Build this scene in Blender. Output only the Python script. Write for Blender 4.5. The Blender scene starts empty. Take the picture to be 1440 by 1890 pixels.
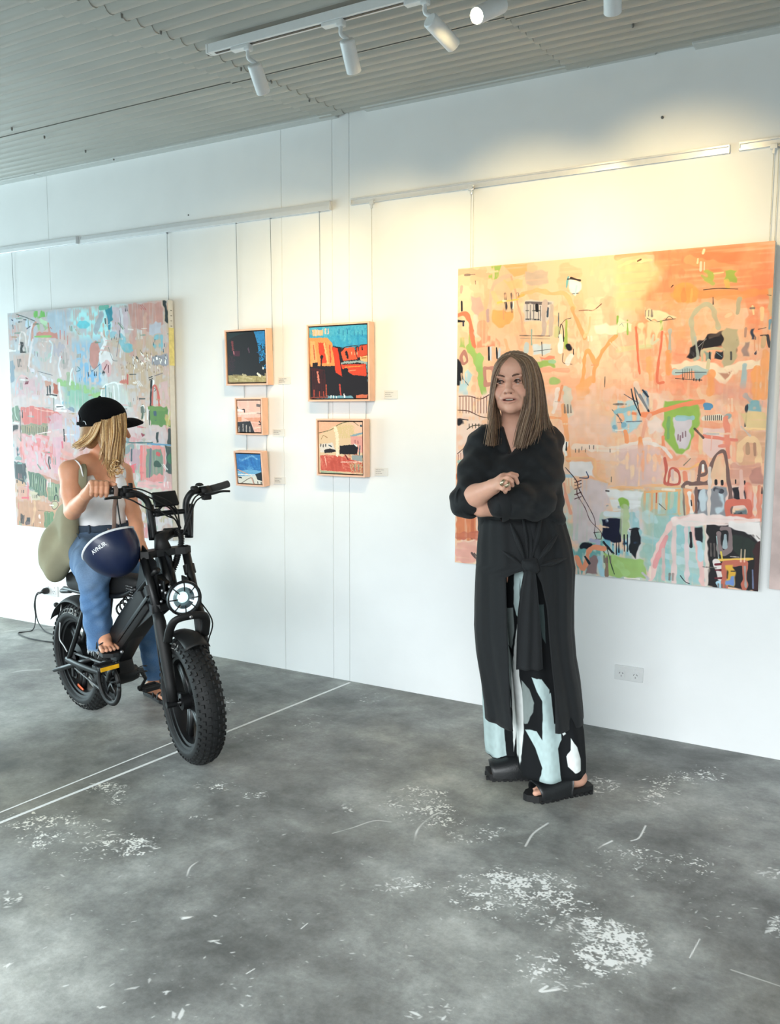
import bpy, bmesh, math, random
import numpy as np
from mathutils import Vector, Matrix, Euler

# ------------------------------------------------------------------ camera
YAW, PITCH, ROLL, FPX, CAMH = math.radians(30.3), math.radians(6.3), math.radians(0.19), 1627.0, 1.45
WALL_Y = 3.945
SC = bpy.context.scene
COL = SC.collection
cam_data = bpy.data.cameras.new('camera')
cam_data.sensor_fit = 'HORIZONTAL'; cam_data.sensor_width = 36.0; cam_data.lens = 36.0 * FPX / 1440.0
cam_data.clip_start = 0.05; cam_data.clip_end = 200
cam = bpy.data.objects.new('camera', cam_data); COL.objects.link(cam)
CAM_M = Matrix.Rotation(YAW, 4, 'Z') @ Matrix.Rotation(math.pi / 2 - PITCH, 4, 'X') @ Matrix.Rotation(ROLL, 4, 'Z')
CAM_M = Matrix.Translation((0, 0, CAMH)) @ CAM_M
cam.matrix_world = CAM_M
SC.camera = cam

# ------------------------------------------------------------------ daylight, lamps far from the frame, exposure
world = bpy.data.worlds.new('world'); SC.world = world; world.use_nodes = True
_n = world.node_tree.nodes; _l = world.node_tree.links; _n.clear()
_o = _n.new('ShaderNodeOutputWorld'); _b = _n.new('ShaderNodeBackground'); _g = _n.new('ShaderNodeValToRGB')
_t = _n.new('ShaderNodeTexCoord'); _s = _n.new('ShaderNodeSeparateXYZ')
_l.new(_t.outputs['Generated'], _s.inputs[0]); _l.new(_s.outputs['Z'], _g.inputs[0])
_m = _n.new('ShaderNodeMath'); _m.operation = 'MULTIPLY_ADD'; _m.inputs[1].default_value = 0.5; _m.inputs[2].default_value = 0.5
_l.new(_s.outputs['Z'], _m.inputs[0]); _l.new(_m.outputs[0], _g.inputs[0])
_e = _g.color_ramp.elements
_e[0].position = 0.44; _e[0].color = (0.33, 0.34, 0.33, 1)      # pavement and street outside
_e[1].position = 0.54; _e[1].color = (0.86, 0.96, 1.0, 1)       # pale bright sky
_l.new(_g.outputs[0], _b.inputs[0]); _b.inputs[1].default_value = 0.95
_l.new(_b.outputs[0], _o.inputs[0])

def area_light(name, loc, target, sx, sy, power, color):
    d = bpy.data.lights.new(name, 'AREA'); d.shape = 'RECTANGLE'; d.size = sx; d.size_y = sy
    d.energy = power; d.color = color
    o = bpy.data.objects.new(name, d); COL.objects.link(o); o.location = loc
    o.rotation_euler = (Vector(target) - Vector(loc)).to_track_quat('-Z', 'Y').to_euler()
    return o
# open sky high outside the shop front (an added header shades the upper wall), and the glazing round to the left
area_light('daylight_front', (0.5, -9.0, 5.2), (0.2, 4, 1.0), 11.0, 5.4, 1900, (0.93, 0.975, 1.0))
area_light('daylight_left', (-8.9, 1.0, 1.0), (0, 1.5, .5), 5.0, 1.9, 200, (0.70, 0.935, 1.0))
SC.view_settings.view_transform = 'Standard'; SC.view_settings.look = 'None'
SC.view_settings.gamma = 1.0; SC.view_settings.use_curve_mapping = False
SC.view_settings.exposure = 0.6
SC.cycles.max_bounces = 6; SC.cycles.diffuse_bounces = 4; SC.cycles.adaptive_threshold = 0.03; SC.cycles.glossy_bounces = 3
SC.cycles.use_denoising = True
SC.cycles.sample_clamp_indirect = 6.0

# ------------------------------------------------------------------ helpers: where a pixel's ray meets a real plane
def ray(px, py):
    return (CAM_M.to_3x3() @ Vector(((px - 720) / FPX, (945 - py) / FPX, -1))).normalized()
def at_plane(px, py, p0, n):
    d = ray(px, py); o = Vector((0, 0, CAMH)); n = Vector(n)
    return o + d * ((Vector(p0) - o).dot(n) / d.dot(n))
def at_floor(px, py, z=0.0): return at_plane(px, py, (0, 0, z), (0, 0, 1))
def at_wall(px, py, off=0.0): return at_plane(px, py, (0, WALL_Y - off, 0), (0, 1, 0))
FWD = Vector((-math.sin(YAW), math.cos(YAW), 0)); RIGHT = Vector((math.cos(YAW), math.sin(YAW), 0))
def at_depth(px, py, d): return at_plane(px, py, FWD * d, FWD)
def project(p):
    q = CAM_M.inverted() @ Vector(p)
    return (720 + FPX * q.x / -q.z, 945 - FPX * q.y / -q.z, -q.z)

# ------------------------------------------------------------------ helpers: objects
WORLD = {}
def thing(name, loc, label, cat, group=None):
    o = bpy.data.objects.new(name, None); COL.objects.link(o); o.location = loc
    o.empty_display_size = 0.05
    WORLD[o] = Vector(loc); o['label'] = label; o['category'] = cat
    if group: o['group'] = group
    return o
def tag(o, label, cat, group=None):
    o['label'] = label; o['category'] = cat
    if group: o['group'] = group
    return o
def ob(name, VF, mat, parent=None, smooth=True, label=None, kind=None, cols=None, uv=None, origin=None, auto=None):
    V, F = VF
    V = np.asarray(V, dtype=np.float64).reshape(-1, 3)
    org = Vector(((V.min(0) + V.max(0)) / 2).tolist()) if origin is None else Vector(origin)
    me = bpy.data.meshes.new(name)
    Vl = V - np.array(org)
    if isinstance(F, np.ndarray):
        nf, k = F.shape
        me.vertices.add(len(Vl)); me.vertices.foreach_set('co', Vl.astype(np.float32).ravel())
        me.loops.add(nf * k); me.loops.foreach_set('vertex_index', F.astype(np.int32).ravel())
        me.polygons.add(nf); me.polygons.foreach_set('loop_start', np.arange(0, nf * k, k, dtype=np.int32))
        me.update(calc_edges=True)
    else:
        me.from_pydata(Vl.tolist(), [], [tuple(f) for f in F])
    me.validate()
    if smooth:
        me.polygons.foreach_set('use_smooth', np.ones(len(me.polygons), dtype=bool))
        if auto is not None: me.set_sharp_from_angle(angle=math.radians(auto))
    if cols is not None:
        a = me.color_attributes.new('Col', 'FLOAT_COLOR', 'POINT')
        c = np.ones((len(V), 4), dtype=np.float32); c[:, :cols.shape[1]] = cols
        a.data.foreach_set('color', c.ravel())
    if uv is not None:
        l = me.uv_layers.new(name='UVMap')
        idx = np.empty(len(me.loops), dtype=np.int32); me.loops.foreach_get('vertex_index', idx)
        l.data.foreach_set('uv', np.asarray(uv, dtype=np.float32)[idx].ravel())
    if mat: me.materials.append(mat)
    o = bpy.data.objects.new(name, me); COL.objects.link(o)
    if parent is not None:
        o.parent = parent; o.location = org - WORLD[parent]
    else: o.location = org
    WORLD[o] = org
    if label: o['label'] = label
    if kind: o['kind'] = kind
    return o
def struct(name, VF, mat, parent=None, **k):
    return ob(name, VF, mat, parent, kind='structure' if parent is None else None, **k)

# ------------------------------------------------------------------ helpers: shapes as (verts, faces)
def join(*parts):
    V, F, n = [], [], 0
    for v, f in parts:
        v = np.asarray(v, float).reshape(-1, 3); V.append(v)
        F += [tuple(int(i) + n for i in q) for q in f]; n += len(v)
    return np.concatenate(V), F
def box(c, s, bev=0.0, R=None):
    c = np.array(c, float); h = np.array(s, float) / 2
    if bev <= 0:
        V = np.array([[x, y, z] for x in (-1, 1) for y in (-1, 1) for z in (-1, 1)]) * h
        F = [(0, 1, 3, 2), (4, 6, 7, 5), (0, 4, 5, 1), (2, 3, 7, 6), (0, 2, 6, 4), (1, 5, 7, 3)]
    else:
        bm = bmesh.new(); bmesh.ops.create_cube(bm, size=1)
        for v in bm.verts: v.co = Vector((v.co.x * s[0], v.co.y * s[1], v.co.z * s[2]))
        bmesh.ops.bevel(bm, geom=bm.edges[:], offset=min(bev, min(s) * 0.45), segments=2, affect='EDGES', profile=0.5)
        V = np.array([v.co[:] for v in bm.verts]); bm.verts.index_update()
        F = [tuple(v.index for v in f.verts) for f in bm.faces]; bm.free()
    if R is not None: V = V @ np.array(R).T
    return V + c, F
def cr(P, n=6, closed=False):
    P = [np.array(p, float) for p in P]
    if len(P) < 3: return np.array([P[0] + (P[-1] - P[0]) * t for t in np.linspace(0, 1, n + 1)])
    Q = [P[-1]] + P + [P[0], P[1]] if closed else [2 * P[0] - P[1]] + P + [2 * P[-1] - P[-2]]
    out = []
    for i in range(len(Q) - 3):
        a, b, c, d = Q[i:i + 4]
        for t in np.linspace(0, 1, n, endpoint=False):
            out.append(0.5 * ((2 * b) + (c - a) * t + (2 * a - 5 * b + 4 * c - d) * t * t + (3 * b - a - 3 * c + d) * t ** 3))
    if not closed: out.append(P[-1])
    return np.array(out)
def unit(v):
    v = np.asarray(v, float); return v / (np.linalg.norm(v) + 1e-12)
def frames(P, up=None):
    P = np.asarray(P, float); T = np.gradient(P, axis=0); T /= np.linalg.norm(T, axis=1)[:, None] + 1e-12
    u = np.array(up if up is not None else ((0, 0, 1) if abs(T[0][2]) < 0.9 else (1, 0, 0)), float)
    N = []; 
    for t in T:
        u = unit(u - t * u.dot(t)); N.append(u)
    N = np.array(N); return T, N, np.cross(T, N)
def tube(P, r, n=10, flat=1.0, up=None, closed=False, caps=True):
    """round or elliptical tube; r scalar or per-point; flat scales the second axis"""
    P = np.asarray(P, float); m = len(P); r = np.broadcast_to(np.asarray(r, float), (m,))
    T, N, B = frames(P, up)
    if closed:
        T = np.roll(P, -1, 0) - np.roll(P, 1, 0); T /= np.linalg.norm(T, axis=1)[:, None]
        u = np.array(up if up is not None else (0, 0, 1), float); N = np.array([unit(u - t * u.dot(t)) for t in T]); B = np.cross(T, N)
    a = np.linspace(0, 2 * math.pi, n, endpoint=False)
    V = P[:, None, :] + r[:, None, None] * (np.cos(a)[None, :, None] * N[:, None, :] + flat * np.sin(a)[None, :, None] * B[:, None, :])
    V = V.reshape(-1, 3); F = []
    for i in range(m if closed else m - 1):
        for j in range(n):
            i2 = (i + 1) % m
            F.append((i * n + j, i * n + (j + 1) % n, i2 * n + (j + 1) % n, i2 * n + j))
    if caps and not closed:
        F.append(tuple(range(n))[::-1]); F.append(tuple((m - 1) * n + j for j in range(n)))
    return V, F
def cyl(a, b, r, n=16, r2=None):
    return tube([a, b], [r, r if r2 is None else r2], n)
def lathe(prof, c, axis, n=32, up=None):
    """prof: list of (radius, distance along axis)"""
    ax = unit(axis); u = np.array(up if up is not None else ((0, 0, 1) if abs(ax[2]) < 0.9 else (1, 0, 0)), float)
    u = unit(u - ax * u.dot(ax)); w = np.cross(ax, u); c = np.array(c, float)
    a = np.linspace(0, 2 * math.pi, n, endpoint=False); V = []; F = []
    for r, h in prof:
        V.append(c + ax * h + r * (np.cos(a)[:, None] * u + np.sin(a)[:, None] * w))
    m = len(prof)
    for i in range(m - 1):
        for j in range(n): F.append((i * n + j, i * n + (j + 1) % n, (i + 1) * n + (j + 1) % n, (i + 1) * n + j))
    return np.concatenate(V), F
def disc(c, axis, r, n=32): 
    V, F = lathe([(r, 0)], c, axis, n); return V, [tuple(range(n))]
def grid(P):
    """P: (m,n,3) sheet"""
    m, n = P.shape[:2]; i, j = np.meshgrid(np.arange(m - 1), np.arange(n - 1), indexing='ij'); a = (i * n + j).ravel()
    return P.reshape(-1, 3), np.stack([a, a + 1, a + n + 1, a + n], 1)
def poly_prism(P2, c, u, v, w, t):
    """extruded polygon: 2D points in the u, v plane, thickness t along w, centred"""
    u, v, w, c = map(lambda k: np.array(k, float), (u, v, w, c)); n = len(P2)
    A = np.array([c + u * p[0] + v * p[1] - w * t / 2 for p in P2]); B = A + w * t
    F = [tuple(range(n))[::-1], tuple(range(n, 2 * n))] + [(i, (i + 1) % n, n + (i + 1) % n, n + i) for i in range(n)]
    return np.concatenate([A, B]), F

# ------------------------------------------------------------------ helpers: materials
def srgb(r, g, b):
    f = lambda c: (c / 255 / 12.92) if c / 255 <= 0.04045 else ((c / 255 + 0.055) / 1.055) ** 2.4
    return (f(r), f(g), f(b))
def nodes(m):
    m.use_nodes = True; nt = m.node_tree; return nt.nodes, nt.links, nt.nodes['Principled BSDF']
def mat(name, rgb, rough=0.5, metal=0.0, var=0.12, scale=40.0, bump=0.0, bscale=300.0, spec=0.5, emit=None, estr=0.0, coat=0.0, sheen=0.0, sss=0.0, attr=False, trans=0.0):
    m = bpy.data.materials.new(name); N, L, P = nodes(m)
    col = srgb(*rgb)
    tc = N.new('ShaderNodeTexCoord'); nz = N.new('ShaderNodeTexNoise'); nz.inputs['Scale'].default_value = scale; nz.inputs['Detail'].default_value = 4
    L.new(tc.outputs['Object'], nz.inputs['Vector'])
    mx = N.new('ShaderNodeMix'); mx.data_type = 'RGBA'; mx.blend_type = 'MULTIPLY'; mx.inputs['Factor'].default_value = 1.0
    mr = N.new('ShaderNodeMapRange'); mr.inputs['To Min'].default_value = 1 - var; mr.inputs['To Max'].default_value = 1 + var
    mr.inputs['From Min'].default_value = 0.3; mr.inputs['From Max'].default_value = 0.7
    L.new(nz.outputs['Fac'], mr.inputs['Value']); L.new(mr.outputs[0], mx.inputs['B'])
    if attr:
        at = N.new('ShaderNodeAttribute'); at.attribute_name = 'Col'; L.new(at.outputs['Color'], mx.inputs['A'])
    else: mx.inputs['A'].default_value = (*col, 1)
    L.new(mx.outputs['Result'], P.inputs['Base Color'])
    P.inputs['Roughness'].default_value = rough; P.inputs['Metallic'].default_value = metal
    P.inputs['Specular IOR Level'].default_value = spec
    P.inputs['Coat Weight'].default_value = coat; P.inputs['Sheen Weight'].default_value = sheen
    if trans: P.inputs['Transmission Weight'].default_value = trans
    if sss:
        P.inputs['Subsurface Weight'].default_value = sss; P.inputs['Subsurface Radius'].default_value = (1.0, 0.35, 0.2); P.inputs['Subsurface Scale'].default_value = 0.008
    if emit: P.inputs['Emission Color'].default_value = (*srgb(*emit), 1); P.inputs['Emission Strength'].default_value = estr
    if bump:
        n2 = N.new('ShaderNodeTexNoise'); n2.inputs['Scale'].default_value = bscale; n2.inputs['Detail'].default_value = 3
        L.new(tc.outputs['Object'], n2.inputs['Vector'])
        bp = N.new('ShaderNodeBump'); bp.inputs['Strength'].default_value = bump; bp.inputs['Distance'].default_value = 0.002
        L.new(n2.outputs['Fac'], bp.inputs['Height']); L.new(bp.outputs[0], P.inputs['Normal'])
    return m
def image_mat(name, arr, rough=0.6, bump=0.0):
    """arr (h,w,3) in sRGB 0..1, row 0 at the bottom: a picture painted by this script"""
    h, w = arr.shape[:2]; im = bpy.data.images.new(name, w, h, alpha=False)
    a = np.ones((h, w, 4), dtype=np.float32); a[..., :3] = arr; im.pixels.foreach_set(a.ravel()); im.update(); im.pack()
    m = bpy.data.materials.new(name); N, L, P = nodes(m)
    t = N.new('ShaderNodeTexImage'); t.image = im; t.extension = 'EXTEND'
    L.new(t.outputs['Color'], P.inputs['Base Color']); P.inputs['Roughness'].default_value = rough; P.inputs['Specular IOR Level'].default_value = 0.3
    if bump:
        b = N.new('ShaderNodeBump'); b.inputs['Strength'].default_value = bump; b.inputs['Distance'].default_value = 0.004
        L.new(t.outputs['Color'], b.inputs['Height']); L.new(b.outputs[0], P.inputs['Normal'])
    return m

# ------------------------------------------------------------------ helper: a canvas the script paints on (numpy)
class Paint:
    def __init__(s, w, h, base, seed=1):
        s.w, s.h = w, h; s.a = np.ones((h, w, 3), np.float32) * np.array(base, np.float32) / 255
        s.rng = np.random.RandomState(seed)
        s.n1 = s.noise(12, 12); s.n2 = s.noise(60, 60); s.nv = s.noise(160, 10); s.nh = s.noise(10, 160)
    def noise(s, fx, fy):
        g = s.rng.rand(fy + 2, fx + 2).astype(np.float32)
        y = np.linspace(0, fy, s.h); x = np.linspace(0, fx, s.w); yi = y.astype(int); xi = x.astype(int)
        fy_ = (y - yi)[:, None]; fx_ = (x - xi)[None]; fy_ = fy_ * fy_ * (3 - 2 * fy_); fx_ = fx_ * fx_ * (3 - 2 * fx_)
        g00 = g[yi][:, xi]; g01 = g[yi][:, xi + 1]; g10 = g[yi + 1][:, xi]; g11 = g[yi + 1][:, xi + 1]
        return (g00 * (1 - fx_) + g01 * fx_) * (1 - fy_) + (g10 * (1 - fx_) + g11 * fx_) * fy_
    def _box(s, xs, ys, m):
        x0 = int(max(0, (min(xs) - m) * s.w)); x1 = int(min(s.w, (max(xs) + m) * s.w + 2))
        y0 = int(max(0, (min(ys) - m) * s.h)); y1 = int(min(s.h, (max(ys) + m) * s.h + 2))
        if x1 <= x0 or y1 <= y0: return None
        Y, X = np.mgrid[y0:y1, x0:x1].astype(np.float32)
        return slice(y0, y1), slice(x0, x1), (X + .5) / s.w, (Y + .5) / s.h
    def _mix(s, b, cov, col, alpha, br):
        sl = (b[0], b[1])
        if br == 'v': cov = cov * np.clip(0.35 + 1.5 * s.nv[sl], 0, 1)
        elif br == 'h': cov = cov * np.clip(0.35 + 1.5 * s.nh[sl], 0, 1)
        elif br == 'd': cov = cov * np.clip((s.n2[sl] * .6 + s.nv[sl] * .4 - .36) * 6, 0, 1)
        cov = (cov * alpha)[..., None]
        c = np.array(col, np.float32) / 255 * (0.97 + 0.06 * s.n2[sl][..., None])
        s.a[sl] = s.a[sl] * (1 - cov) + c * cov
    def line(s, pts, wd, col, alpha=1.0, br='', smooth=True, soft=None):
        """wd in canvas heights; pts in 0..1 with y down"""
        P = cr([(x, y, 0) for x, y in pts], 5)[:, :2] if smooth and len(pts) > 2 else np.array(pts, float)
        b = s._box(P[:, 0], P[:, 1], wd)
        if b is None: return
        X, Y = b[2], b[3]; asp = s.w / s.h; d = np.full(X.shape, 9.0, np.float32)
        wob = (s.n2[b[0], b[1]] - .5) * wd * .5
        for (x0, y0), (x1, y1) in zip(P[:-1], P[1:]):
            dx, dy = (x1 - x0) * asp, y1 - y0; px, py = (X - x0) * asp, Y - y0
            t = np.clip((px * dx + py * dy) / (dx * dx + dy * dy + 1e-9), 0, 1)
            d = np.minimum(d, np.hypot(px - t * dx, py - t * dy))
        e = max(1.0 / s.h, wd * .12 if soft is None else soft)
        s._mix(b, np.clip((wd / 2 + wob - d) / e + .5, 0, 1), col, alpha, br)
    def poly(s, pts, col, alpha=1.0, br='', soft=0.004, wob=0.012):
        P = np.array(pts, float); b = s._box(P[:, 0], P[:, 1], wob + soft)
        if b is None: return
        X, Y = b[2], b[3]; asp = s.w / s.h
        X = X + (s.n1[b[0], b[1]] - .5) * wob + (s.n2[b[0], b[1]] - .5) * wob; Y = Y + (s.n2[b[0], b[1]] - .5) * wob
        ins = np.zeros(X.shape, bool); d = np.full(X.shape, 9.0, np.float32)
        for (x0, y0), (x1, y1) in zip(P, np.roll(P, -1, 0)):
            c = (y0 > Y) != (y1 > Y); ins ^= c & (X < (x1 - x0) * (Y - y0) / (y1 - y0 + 1e-12) + x0)
            dx, dy = (x1 - x0) * asp, y1 - y0; px, py = (X - x0) * asp, Y - y0
            t = np.clip((px * dx + py * dy) / (dx * dx + dy * dy + 1e-9), 0, 1); d = np.minimum(d, np.hypot(px - t * dx, py - t * dy))
        sd = np.where(ins, d, -d)
        s._mix(b, np.clip(sd / max(soft, 1 / s.h) + .5, 0, 1), col, alpha, br)
    def rect(s, x0, y0, x1, y1, col, alpha=1.0, br='', **k): s.poly([(x0, y0), (x1, y0), (x1, y1), (x0, y1)], col, alpha, br, **k)
    def blob(s, x, y, rx, ry, col, alpha=1.0, br='', **k):
        a = np.linspace(0, 6.283, 17)[:-1]; s.poly([(x + rx * math.cos(t), y + ry * math.sin(t)) for t in a], col, alpha, br, **k)
    def out(s, g=1.0): return np.clip(s.a[::-1], 0, 1) ** g
# ================================================================== the room
W = WALL_Y; CEIL_Z = 2.975; SLOPE = 0.059
def ceil_z(y): return CEIL_Z + SLOPE * (y - W)
X0, X1, Y0 = -9.0, 3.6, -1.8

def floor_material():
    """bare power-floated concrete: mottled grey, with white paint and render flakes painted on at the places the photo shows"""
    w, h = 2900, 1400; rng = np.random.RandomState(5)
    fx0, fx1, fy0, fy1 = -6.2, 0.9, 0.6, 4.0
    P = Paint(w, h, (0, 0, 0), 7)
    def uvp(p): return ((p[0] - fx0) / (fx1 - fx0), 1 - (p[1] - fy0) / (fy1 - fy0))
    nzA = P.noise(1300, 630); nzB = P.noise(330, 160); nzC = P.noise(90, 44); NZ = .45 * nzA + .35 * nzB + .20 * nzC
    yy, xx = np.mgrid[0:h, 0:w]; WX = fx0 + (fx1 - fx0) * (xx + .5) / w; WY = fy1 - (fy1 - fy0) * (yy + .5) / h
    def patch(px, py, rx, ry, thr=.60):
        q = at_floor(px, py); a = at_floor(px + rx, py) - q; b = at_floor(px, py + ry) - q; det = a.x * b.y - a.y * b.x
        r = max(a.length, b.length) * 1.1; sl = (slice(max(0, int((fy1 - q.y - r) / (fy1 - fy0) * h)), max(0, int((fy1 - q.y + r) / (fy1 - fy0) * h))), slice(max(0, int((q.x - r - fx0) / (fx1 - fx0) * w)), max(0, int((q.x + r - fx0) / (fx1 - fx0) * w))))
        dx, dy = WX[sl] - q.x, WY[sl] - q.y; u = (dx * b.y - dy * b.x) / det; v = (dy * a.x - dx * a.y) / det
        fall = np.clip(1 - np.sqrt(u * u + v * v), 0, 1); m = np.clip((NZ[sl] - (thr - .20 * np.minimum(fall * 1.6, 1))) * 14, 0, 1) * (fall > 0) * np.clip(fall * 6, 0, 1)
        P.a[sl] = np.maximum(P.a[sl], m[..., None])
    def flakes(px, py, rx, ry, n, size=0.012, ang=0.0, alpha=0.85, along=None):
        if n >= 50 and rx < 300: patch(px, py, rx * 1.35, ry * 1.35, .88 - .00065 * min(n, 330))
        for _ in range(int(n * (.45 if n >= 50 and rx < 300 else .9))):
            r = math.sqrt(rng.rand()); t = rng.rand() * 6.283
            q = at_floor(px + rx * r * math.cos(t) + (rng.rand() - .5) * 6, py + ry * r * math.sin(t))
            u, v = uvp(q); s = size * .5 * (0.25 + rng.rand() ** 2 * 1.5); a = ang + rng.normal() * .7
            k = rng.randint(4, 7); pts = []
            for i in range(k):
                b = 6.283 * i / k + rng.rand() * .6; rr = s * (.4 + .6 * rng.rand())
                dx, dy = rr * math.cos(b) * 1.6, rr * math.sin(b) * .5
                pts.append((u + (dx * math.cos(a) - dy * math.sin(a)) / (fx1 - fx0), v - (dx * math.sin(a) + dy * math.cos(a)) / (fy1 - fy0)))
            P.poly(pts, (255, 255, 255), alpha * (.45 + .55 * rng.rand()), soft=.0006, wob=.0012)
    def mark(pts, wd, alpha=.8, br='d'):
        P.line([uvp(at_floor(*p)) for p in pts], wd * .45 / (fy1 - fy0), (255, 255, 255), alpha, br)
    YR = YAW
    flakes(1130, 1750, 62, 44, 330, .017, YR - .75, .9); flakes(1090, 1712, 62, 20, 200, .015, YR - .6, .9); flakes(1040, 1706, 60, 16, 110, .011, YR)
    flakes(960, 1640, 95, 40, 260, .013, YR); flakes(880, 1650, 60, 45, 110, .011, YR); flakes(1000, 1680, 110, 24, 120, .011, YR)
    flakes(1010, 1815, 80, 16, 40, .016, YR); flakes(1000, 1780, 70, 30, 60, .013, YR - .3)
    flakes(800, 1505, 55, 28, 120, .012, YR); flakes(745, 1490, 45, 22, 100, .012, YR); flakes(880, 1540, 60, 20, 60, .012, YR)
    flakes(770, 1465, 60, 14, 90, .012, YR); flakes(760, 1630, 45, 14, 90, .016, YR); flakes(735, 1640, 40, 14, 50, .012, YR)
    flakes(1110, 1450, 36, 16, 120, .018, YR); flakes(1210, 1466, 50, 18, 80, .015, YR); flakes(1300, 1430, 60, 20, 50, .012, YR); flakes(1225, 1440, 45, 10, 50, .012, YR)
    flakes(1425, 1612, 26, 10, 50, .024, YR); flakes(1432, 1710, 18, 20, 50, .024, YR); flakes(1160, 1575, 60, 16, 50, .012, YR); flakes(1130, 1590, 60, 35, 40, .01, YR)
    flakes(1250, 1600, 80, 30, 60, .010, YR); flakes(1320, 1680, 80, 40, 30, .010, YR)
    flakes(200, 1455, 42, 12, 120, .013, YR); flakes(215, 1475, 20, 16, 60, .012, YR); flakes(230, 1560, 70, 20, 110, .012, YR)
    flakes(270, 1560, 30, 10, 80, .016, YR); flakes(180, 1560, 50, 30, 80, .012, YR); flakes(400, 1450, 45, 10, 60, .011, YR); flakes(470, 1467, 30, 8, 50, .011, YR)
    flakes(20, 1660, 20, 16, 50, .014, YR); flakes(100, 1530, 90, 40, 60, .013, YR); flakes(640, 1490, 10, 10, 30, .013, YR); flakes(370, 1510, 20, 6, 20, .012, YR)
    flakes(420, 1300, 14, 12, 30, .015, YR); flakes(680, 1290, 30, 12, 26, .014, YR); flakes(570, 1330, 50, 12, 40, .011, YR); flakes(480, 1360, 60, 12, 30, .010, YR)
    flakes(720, 1500, 700, 360, 420, .008, YR, .55); flakes(350, 1650, 350, 240, 130, .010, YR, .8); flakes(1000, 1600, 440, 280, 160, .010, YR, .6)
    flakes(800, 1870, 60, 16, 30, .014, YR); flakes(330, 1845, 160, 40, 16, .018, YR)
    for p in [(10, 1780), (300, 1830), (180, 1858), (325, 1870), (135, 1508), (80, 1514), (205, 1514), (400, 1736), (345, 1693), (82, 1636)]:
        flakes(p[0], p[1], 8, 3, 4, .022, YR, 1.0)
    mark([(614, 1538), (650, 1528), (690, 1515), (722, 1517)], .010, .5); mark([(765, 1558), (772, 1530), (800, 1505), (840, 1490)], .018)
    mark([(970, 1562), (985, 1538), (1012, 1519)], .016); mark([(1088, 1615), (1092, 1590), (1105, 1566), (1130, 1552)], .013, 1.0); mark([(1165, 1552), (1180, 1546), (1192, 1524)], .011, .9)
    mark([(1273, 1768), (1292, 1733)], .005, 1, ''); mark([(1350, 1790), (1440, 1820)], .008, .5)
    mark([(556, 1714), (568, 1704)], .007, 1, ''); mark([(455, 1797), (470, 1788)], .006, 1, ''); mark([(345, 1617), (352, 1600), (372, 1586)], .012)
    mark([(1010, 1820), (1000, 1830), (1060, 1822), (1072, 1826)], .020, 1); mark([(10, 1165), (60, 1160), (110, 1158)], .03, .35)
    mark([(0, 1246), (40, 1238), (75, 1236)], .03, .35)
    arr = P.out()
    m = bpy.data.materials.new('concrete_floor'); N, L, B = nodes(m)
    im = bpy.data.images.new('floor_flakes', w, h, alpha=False); im.colorspace_settings.name = 'Non-Color'
    a = np.ones((h, w, 4), dtype=np.float32); a[..., :3] = arr; im.pixels.foreach_set(a.ravel()); im.update(); im.pack()
    geo = N.new('ShaderNodeNewGeometry'); mp = N.new('ShaderNodeMapping'); mp.vector_type = 'POINT'
    mp.inputs['Scale'].default_value = (1 / (fx1 - fx0), 1 / (fy1 - fy0), 1); mp.inputs['Location'].default_value = (-fx0 / (fx1 - fx0), -fy0 / (fy1 - fy0), 0)
    L.new(geo.outputs['Position'], mp.inputs[0])
    ti = N.new('ShaderNodeTexImage'); ti.image = im; ti.extension = 'CLIP'; L.new(mp.outputs[0], ti.inputs[0])
    def noise(scale, detail, rough=.55, dist=0.0):
        n = N.new('ShaderNodeTexNoise'); n.inputs['Scale'].default_value = scale; n.inputs['Detail'].default_value = detail
        n.inputs['Roughness'].default_value = rough; n.inputs['Distortion'].default_value = dist; L.new(geo.outputs['Position'], n.inputs['Vector']); return n
    def ramp(src, stops):
        r = N.new('ShaderNodeValToRGB'); L.new(src, r.inputs[0]); e = r.color_ramp.elements
        while len(e) < len(stops): e.new(0.5)
        for k, (p, c) in zip(e, stops): k.position = p; k.color = (*srgb(*c), 1)
        return r
    big = noise(1.2, 7, .62, .15); base = ramp(big.outputs['Fac'], [(.34, (84, 86, 85)), (.46, (128, 130, 129)), (.56, (156, 159, 157)), (.68, (188, 191, 188))])
    mid = noise(3.4, 12, .74, .12); mr = ramp(mid.outputs['Fac'], [(.34, (120, 120, 118)), (.5, (180, 180, 178)), (.66, (232, 232, 230))])
    fin = noise(60, 6, .7); fr = ramp(fin.outputs['Fac'], [(.3, (165, 165, 165)), (.7, (210, 210, 210))])
    def mix(a, b, mode, f=1.0):
        x = N.new('ShaderNodeMix'); x.data_type = 'RGBA'; x.blend_type = mode; x.inputs['Factor'].default_value = f
        L.new(a, x.inputs['A']); L.new(b, x.inputs['B']); return x
    c1 = mix(base.outputs[0], mr.outputs[0], 'OVERLAY', .62); c2 = mix(c1.outputs['Result'], fr.outputs[0], 'OVERLAY', .5)
    fl = N.new('ShaderNodeMix'); fl.data_type = 'RGBA'; L.new(ti.outputs['Color'], fl.inputs['Factor']); L.new(c2.outputs['Result'], fl.inputs['A']); fl.inputs['B'].default_value = (*srgb(250, 252, 250), 1)
    # brownish wear
    wn = noise(0.8, 3, .5); wr = ramp(wn.outputs['Fac'], [(.5, (255, 255, 255)), (.72, (236, 228, 212))])
    c3 = mix(fl.outputs['Result'], wr.outputs[0], 'MULTIPLY', 1.0)
    L.new(c3.outputs['Result'], B.inputs['Base Color'])
    rr = N.new('ShaderNodeMapRange'); rr.inputs['To Min'].default_value = .34; rr.inputs['To Max'].default_value = .66; L.new(mid.outputs['Fac'], rr.inputs['Value'])
    L.new(rr.outputs[0], B.inputs['Roughness'])
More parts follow.
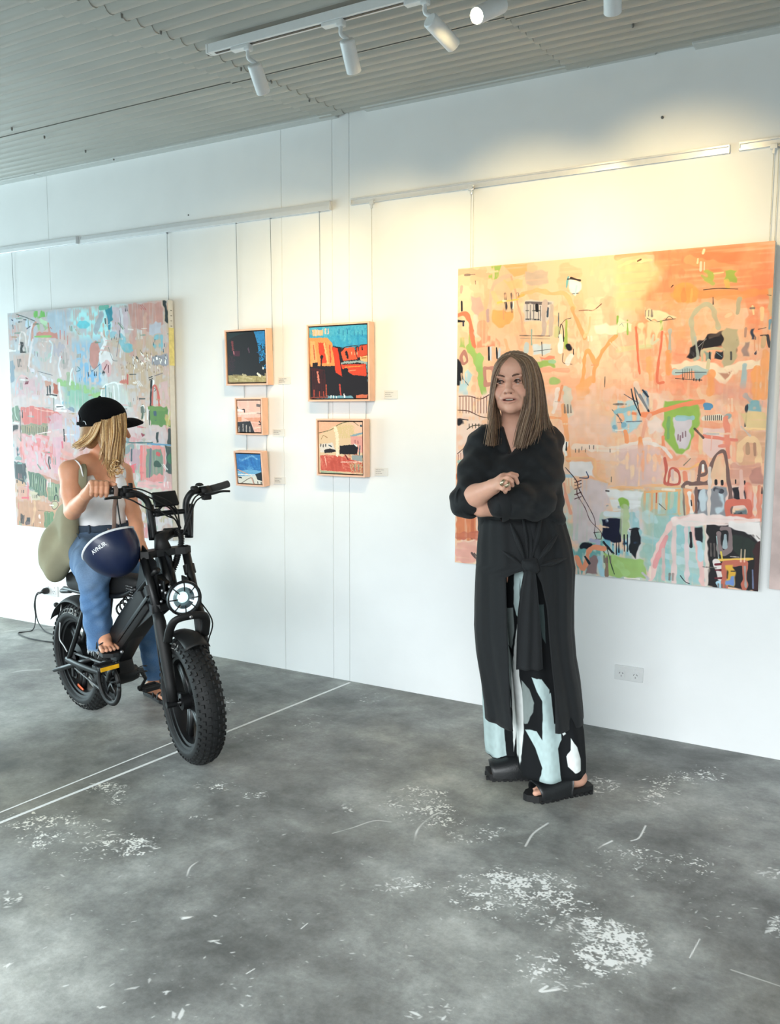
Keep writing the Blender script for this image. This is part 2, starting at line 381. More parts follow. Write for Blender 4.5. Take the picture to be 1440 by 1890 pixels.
    bp = N.new('ShaderNodeBump'); bp.inputs['Strength'].default_value = .25; bp.inputs['Distance'].default_value = .003; L.new(fin.outputs['Fac'], bp.inputs['Height'])
    L.new(bp.outputs[0], B.inputs['Normal'])
    return m

M_WALL = mat('white_wall_paint', (236, 238, 238), .62, var=.03, scale=3, bump=.25, bscale=60)
M_WALLP = mat('white_board_paint', (237, 239, 239), .6, var=.02, scale=4, bump=.2, bscale=50)
M_CEIL = mat('ceiling_enamel', (170, 170, 163), .36, var=.05, scale=2.5)
M_TRIM = mat('trim_paint', (196, 199, 196), .45, var=.04)
M_DARKGAP = mat('joint_shadow_gap', (96, 99, 100), .8)
M_RAIL = mat('satin_white_rail', (226, 229, 232), .22, metal=.25, var=.02)
M_SCREW = mat('grey_roof_screw', (120, 120, 116), .5)
M_LINE = mat('white_floor_filler', (242, 244, 242), .6, var=.08, scale=30)

fx, fy = 24, 18
gx, gy = np.meshgrid(np.linspace(X0, X1, fx), np.linspace(Y0, W + .1, fy), indexing='ij')
fV, fF = grid(np.stack([gx, gy, 0 * gx], -1)); fF = fF[:, ::-1]
floor = struct('floor', (fV, fF), floor_material())
floor['label'] = 'grey mottled concrete floor flecked with white paint marks'
# two thin white filled saw cuts in the slab
def strip(a, b, wd, z=0.0012):
    a, b = Vector(a), Vector(b); d = (b - a).normalized(); n = Vector((-d.y, d.x, 0)) * wd / 2
    V = [a - n, b - n, b + n, a + n]; V = [(v.x, v.y, z) for v in V] + [(v.x, v.y, 0.0002) for v in V]
    return V, [(0, 1, 2, 3), (4, 7, 6, 5), (0, 4, 5, 1), (1, 5, 6, 2), (2, 6, 7, 3), (3, 7, 4, 0)]
p_a, p_b = at_floor(646, 1260), at_floor(0, 1519); dd = (p_b - p_a).normalized()
ob('saw_cut_line', strip(p_a, p_b + dd * 2.5, .0145), M_LINE, floor, smooth=False)
p_c, p_d = at_floor(330, 1366), at_floor(0, 1500); dd2 = (p_d - p_c).normalized()
ob('saw_cut_line', strip(p_c, p_d + dd2 * 2.5, .008), M_LINE, floor, smooth=False)

# back wall: masonry pier and lining boards, proud by a few millimetres, with real joints between them
wall = struct('wall_back', box(((X0 + X1) / 2, W + .065, 1.6), (X1 - X0, .10, 3.3)), M_DARKGAP, smooth=False)
wall['label'] = 'long white gallery wall hung with paintings'
seams = [X0, -7.3, -4.87, at_wall(523, 740).x, at_wall(645, 740).x - .105, at_wall(645, 740).x, X1]
for i, (a, b) in enumerate(zip(seams[:-1], seams[1:])):
    g = .0016
    ob('wall_panel', box(((a + b) / 2, W + .009, 1.60), (b - a - g, .018, 3.24), .0015), M_WALLP, wall, smooth=False)
# small timber patch low on the left, fixings and a screw head on the wall
ob('screw_head', cyl((at_wall(1223, 217).x, W, at_wall(1223, 217).z), (at_wall(1223, 217).x, W - .004, at_wall(1223, 217).z), .006), M_DARKGAP, wall)
ob('screw_head', cyl((at_wall(348, 397).x, W, at_wall(348, 397).z), (at_wall(348, 397).x, W - .003, at_wall(348, 397).z), .004), M_DARKGAP, wall)
struct('wall_right', box((X1 + .05, (Y0 + W) / 2, 1.5), (.1, W - Y0 + .2, 3.2)), M_WALL, smooth=False)
struct('wall_front_light_block', box(((X0 + X1) / 2, Y0 - .05, 2.88), (X1 - X0 + .2, .1, .86)), M_WALL, smooth=False); struct('wall_left_light_block', box((X0 - .05, (Y0 + W) / 2, 2.6), (.1, W - Y0 + .2, 1.3)), M_WALL, smooth=False)  # unseen headers over both openings, added to keep light off the upper wall
# the narrow boxed strip where lining meets ceiling
for k, (xa, xb, dz) in enumerate([(X0, -4.9, 0), (-4.9, -2.62, 0), (-2.45, at_wall(1087, 117).x, .002), (at_wall(1087, 117).x + .004, at_wall(1212, 92).x, .0), (at_wall(1212, 92).x + .004, at_wall(1282, 78).x, .004), (at_wall(1282, 78).x + .004, X1, -.012)]):
    struct('trim_%d' % (k + 1), box(((xa + xb) / 2, W - .03, CEIL_Z + .020 + dz), (xb - xa, .07, .06), .004), M_TRIM, smooth=False)

# corrugated iron ceiling: sheets lapped end to end and side to side, ribs running along the wall
ceil_root = bpy.data.objects.new('ceiling', None); COL.objects.link(ceil_root); WORLD[ceil_root] = Vector((0, 0, 0))
ceil_root['kind'] = 'structure'; ceil_root['label'] = 'painted corrugated iron ceiling with overlapping sheets'
PITCH_C = .0762
def sheet(xa, xb, ya, yb, dz):
    n = int(round((yb - ya) / PITCH_C)) * 8
    ys = np.linspace(ya, yb, n + 1); ph = ((ys - ya) / PITCH_C) % 1.0
    prof = -.0135 * np.cos(2 * math.pi * ph) + .003 * np.cos(4 * math.pi * ph)
    z = ceil_z(ys) + prof + dz
    V = np.concatenate([np.stack([np.full_like(ys, x), ys, z], 1) for x in (xa, xb)] + [np.stack([np.full_like(ys, x), ys, z + .0035], 1) for x in (xa, xb)])
    m = len(ys); F = []
    for i in range(m - 1):
        F.append((i, m + i, m + i + 1, i + 1)); F.append((2 * m + i, 2 * m + i + 1, 3 * m + i + 1, 3 * m + i))
        F.append((m + i, 3 * m + i, 3 * m + i + 1, m + i + 1)); F.append((i, i + 1, 2 * m + i + 1, 2 * m + i))
    return V, F
JX1, JX2 = -2.575, -1.389
rows = np.arange(W + .03, Y0, -PITCH_C * 10)
for r, yb in enumerate(rows):
    ya = yb - PITCH_C * 10
    if ya < Y0 - .5: break
    side = .003 * (r % 2)
    for xa, xb, dz in ((-5.6, JX1 - .02, .009), (X0, -5.55, .016), (JX1 - .13, JX1 + .02, .001), (JX1, JX2, .004), (JX2 + .004, X1, -.004)):
        ob('corrugated_sheet', sheet(xa, xb, ya, yb, dz + side), M_CEIL, ceil_root, smooth=True, auto=50)
for (px, py) in [(571, 187), (445, 130), (385, 102), (297, 62), (225, 32), (501, 153), (22, 240), (82, 255), (158, 281), (210, 295), (1168, 50), (500, 151)]:
    q = at_plane(px, py, (0, W, CEIL_Z - .012), (0, -SLOPE, 1))
    ob('roof_screw', lathe([(0, -.003), (.0035, -.003), (.0045, 0), (.005, .012)], q, (0, 0, 1), 8), M_SCREW, ceil_root)
struct('roof_deck', box(((X0 + X1) / 2, (Y0 + W) / 2, CEIL_Z + .15 - SLOPE * 4.5 + .12), (X1 - X0 + .4, W - Y0 + .4, .02)), M_TRIM, smooth=False)
bpy.data.objects['roof_deck'].rotation_euler = (math.atan(SLOPE), 0, 0)
bpy.data.objects['roof_deck'].location.z += .02

# ================================================================== picture rails, wires
M_WIRE = mat('steel_wire', (150, 152, 155), .35, metal=.8)
M_WIRE_W = mat('white_cord', (205, 202, 190), .6)
def prail(pa, pb, h, d, name, label, grooved):
    a, b = at_wall(*pa), at_wall(*pb); z = (a.z + b.z) / 2
    root = thing(name, (a.x, W, z), label, 'picture rail', 'aluminium picture rails along the wall')
    if grooved:
        P = [(0, 0), (-d, 0), (-d, .007), (-d * .45, .009), (-d * .45, h - .009), (-d, h - .007), (-d, h), (0, h)]
    else:
        P = [(0, 0), (-d * .9, 0), (-d, .003), (-d, h * .5), (-d * .8, h * .97), (-d * .7, h), (0, h)]
    V, F = poly_prism([(p[0], p[1] - h / 2) for p in P], ((a.x + b.x) / 2, W, z), (0, 1, 0), (0, 0, 1), (1, 0, 0), abs(b.x - a.x))
    ob('rail_channel', (V, F), M_RAIL, root, smooth=False)
    for e in (a.x, b.x):
        ob('end_cap', box((e, W - d / 2, z), (.004, d * 1.02, h * 1.04), .001), M_RAIL, root, smooth=False)
    return z
zl = prail((-220, 495), (144.5, 443), .045, .022, 'picture_rail', 'white boxed picture rail cut off by the left edge of the photo', False)
prail((153, 443), (612, 382), .045, .022, 'picture_rail', 'white boxed picture rail above the five small framed paintings', False)
prail((650, 374), (1347, 275), .033, .013, 'picture_rail', 'slim grooved picture rail above the large orange painting', True)
prail((1366, 271), (1700, 225), .033, .013, 'picture_rail', 'slim grooved picture rail piece at the far right edge', True)
WIRE_LABELS = {}
def wire(px, ztop, zbot, label, off=.012, off2=.012, clip=False, m=None, group='hanging wires for paintings'):
    x = px
    root = thing('hanging_wire', (x, W - off, ztop), label, 'wire', group)
    ob('wire_strand', tube([(x, W - off, ztop), (x, W - (off + off2) / 2, (ztop + zbot) / 2), (x, W - off2, zbot)], .0013, 6), m or M_WIRE, root)
    ob('rail_hook', box((x, W - off, ztop + .004), (.028 if clip else .010, .012, .020 if clip else .012), .002), M_RAIL if clip else M_WIRE, root, smooth=False)
    if clip: ob('hook_stem', box((x, W - off, ztop - .014), (.010, .008, .022), .001), M_RAIL, root, smooth=False)
# ================================================================== track and spotlights
M_WHITE = mat('white_powder_coat', (222, 228, 230), .4, var=.02)
M_BLACKP = mat('black_plastic_insert', (30, 31, 32), .4)
TY = 2.79
ta = Vector((-2.455, TY, 0)); tb = Vector((-.2, TY + .03, 0))
def tz(y): return ceil_z(y) - .012
track = thing('light_track', (ta.x, TY, tz(TY) - .02), 'long white lighting track fixed under the corrugated ceiling', 'lighting track')
ob('track_channel', box(((ta.x + tb.x) / 2, TY, tz(TY) - .020), (tb.x - ta.x, .036, .034), .002), M_WHITE, track, smooth=False)
ob('conductor_slot', box(((ta.x + tb.x) / 2, TY + .0, tz(TY) - .0375), (tb.x - ta.x - .05, .012, .002)), M_BLACKP, track, smooth=False)
ob('end_cap', box((ta.x - .005, TY, tz(TY) - .020), (.012, .038, .036), .003), M_WHITE, track, smooth=False)
M_LENS = mat('lamp_lens', (255, 244, 224), .3, emit=(255, 226, 180), estr=60.0, var=0)
M_REFL = mat('lamp_reflector', (214, 212, 205), .25, var=0, emit=(255, 226, 180), estr=.35)
def spotlight(x, body_a, body_b, label, aim=None, power=60, size=math.radians(70), blend=1.0, color=(1.0, .74, .36), lit_face=False):
    """x: where it clips into the track; body_a/body_b: back and front end of its cylinder (world)"""
    a, b = Vector(body_a), Vector(body_b); ax = (b - a).normalized(); zt = tz(TY) - .037
    root = thing('track_spotlight', (x, TY, zt), label, 'spotlight', 'white cylinder spotlights on the ceiling track')
    ob('track_adapter', join(box((x - .035, TY, zt - .007), (.085, .030, .014), .003), box((x, TY, zt - .012), (.028, .028, .024), .004)), M_WHITE, root, smooth=False)
    j = a + ax * .018
    ob('stem', tube(cr([(x, TY, zt - .015), (x, TY, zt - .05), tuple(j + Vector((0, 0, .02))), tuple(j)], 5), .0075, 10), M_WHITE, root)
    R = .0275; Lc = (b - a).length
    body = ob('lamp_housing', lathe([(0, 0), (R - .004, 0), (R, .004), (R, Lc - .003), (R - .0025, Lc), (R - .004, Lc - .001), (R - .006, Lc - .018), (.001, Lc - .020)], a, ax, 28), M_WHITE, root, auto=40)
    ob('lens', lathe([(0, Lc - .011), (.015, Lc - .012), (R - .007, Lc - .015)], a, ax, 20), M_LENS if lit_face else M_REFL, body)
    if power:
        d = bpy.data.lights.new('spot_lamp', 'SPOT'); d.energy = power; d.color = color; d.spot_size = size; d.spot_blend = blend; d.shadow_soft_size = .012
        o = bpy.data.objects.new('spot_lamp', d); COL.objects.link(o); WORLD[o] = b + ax * .004; o.parent = root; o.location = b + ax * .004 - WORLD[root]
        tgt = Vector(aim) if aim is not None else b + ax
        o.rotation_euler = (tgt - (b + ax * .004)).to_track_quat('-Z', 'Y').to_euler()
def lamp_at(pa, pb, ya, yb):
    return at_plane(*pa, (0, ya, 0), (0, 1, 0)), at_plane(*pb, (0, yb, 0), (0, 1, 0))
def xt(px, py): return at_plane(px, py, (0, 0, tz(TY) - .03), (0, 0, 1)).x
# ================================================================== paintings
class Pic(Paint):
    """strokes are noted where they sit on the canvas; (ox, oy, s) is the origin and scale of the note sheet"""
    def __init__(s, w, h, base, seed, x0, x1, z0, z1, off):
        super().__init__(w, h, base, seed); s.r = (x0, x1, z0, z1, off); s.sh = (0, 0, 1)
    def F(s, ox, oy, sc): s.sh = (ox, oy, sc); return s
    def m(s, p):
        ox, oy, sc = s.sh; q = at_wall(ox + p[0] / sc, oy + p[1] / sc, s.r[4]); x0, x1, z0, z1, _ = s.r
        return ((q.x - x0) / (x1 - x0), 1 - (q.z - z0) / (z1 - z0))
    def wd(s, w, p):
        a = s.m(p); b = s.m((p[0], p[1] + w)); return abs(b[1] - a[1])
    def L(s, pts, w, c, a=1.0, br='', sm=True): s.line([s.m(p) for p in pts], s.wd(w, pts[0]), c, a, br, sm)
    def G(s, pts, c, a=1.0, br='', soft=.004, wob=.012): s.poly([s.m(p) for p in pts], c, a, br, soft=soft, wob=wob)
    def R(s, x0, y0, x1, y1, c, a=1.0, br='', **k): s.G([(x0, y0), (x1, y0), (x1, y1), (x0, y1)], c, a, br, **k)
    def O(s, x, y, rx, ry, c, a=1.0, br='', **k):
        s.G([(x + rx * math.cos(t), y + ry * math.sin(t)) for t in np.linspace(0, 6.283, 15)[:-1]], c, a, br, **k)
    def ticks(s, pts, w, h, c, jit=2):
        for x, y in pts: s.L([(x, y), (x + s.rng.uniform(-jit, jit), y + h)], w, c, 1, '', False)
    def mottle(s, n, cols, size, alpha=.5, box_=(0, 0, 1, 1), br=('v', 'h', 'd')):
        for _ in range(n):
            x = s.rng.uniform(box_[0], box_[2]); y = s.rng.uniform(box_[1], box_[3]); c = cols[s.rng.randint(len(cols))]
            a = s.rng.rand() * 3.14 * .5 - .3; l = size * (.4 + s.rng.rand()); k = s.rng.rand() < .6
            dx, dy = (l * .2, l) if k else (l, l * .25)
            s.line([(x, y), (x + dx * .5 + s.rng.normal() * .01, y + dy * .5), (x + dx, y + dy)], size * (.15 + .35 * s.rng.rand()), c, alpha * (.4 + .6 * s.rng.rand()), br[s.rng.randint(len(br))])

def detail(P, n, cols=((250, 235, 215), (120, 110, 105), (240, 160, 120), (205, 195, 190), (60, 52, 54), (250, 215, 185))):
    for _ in range(n):   # small dry-brush touches all over
        x, y = P.rng.rand(), P.rng.rand(); c = cols[P.rng.randint(len(cols))]; l = .008 + .03 * P.rng.rand(); a = P.rng.choice([1.57, 1.5, .1, 0, .8])
        for k in range(P.rng.randint(1, 4)): P.line([(x + k * .010, y), (x + k * .010 + l * math.cos(a), y + l * math.sin(a))], .0022 + .005 * P.rng.rand(), c, .75, P.rng.choice(['', 'd', 'v']))

def paint_right(r):
    P = Pic(1100, 1120, (247, 205, 172), 11, *r)
    peach, coral, orange, pink, cream, green, lgreen, grey, mauve, black, white, sky, teal, brown = (250, 200, 160), (240, 140, 105), (248, 170, 105), (242, 200, 190), (252, 228, 196), (150, 190, 96), (180, 205, 140), (190, 172, 160), (205, 165, 158), (22, 20, 28), (246, 242, 236), (160, 205, 222), (120, 190, 195), (128, 98, 92)
    P.mottle(160, [peach, (250, 190, 155), cream, (245, 175, 140)], .16, .6, (0, 0, 1, .45))
    P.mottle(170, [pink, (245, 215, 205), (235, 205, 198), cream, (250, 190, 150)], .13, .55, (0, .4, 1, 1))
    P.mottle(60, [(190, 215, 205), (205, 215, 220), (170, 205, 190), (225, 205, 205)], .12, .6, (.3, .7, .8, 1))
    # upper right: strong orange field
    P.F(1140, 440, 4.8)
    P.G([(330, 60), (1400, 5), (1390, 420), (1340, 560), (700, 560), (260, 520), (300, 400), (400, 300)], (252, 156, 108), .9, 'h', soft=.05)
    P.G([(700, 90), (1080, 60), (1060, 260), (720, 330)], (250, 138, 92), .8, 'h', soft=.03); P.L([(0, 160), (300, 110), (600, 90)], 60, (250, 165, 125), .8, 'h')
    P.mottle(50, [(252, 165, 120), (250, 150, 105), (255, 185, 130), (248, 140, 100)], .12, .5, (.6, 0, 1, .3))
    P.G([(0, 180), (260, 160), (380, 300), (250, 520), (250, 640), (0, 640)], (254, 212, 160), .9, 'h', soft=.03); P.L([(20, 250), (120, 200), (300, 190)], 30, (255, 225, 170), .8)
    P.L([(600, 480), (900, 500), (1390, 470)], 70, (252, 160, 96), .8, 'h'); P.O(600, 490, 120, 90, (253, 168, 92), .9, 'v'); P.L([(590, 450), (590, 540)], 40, (255, 150, 90), .7); P.L([(660, 450), (655, 560)], 20, (255, 185, 110), .8)
    P.O(800, 340, 55, 55, (176, 188, 90), .95, 'd'); P.G([(945, 290), (1045, 285), (1040, 380), (950, 385)], (166, 184, 84), .95); P.L([(750, 330), (850, 400)], 30, (180, 190, 100), .8); P.L([(975, 380), (985, 430)], 40, (225, 190, 100), .8)
    P.L([(765, 455), (900, 442), (1070, 448)], 7, (80, 60, 45)); P.L([(860, 310), (940, 300)], 14, (255, 210, 150)); P.L([(770, 100), (760, 130)], 24, (255, 228, 190)); P.L([(715, 180), (712, 215)], 16, (255, 225, 180))
    P.L([(180, 200), (210, 185)], 12, (120, 80, 60)); P.L([(215, 205), (280, 190)], 22, (255, 225, 180)); P.L([(478, 432), (495, 415)], 7, (70, 40, 30))
    P.G([(1320, 440), (1375, 440), (1365, 600), (1350, 720), (1325, 600)], (222, 190, 150), .9, 'v'); P.L([(1330, 500), (1365, 505)], 5, (120, 110, 90)); P.L([(1355, 730), (1350, 800)], 26, (130, 165, 180))
    P.mottle(60, [(250, 165, 125), (246, 150, 115), (252, 185, 150)], .10, .6, (.6, .28, 1, .62))
    P.L([(690, 1070), (670, 850), (660, 720), (720, 620), (800, 580), (850, 640), (900, 790)], 38, (196, 190, 160), .92); P.L([(860, 660), (890, 760)], 40, (205, 185, 150), .7)
    P.L([(1085, 540), (1075, 600), (1065, 660)], 36, (190, 180, 150), .9); P.L([(1200, 600), (1210, 670)], 20, (255, 220, 165)); P.L([(1280, 620), (1285, 720)], 34, (253, 215, 160), .9); P.L([(960, 690), (1010, 670)], 26, (254, 205, 165))
    P.G([(255, 600), (380, 640), (515, 690), (510, 700), (300, 740), (255, 700)], (254, 226, 185)); P.G([(260, 560), (470, 560), (400, 610), (260, 640)], (250, 180, 140), .9); P.L([(265, 705), (330, 740), (420, 725), (515, 712)], 5, (60, 60, 50)); P.L([(430, 720), (460, 690), (500, 715)], 5, (90, 90, 70))
    P.G([(0, 690), (140, 760), (130, 830), (0, 830)], (254, 238, 200), .9); P.L([(5, 690), (2, 740)], 16, (150, 185, 90)); P.L([(90, 725), (92, 850)], 14, (160, 190, 95)); P.L([(388, 735), (390, 800)], 26, (175, 195, 100)); P.L([(20, 770), (40, 755), (55, 780)], 4, (110, 150, 160))
    P.G([(200, 740), (420, 740), (400, 820), (330, 960), (200, 980)], (240, 225, 180), .85, 'd'); P.L([(320, 860), (310, 930), (360, 900)], 30, (225, 220, 190), .9); P.L([(0, 990), (120, 970), (300, 960)], 40, (215, 215, 160), .6, 'h')
    P.L([(165, 790), (175, 900), (185, 1080), (200, 1200)], 18, (238, 130, 95)); P.L([(400, 830), (385, 960), (365, 1100), (355, 1270), (410, 1275)], 20, (236, 128, 95)); P.L([(430, 850), (450, 940), (462, 1100)], 26, (248, 165, 115), .9); P.L([(468, 820), (465, 1000)], 34, (195, 190, 175), .95); P.L([(290, 1080), (300, 1240)], 60, (250, 180, 120), .9, 'v'); P.L([(460, 1010), (455, 1180)], 50, (250, 165, 100), .8, 'v')
    # the dark house shape
    P.G([(640, 960), (720, 900), (790, 850), (930, 830), (935, 960), (760, 970), (735, 1040), (640, 1070)], (30, 20, 24)); P.G([(790, 860), (950, 820), (960, 850), (800, 890)], (130, 110, 95), .9, 'h')
    P.L([(640, 990), (710, 1060)], 30, (170, 180, 180), .8, 'd'); P.L([(720, 960), (790, 890)], 5, white); P.L([(690, 880), (720, 1060)], 24, (186, 190, 178), .9); P.L([(740, 1000), (780, 880)], 4, (200, 190, 170))
    P.G([(930, 840), (960, 790), (1060, 800), (1075, 900), (1060, 1060), (1000, 1140), (950, 1140), (935, 980)], (196, 180, 145)); P.L([(1065, 900), (1055, 1040)], 14, (100, 90, 80), .8, 'd')
    P.L([(755, 1080), (760, 1000), (850, 975), (940, 985)], 26, (212, 196, 160)); P.G([(870, 995), (935, 990), (935, 1075), (880, 1075)], (35, 35, 45)); P.L([(880, 1010), (930, 1050)], 5, sky); P.G([(780, 1010), (835, 1005), (835, 1075), (785, 1080)], (150, 165, 150)); P.L([(820, 1010), (820, 1070)], 16, (50, 60, 65)); P.L([(1010, 1010), (1010, 1070)], 22, (90, 85, 80))
    P.G([(480, 1110), (760, 1080), (950, 1140), (1100, 1090), (1270, 1070), (1275, 1140), (1080, 1160), (960, 1290), (920, 1290), (800, 1170), (500, 1160)], (252, 226, 196)); P.G([(900, 1185), (1030, 1175), (960, 1250)], (205, 150, 125)); P.L([(810, 1080), (800, 1160)], 30, (220, 205, 165))
    P.L([(510, 1190), (600, 1165), (700, 1150), (790, 1185)], 46, (190, 205, 200)); P.G([(690, 1170), (800, 1190), (750, 1250), (690, 1250)], (155, 185, 190), .9); P.L([(515, 1190), (790, 1185)], 4, (50, 50, 55)); P.L([(515, 1240), (640, 1250), (750, 1255)], 5, (40, 30, 35)); P.ticks([(580, 1160), (600, 1155), (620, 1150), (640, 1155), (660, 1155)], 4, 90, (60, 70, 70)); P.ticks([(680, 1240), (700, 1245), (730, 1245), (585, 1235)], 8, 18, (30, 20, 25))
    P.G([(1190, 800), (1215, 795), (1215, 880), (1185, 880)], (50, 60, 80)); P.G([(1125, 910), (1170, 910), (1165, 1030), (1115, 1030)], (175, 145, 135)); P.L([(1140, 800), (1135, 870)], 20, (195, 150, 130)); P.L([(1225, 1020), (1280, 960), (1285, 1050)], 26, (60, 55, 75), .9, 'd'); P.L([(1270, 860), (1330, 855)], 8, black); P.L([(1335, 860), (1350, 960)], 24, (50, 50, 60), .9); P.L([(1250, 805), (1320, 790)], 5, (80, 60, 60)); P.L([(1300, 880), (1290, 960)], 40, (215, 180, 140), .9)
    P.L([(1130, 1130), (1120, 1220), (1115, 1310)], 50, (170, 195, 200), .9); P.L([(1140, 1390), (1180, 1440)], 40, (150, 185, 195)); P.L([(1240, 1160), (1230, 1400)], 70, (252, 172, 105), .9, 'v'); P.L([(1310, 1000), (1300, 1400)], 60, (250, 172, 112), .9, 'v'); P.L([(830, 1200), (820, 1370)], 70, (250, 168, 105), .9, 'v')
    P.G([(880, 1290), (1180, 1280), (1180, 1440), (880, 1440)], (232, 170, 150), .8, 'v', soft=.03)
    # centre strokes, windows of the left half
    P.F(840, 440, 4.8)
    P.L([(30, 300), (150, 290), (300, 330)], 60, (248, 180, 150), .8, 'h'); P.G([(295, 250), (425, 240), (385, 300), (370, 365), (300, 370)], (168, 192, 104), 1, 'd'); P.G([(430, 240), (640, 215), (640, 300), (520, 340)], (250, 182, 125), .9, 'h'); P.G([(620, 290), (820, 290), (830, 400), (740, 430), (630, 410)], (205, 182, 165), .95, 'h')
    P.L([(300, 660), (320, 520), (345, 410), (420, 350), (500, 330)], 34, (228, 188, 165)); P.L([(500, 340), (540, 480), (560, 600), (590, 700), (600, 820)], 16, (225, 175, 145)); P.G([(150, 520), (230, 520), (260, 640), (200, 700), (150, 640)], (208, 175, 165), .9); P.L([(290, 640), (295, 730)], 28, (190, 160, 160), .9)
    P.G([(340, 640), (520, 640), (520, 740), (380, 790), (330, 740)], (252, 176, 108), .95); P.G([(430, 380), (600, 370), (600, 430), (480, 460)], (250, 195, 140), .8); P.L([(340, 480), (380, 570), (440, 560)], 40, (235, 200, 150), .8)
    P.L([(600, 490), (740, 460), (860, 490), (980, 490), (1050, 620)], 34, (250, 188, 138)); P.L([(610, 500), (560, 520)], 20, (250, 185, 110)); P.L([(380, 570), (450, 555), (560, 540)], 14, (232, 205, 110))
    for x in (445, 505, 555): P.L([(x, 490), (x + 5, 540)], 24, (50, 45, 55), .9, 'd')
    for x in (450, 505): P.L([(x, 570), (x + 5, 650)], 26, (45, 45, 60), .95, 'd')
    P.L([(520, 560), (515, 620)], 8, white)
    P.G([(620, 555), (870, 550), (860, 720), (620, 735)], (215, 205, 200)); P.L([(630, 570), (860, 575)], 22, (100, 90, 95), .9, 'd')
    P.ticks([(640, 580), (670, 590), (700, 580), (740, 590), (760, 600)], 8, 130, (120, 115, 120)); P.L([(630, 640), (760, 640)], 8, (90, 90, 90), .9, 'd'); P.L([(630, 715), (770, 720)], 12, (50, 50, 55), .9, 'd'); P.L([(725, 590), (730, 640)], 22, black); P.L([(825, 620), (820, 690)], 22, (60, 75, 95)); P.L([(800, 560), (790, 720), (790, 850)], 44, (200, 180, 172)); P.L([(860, 600), (850, 850)], 40, (205, 185, 172))
    P.L([(575, 860), (840, 865)], 8, (120, 105, 95)); P.L([(580, 885), (840, 890)], 6, (180, 160, 140)); P.L([(680, 810), (680, 940)], 16, (160, 185, 175)); P.G([(690, 940), (860, 930), (850, 1010), (700, 1040)], (215, 222, 225)); P.L([(770, 920), (775, 1040)], 8, (60, 60, 60)); P.L([(700, 1000), (860, 980)], 5, (90, 90, 90)); P.L([(640, 940), (630, 1000)], 40, (190, 205, 210), .9)
    P.G([(760, 1050), (890, 1040), (900, 1070), (770, 1080)], (240, 150, 120)); P.G([(720, 1080), (890, 1075), (890, 1135), (740, 1140)], (165, 190, 105)); P.L([(840, 1090), (880, 1095)], 30, (165, 200, 160)); P.L([(740, 1160), (1000, 1170)], 40, (246, 170, 140), .8, 'h'); P.O(885, 1265, 50, 40, (170, 195, 120), .95)
    P.G([(1000, 340), (1100, 380), (1110, 450), (1070, 520), (1000, 460)], white); P.L([(1005, 340), (990, 430)], 18, (120, 180, 185)); P.L([(1030, 352), (1110, 372)], 24, (55, 42, 38)); P.L([(1040, 490), (1095, 485)], 6, (90, 110, 120)); P.L([(1080, 420), (1070, 480)], 16, (190, 215, 225))
    P.L([(1100, 640), (1170, 635), (1230, 635), (1300, 580)], 6, (120, 85, 70)); P.L([(920, 660), (918, 880)], 10, (90, 110, 115)); P.L([(925, 850), (940, 760), (960, 800), (965, 910)], 9, black); P.L([(945, 760), (980, 720), (1030, 705)], 6, (70, 80, 80)); P.L([(988, 730), (985, 970)], 26, (170, 190, 100)); P.L([(905, 800), (900, 860)], 60, (205, 205, 150), .8); P.L([(935, 860), (935, 1000)], 40, white, .9); P.O(1030, 970, 24, 26, black); P.L([(1050, 980), (1052, 1030)], 6, black); P.L([(960, 1020), (960, 1100), (1040, 1115)], 5, (90, 70, 60)); P.L([(1020, 1040), (1000, 1100)], 50, white, .8)
    # big orange loops and Y strokes
    P.L([(1040, 620), (1080, 730), (1140, 850), (1150, 880)], 34, (248, 170, 118)); P.L([(1150, 870), (1190, 790), (1200, 700)], 24, (250, 198, 150)); P.L([(1430, 860), (1360, 930), (1290, 1040), (1240, 1150), (1230, 1260)], 36, (249, 172, 112)); P.L([(1110, 1400), (1140, 1200), (1150, 1050), (1180, 1000), (1220, 1060), (1245, 1120)], 34, (250, 174, 112)); P.G([(1080, 1330), (1240, 1180), (1220, 1300), (1130, 1440), (1080, 1440)], (250, 178, 120), .9)
    P.L([(1440, 690), (1435, 850)], 14, (150, 185, 90)); P.L([(1200, 560), (1220, 700), (1170, 800)], 60, (252, 212, 175), .6, 'v'); P.G([(1250, 780), (1440, 750), (1440, 850), (1260, 840)], (254, 240, 215), .9)
    # left margin figures
    P.L([(20, 680), (90, 670), (130, 720), (150, 830), (165, 950)], 46, (244, 132, 100)); P.L([(20, 730), (80, 735)], 20, black); P.L([(75, 740), (75, 770)], 20, (60, 60, 80)); P.L([(60, 430), (55, 480)], 30, (240, 175, 160)); P.L([(60, 560), (62, 640)], 16, (40, 40, 50)); P.G([(25, 880), (130, 850), (150, 980), (30, 970)], (165, 190, 110), .95, 'd'); P.L([(120, 960), (180, 1060), (230, 1200), (250, 1360)], 60, (165, 195, 110)); P.L([(215, 1060), (210, 1160)], 70, (160, 198, 115))
    P.G([(290, 960), (320, 955), (320, 1080), (300, 1080)], (210, 215, 225)); P.L([(300, 960), (303, 1075)], 16, black); P.L([(370, 970), (375, 1060)], 16, black); P.L([(395, 980), (390, 1120)], 24, (205, 210, 220)); P.L([(85, 1000), (55, 1050), (75, 1110), (110, 1080), (85, 1000)], 26, (185, 130, 118)); P.L([(265, 1150), (340, 1150), (335, 1290), (270, 1300), (265, 1150)], 30, (196, 140, 125), 1, '', False); P.O(20, 1190, 40, 110, black); P.G([(30, 1260), (120, 1170), (150, 1200), (110, 1290), (120, 1400), (30, 1380)], (185, 215, 225), .95); P.L([(60, 1230), (120, 1300)], 8, (70, 90, 110))
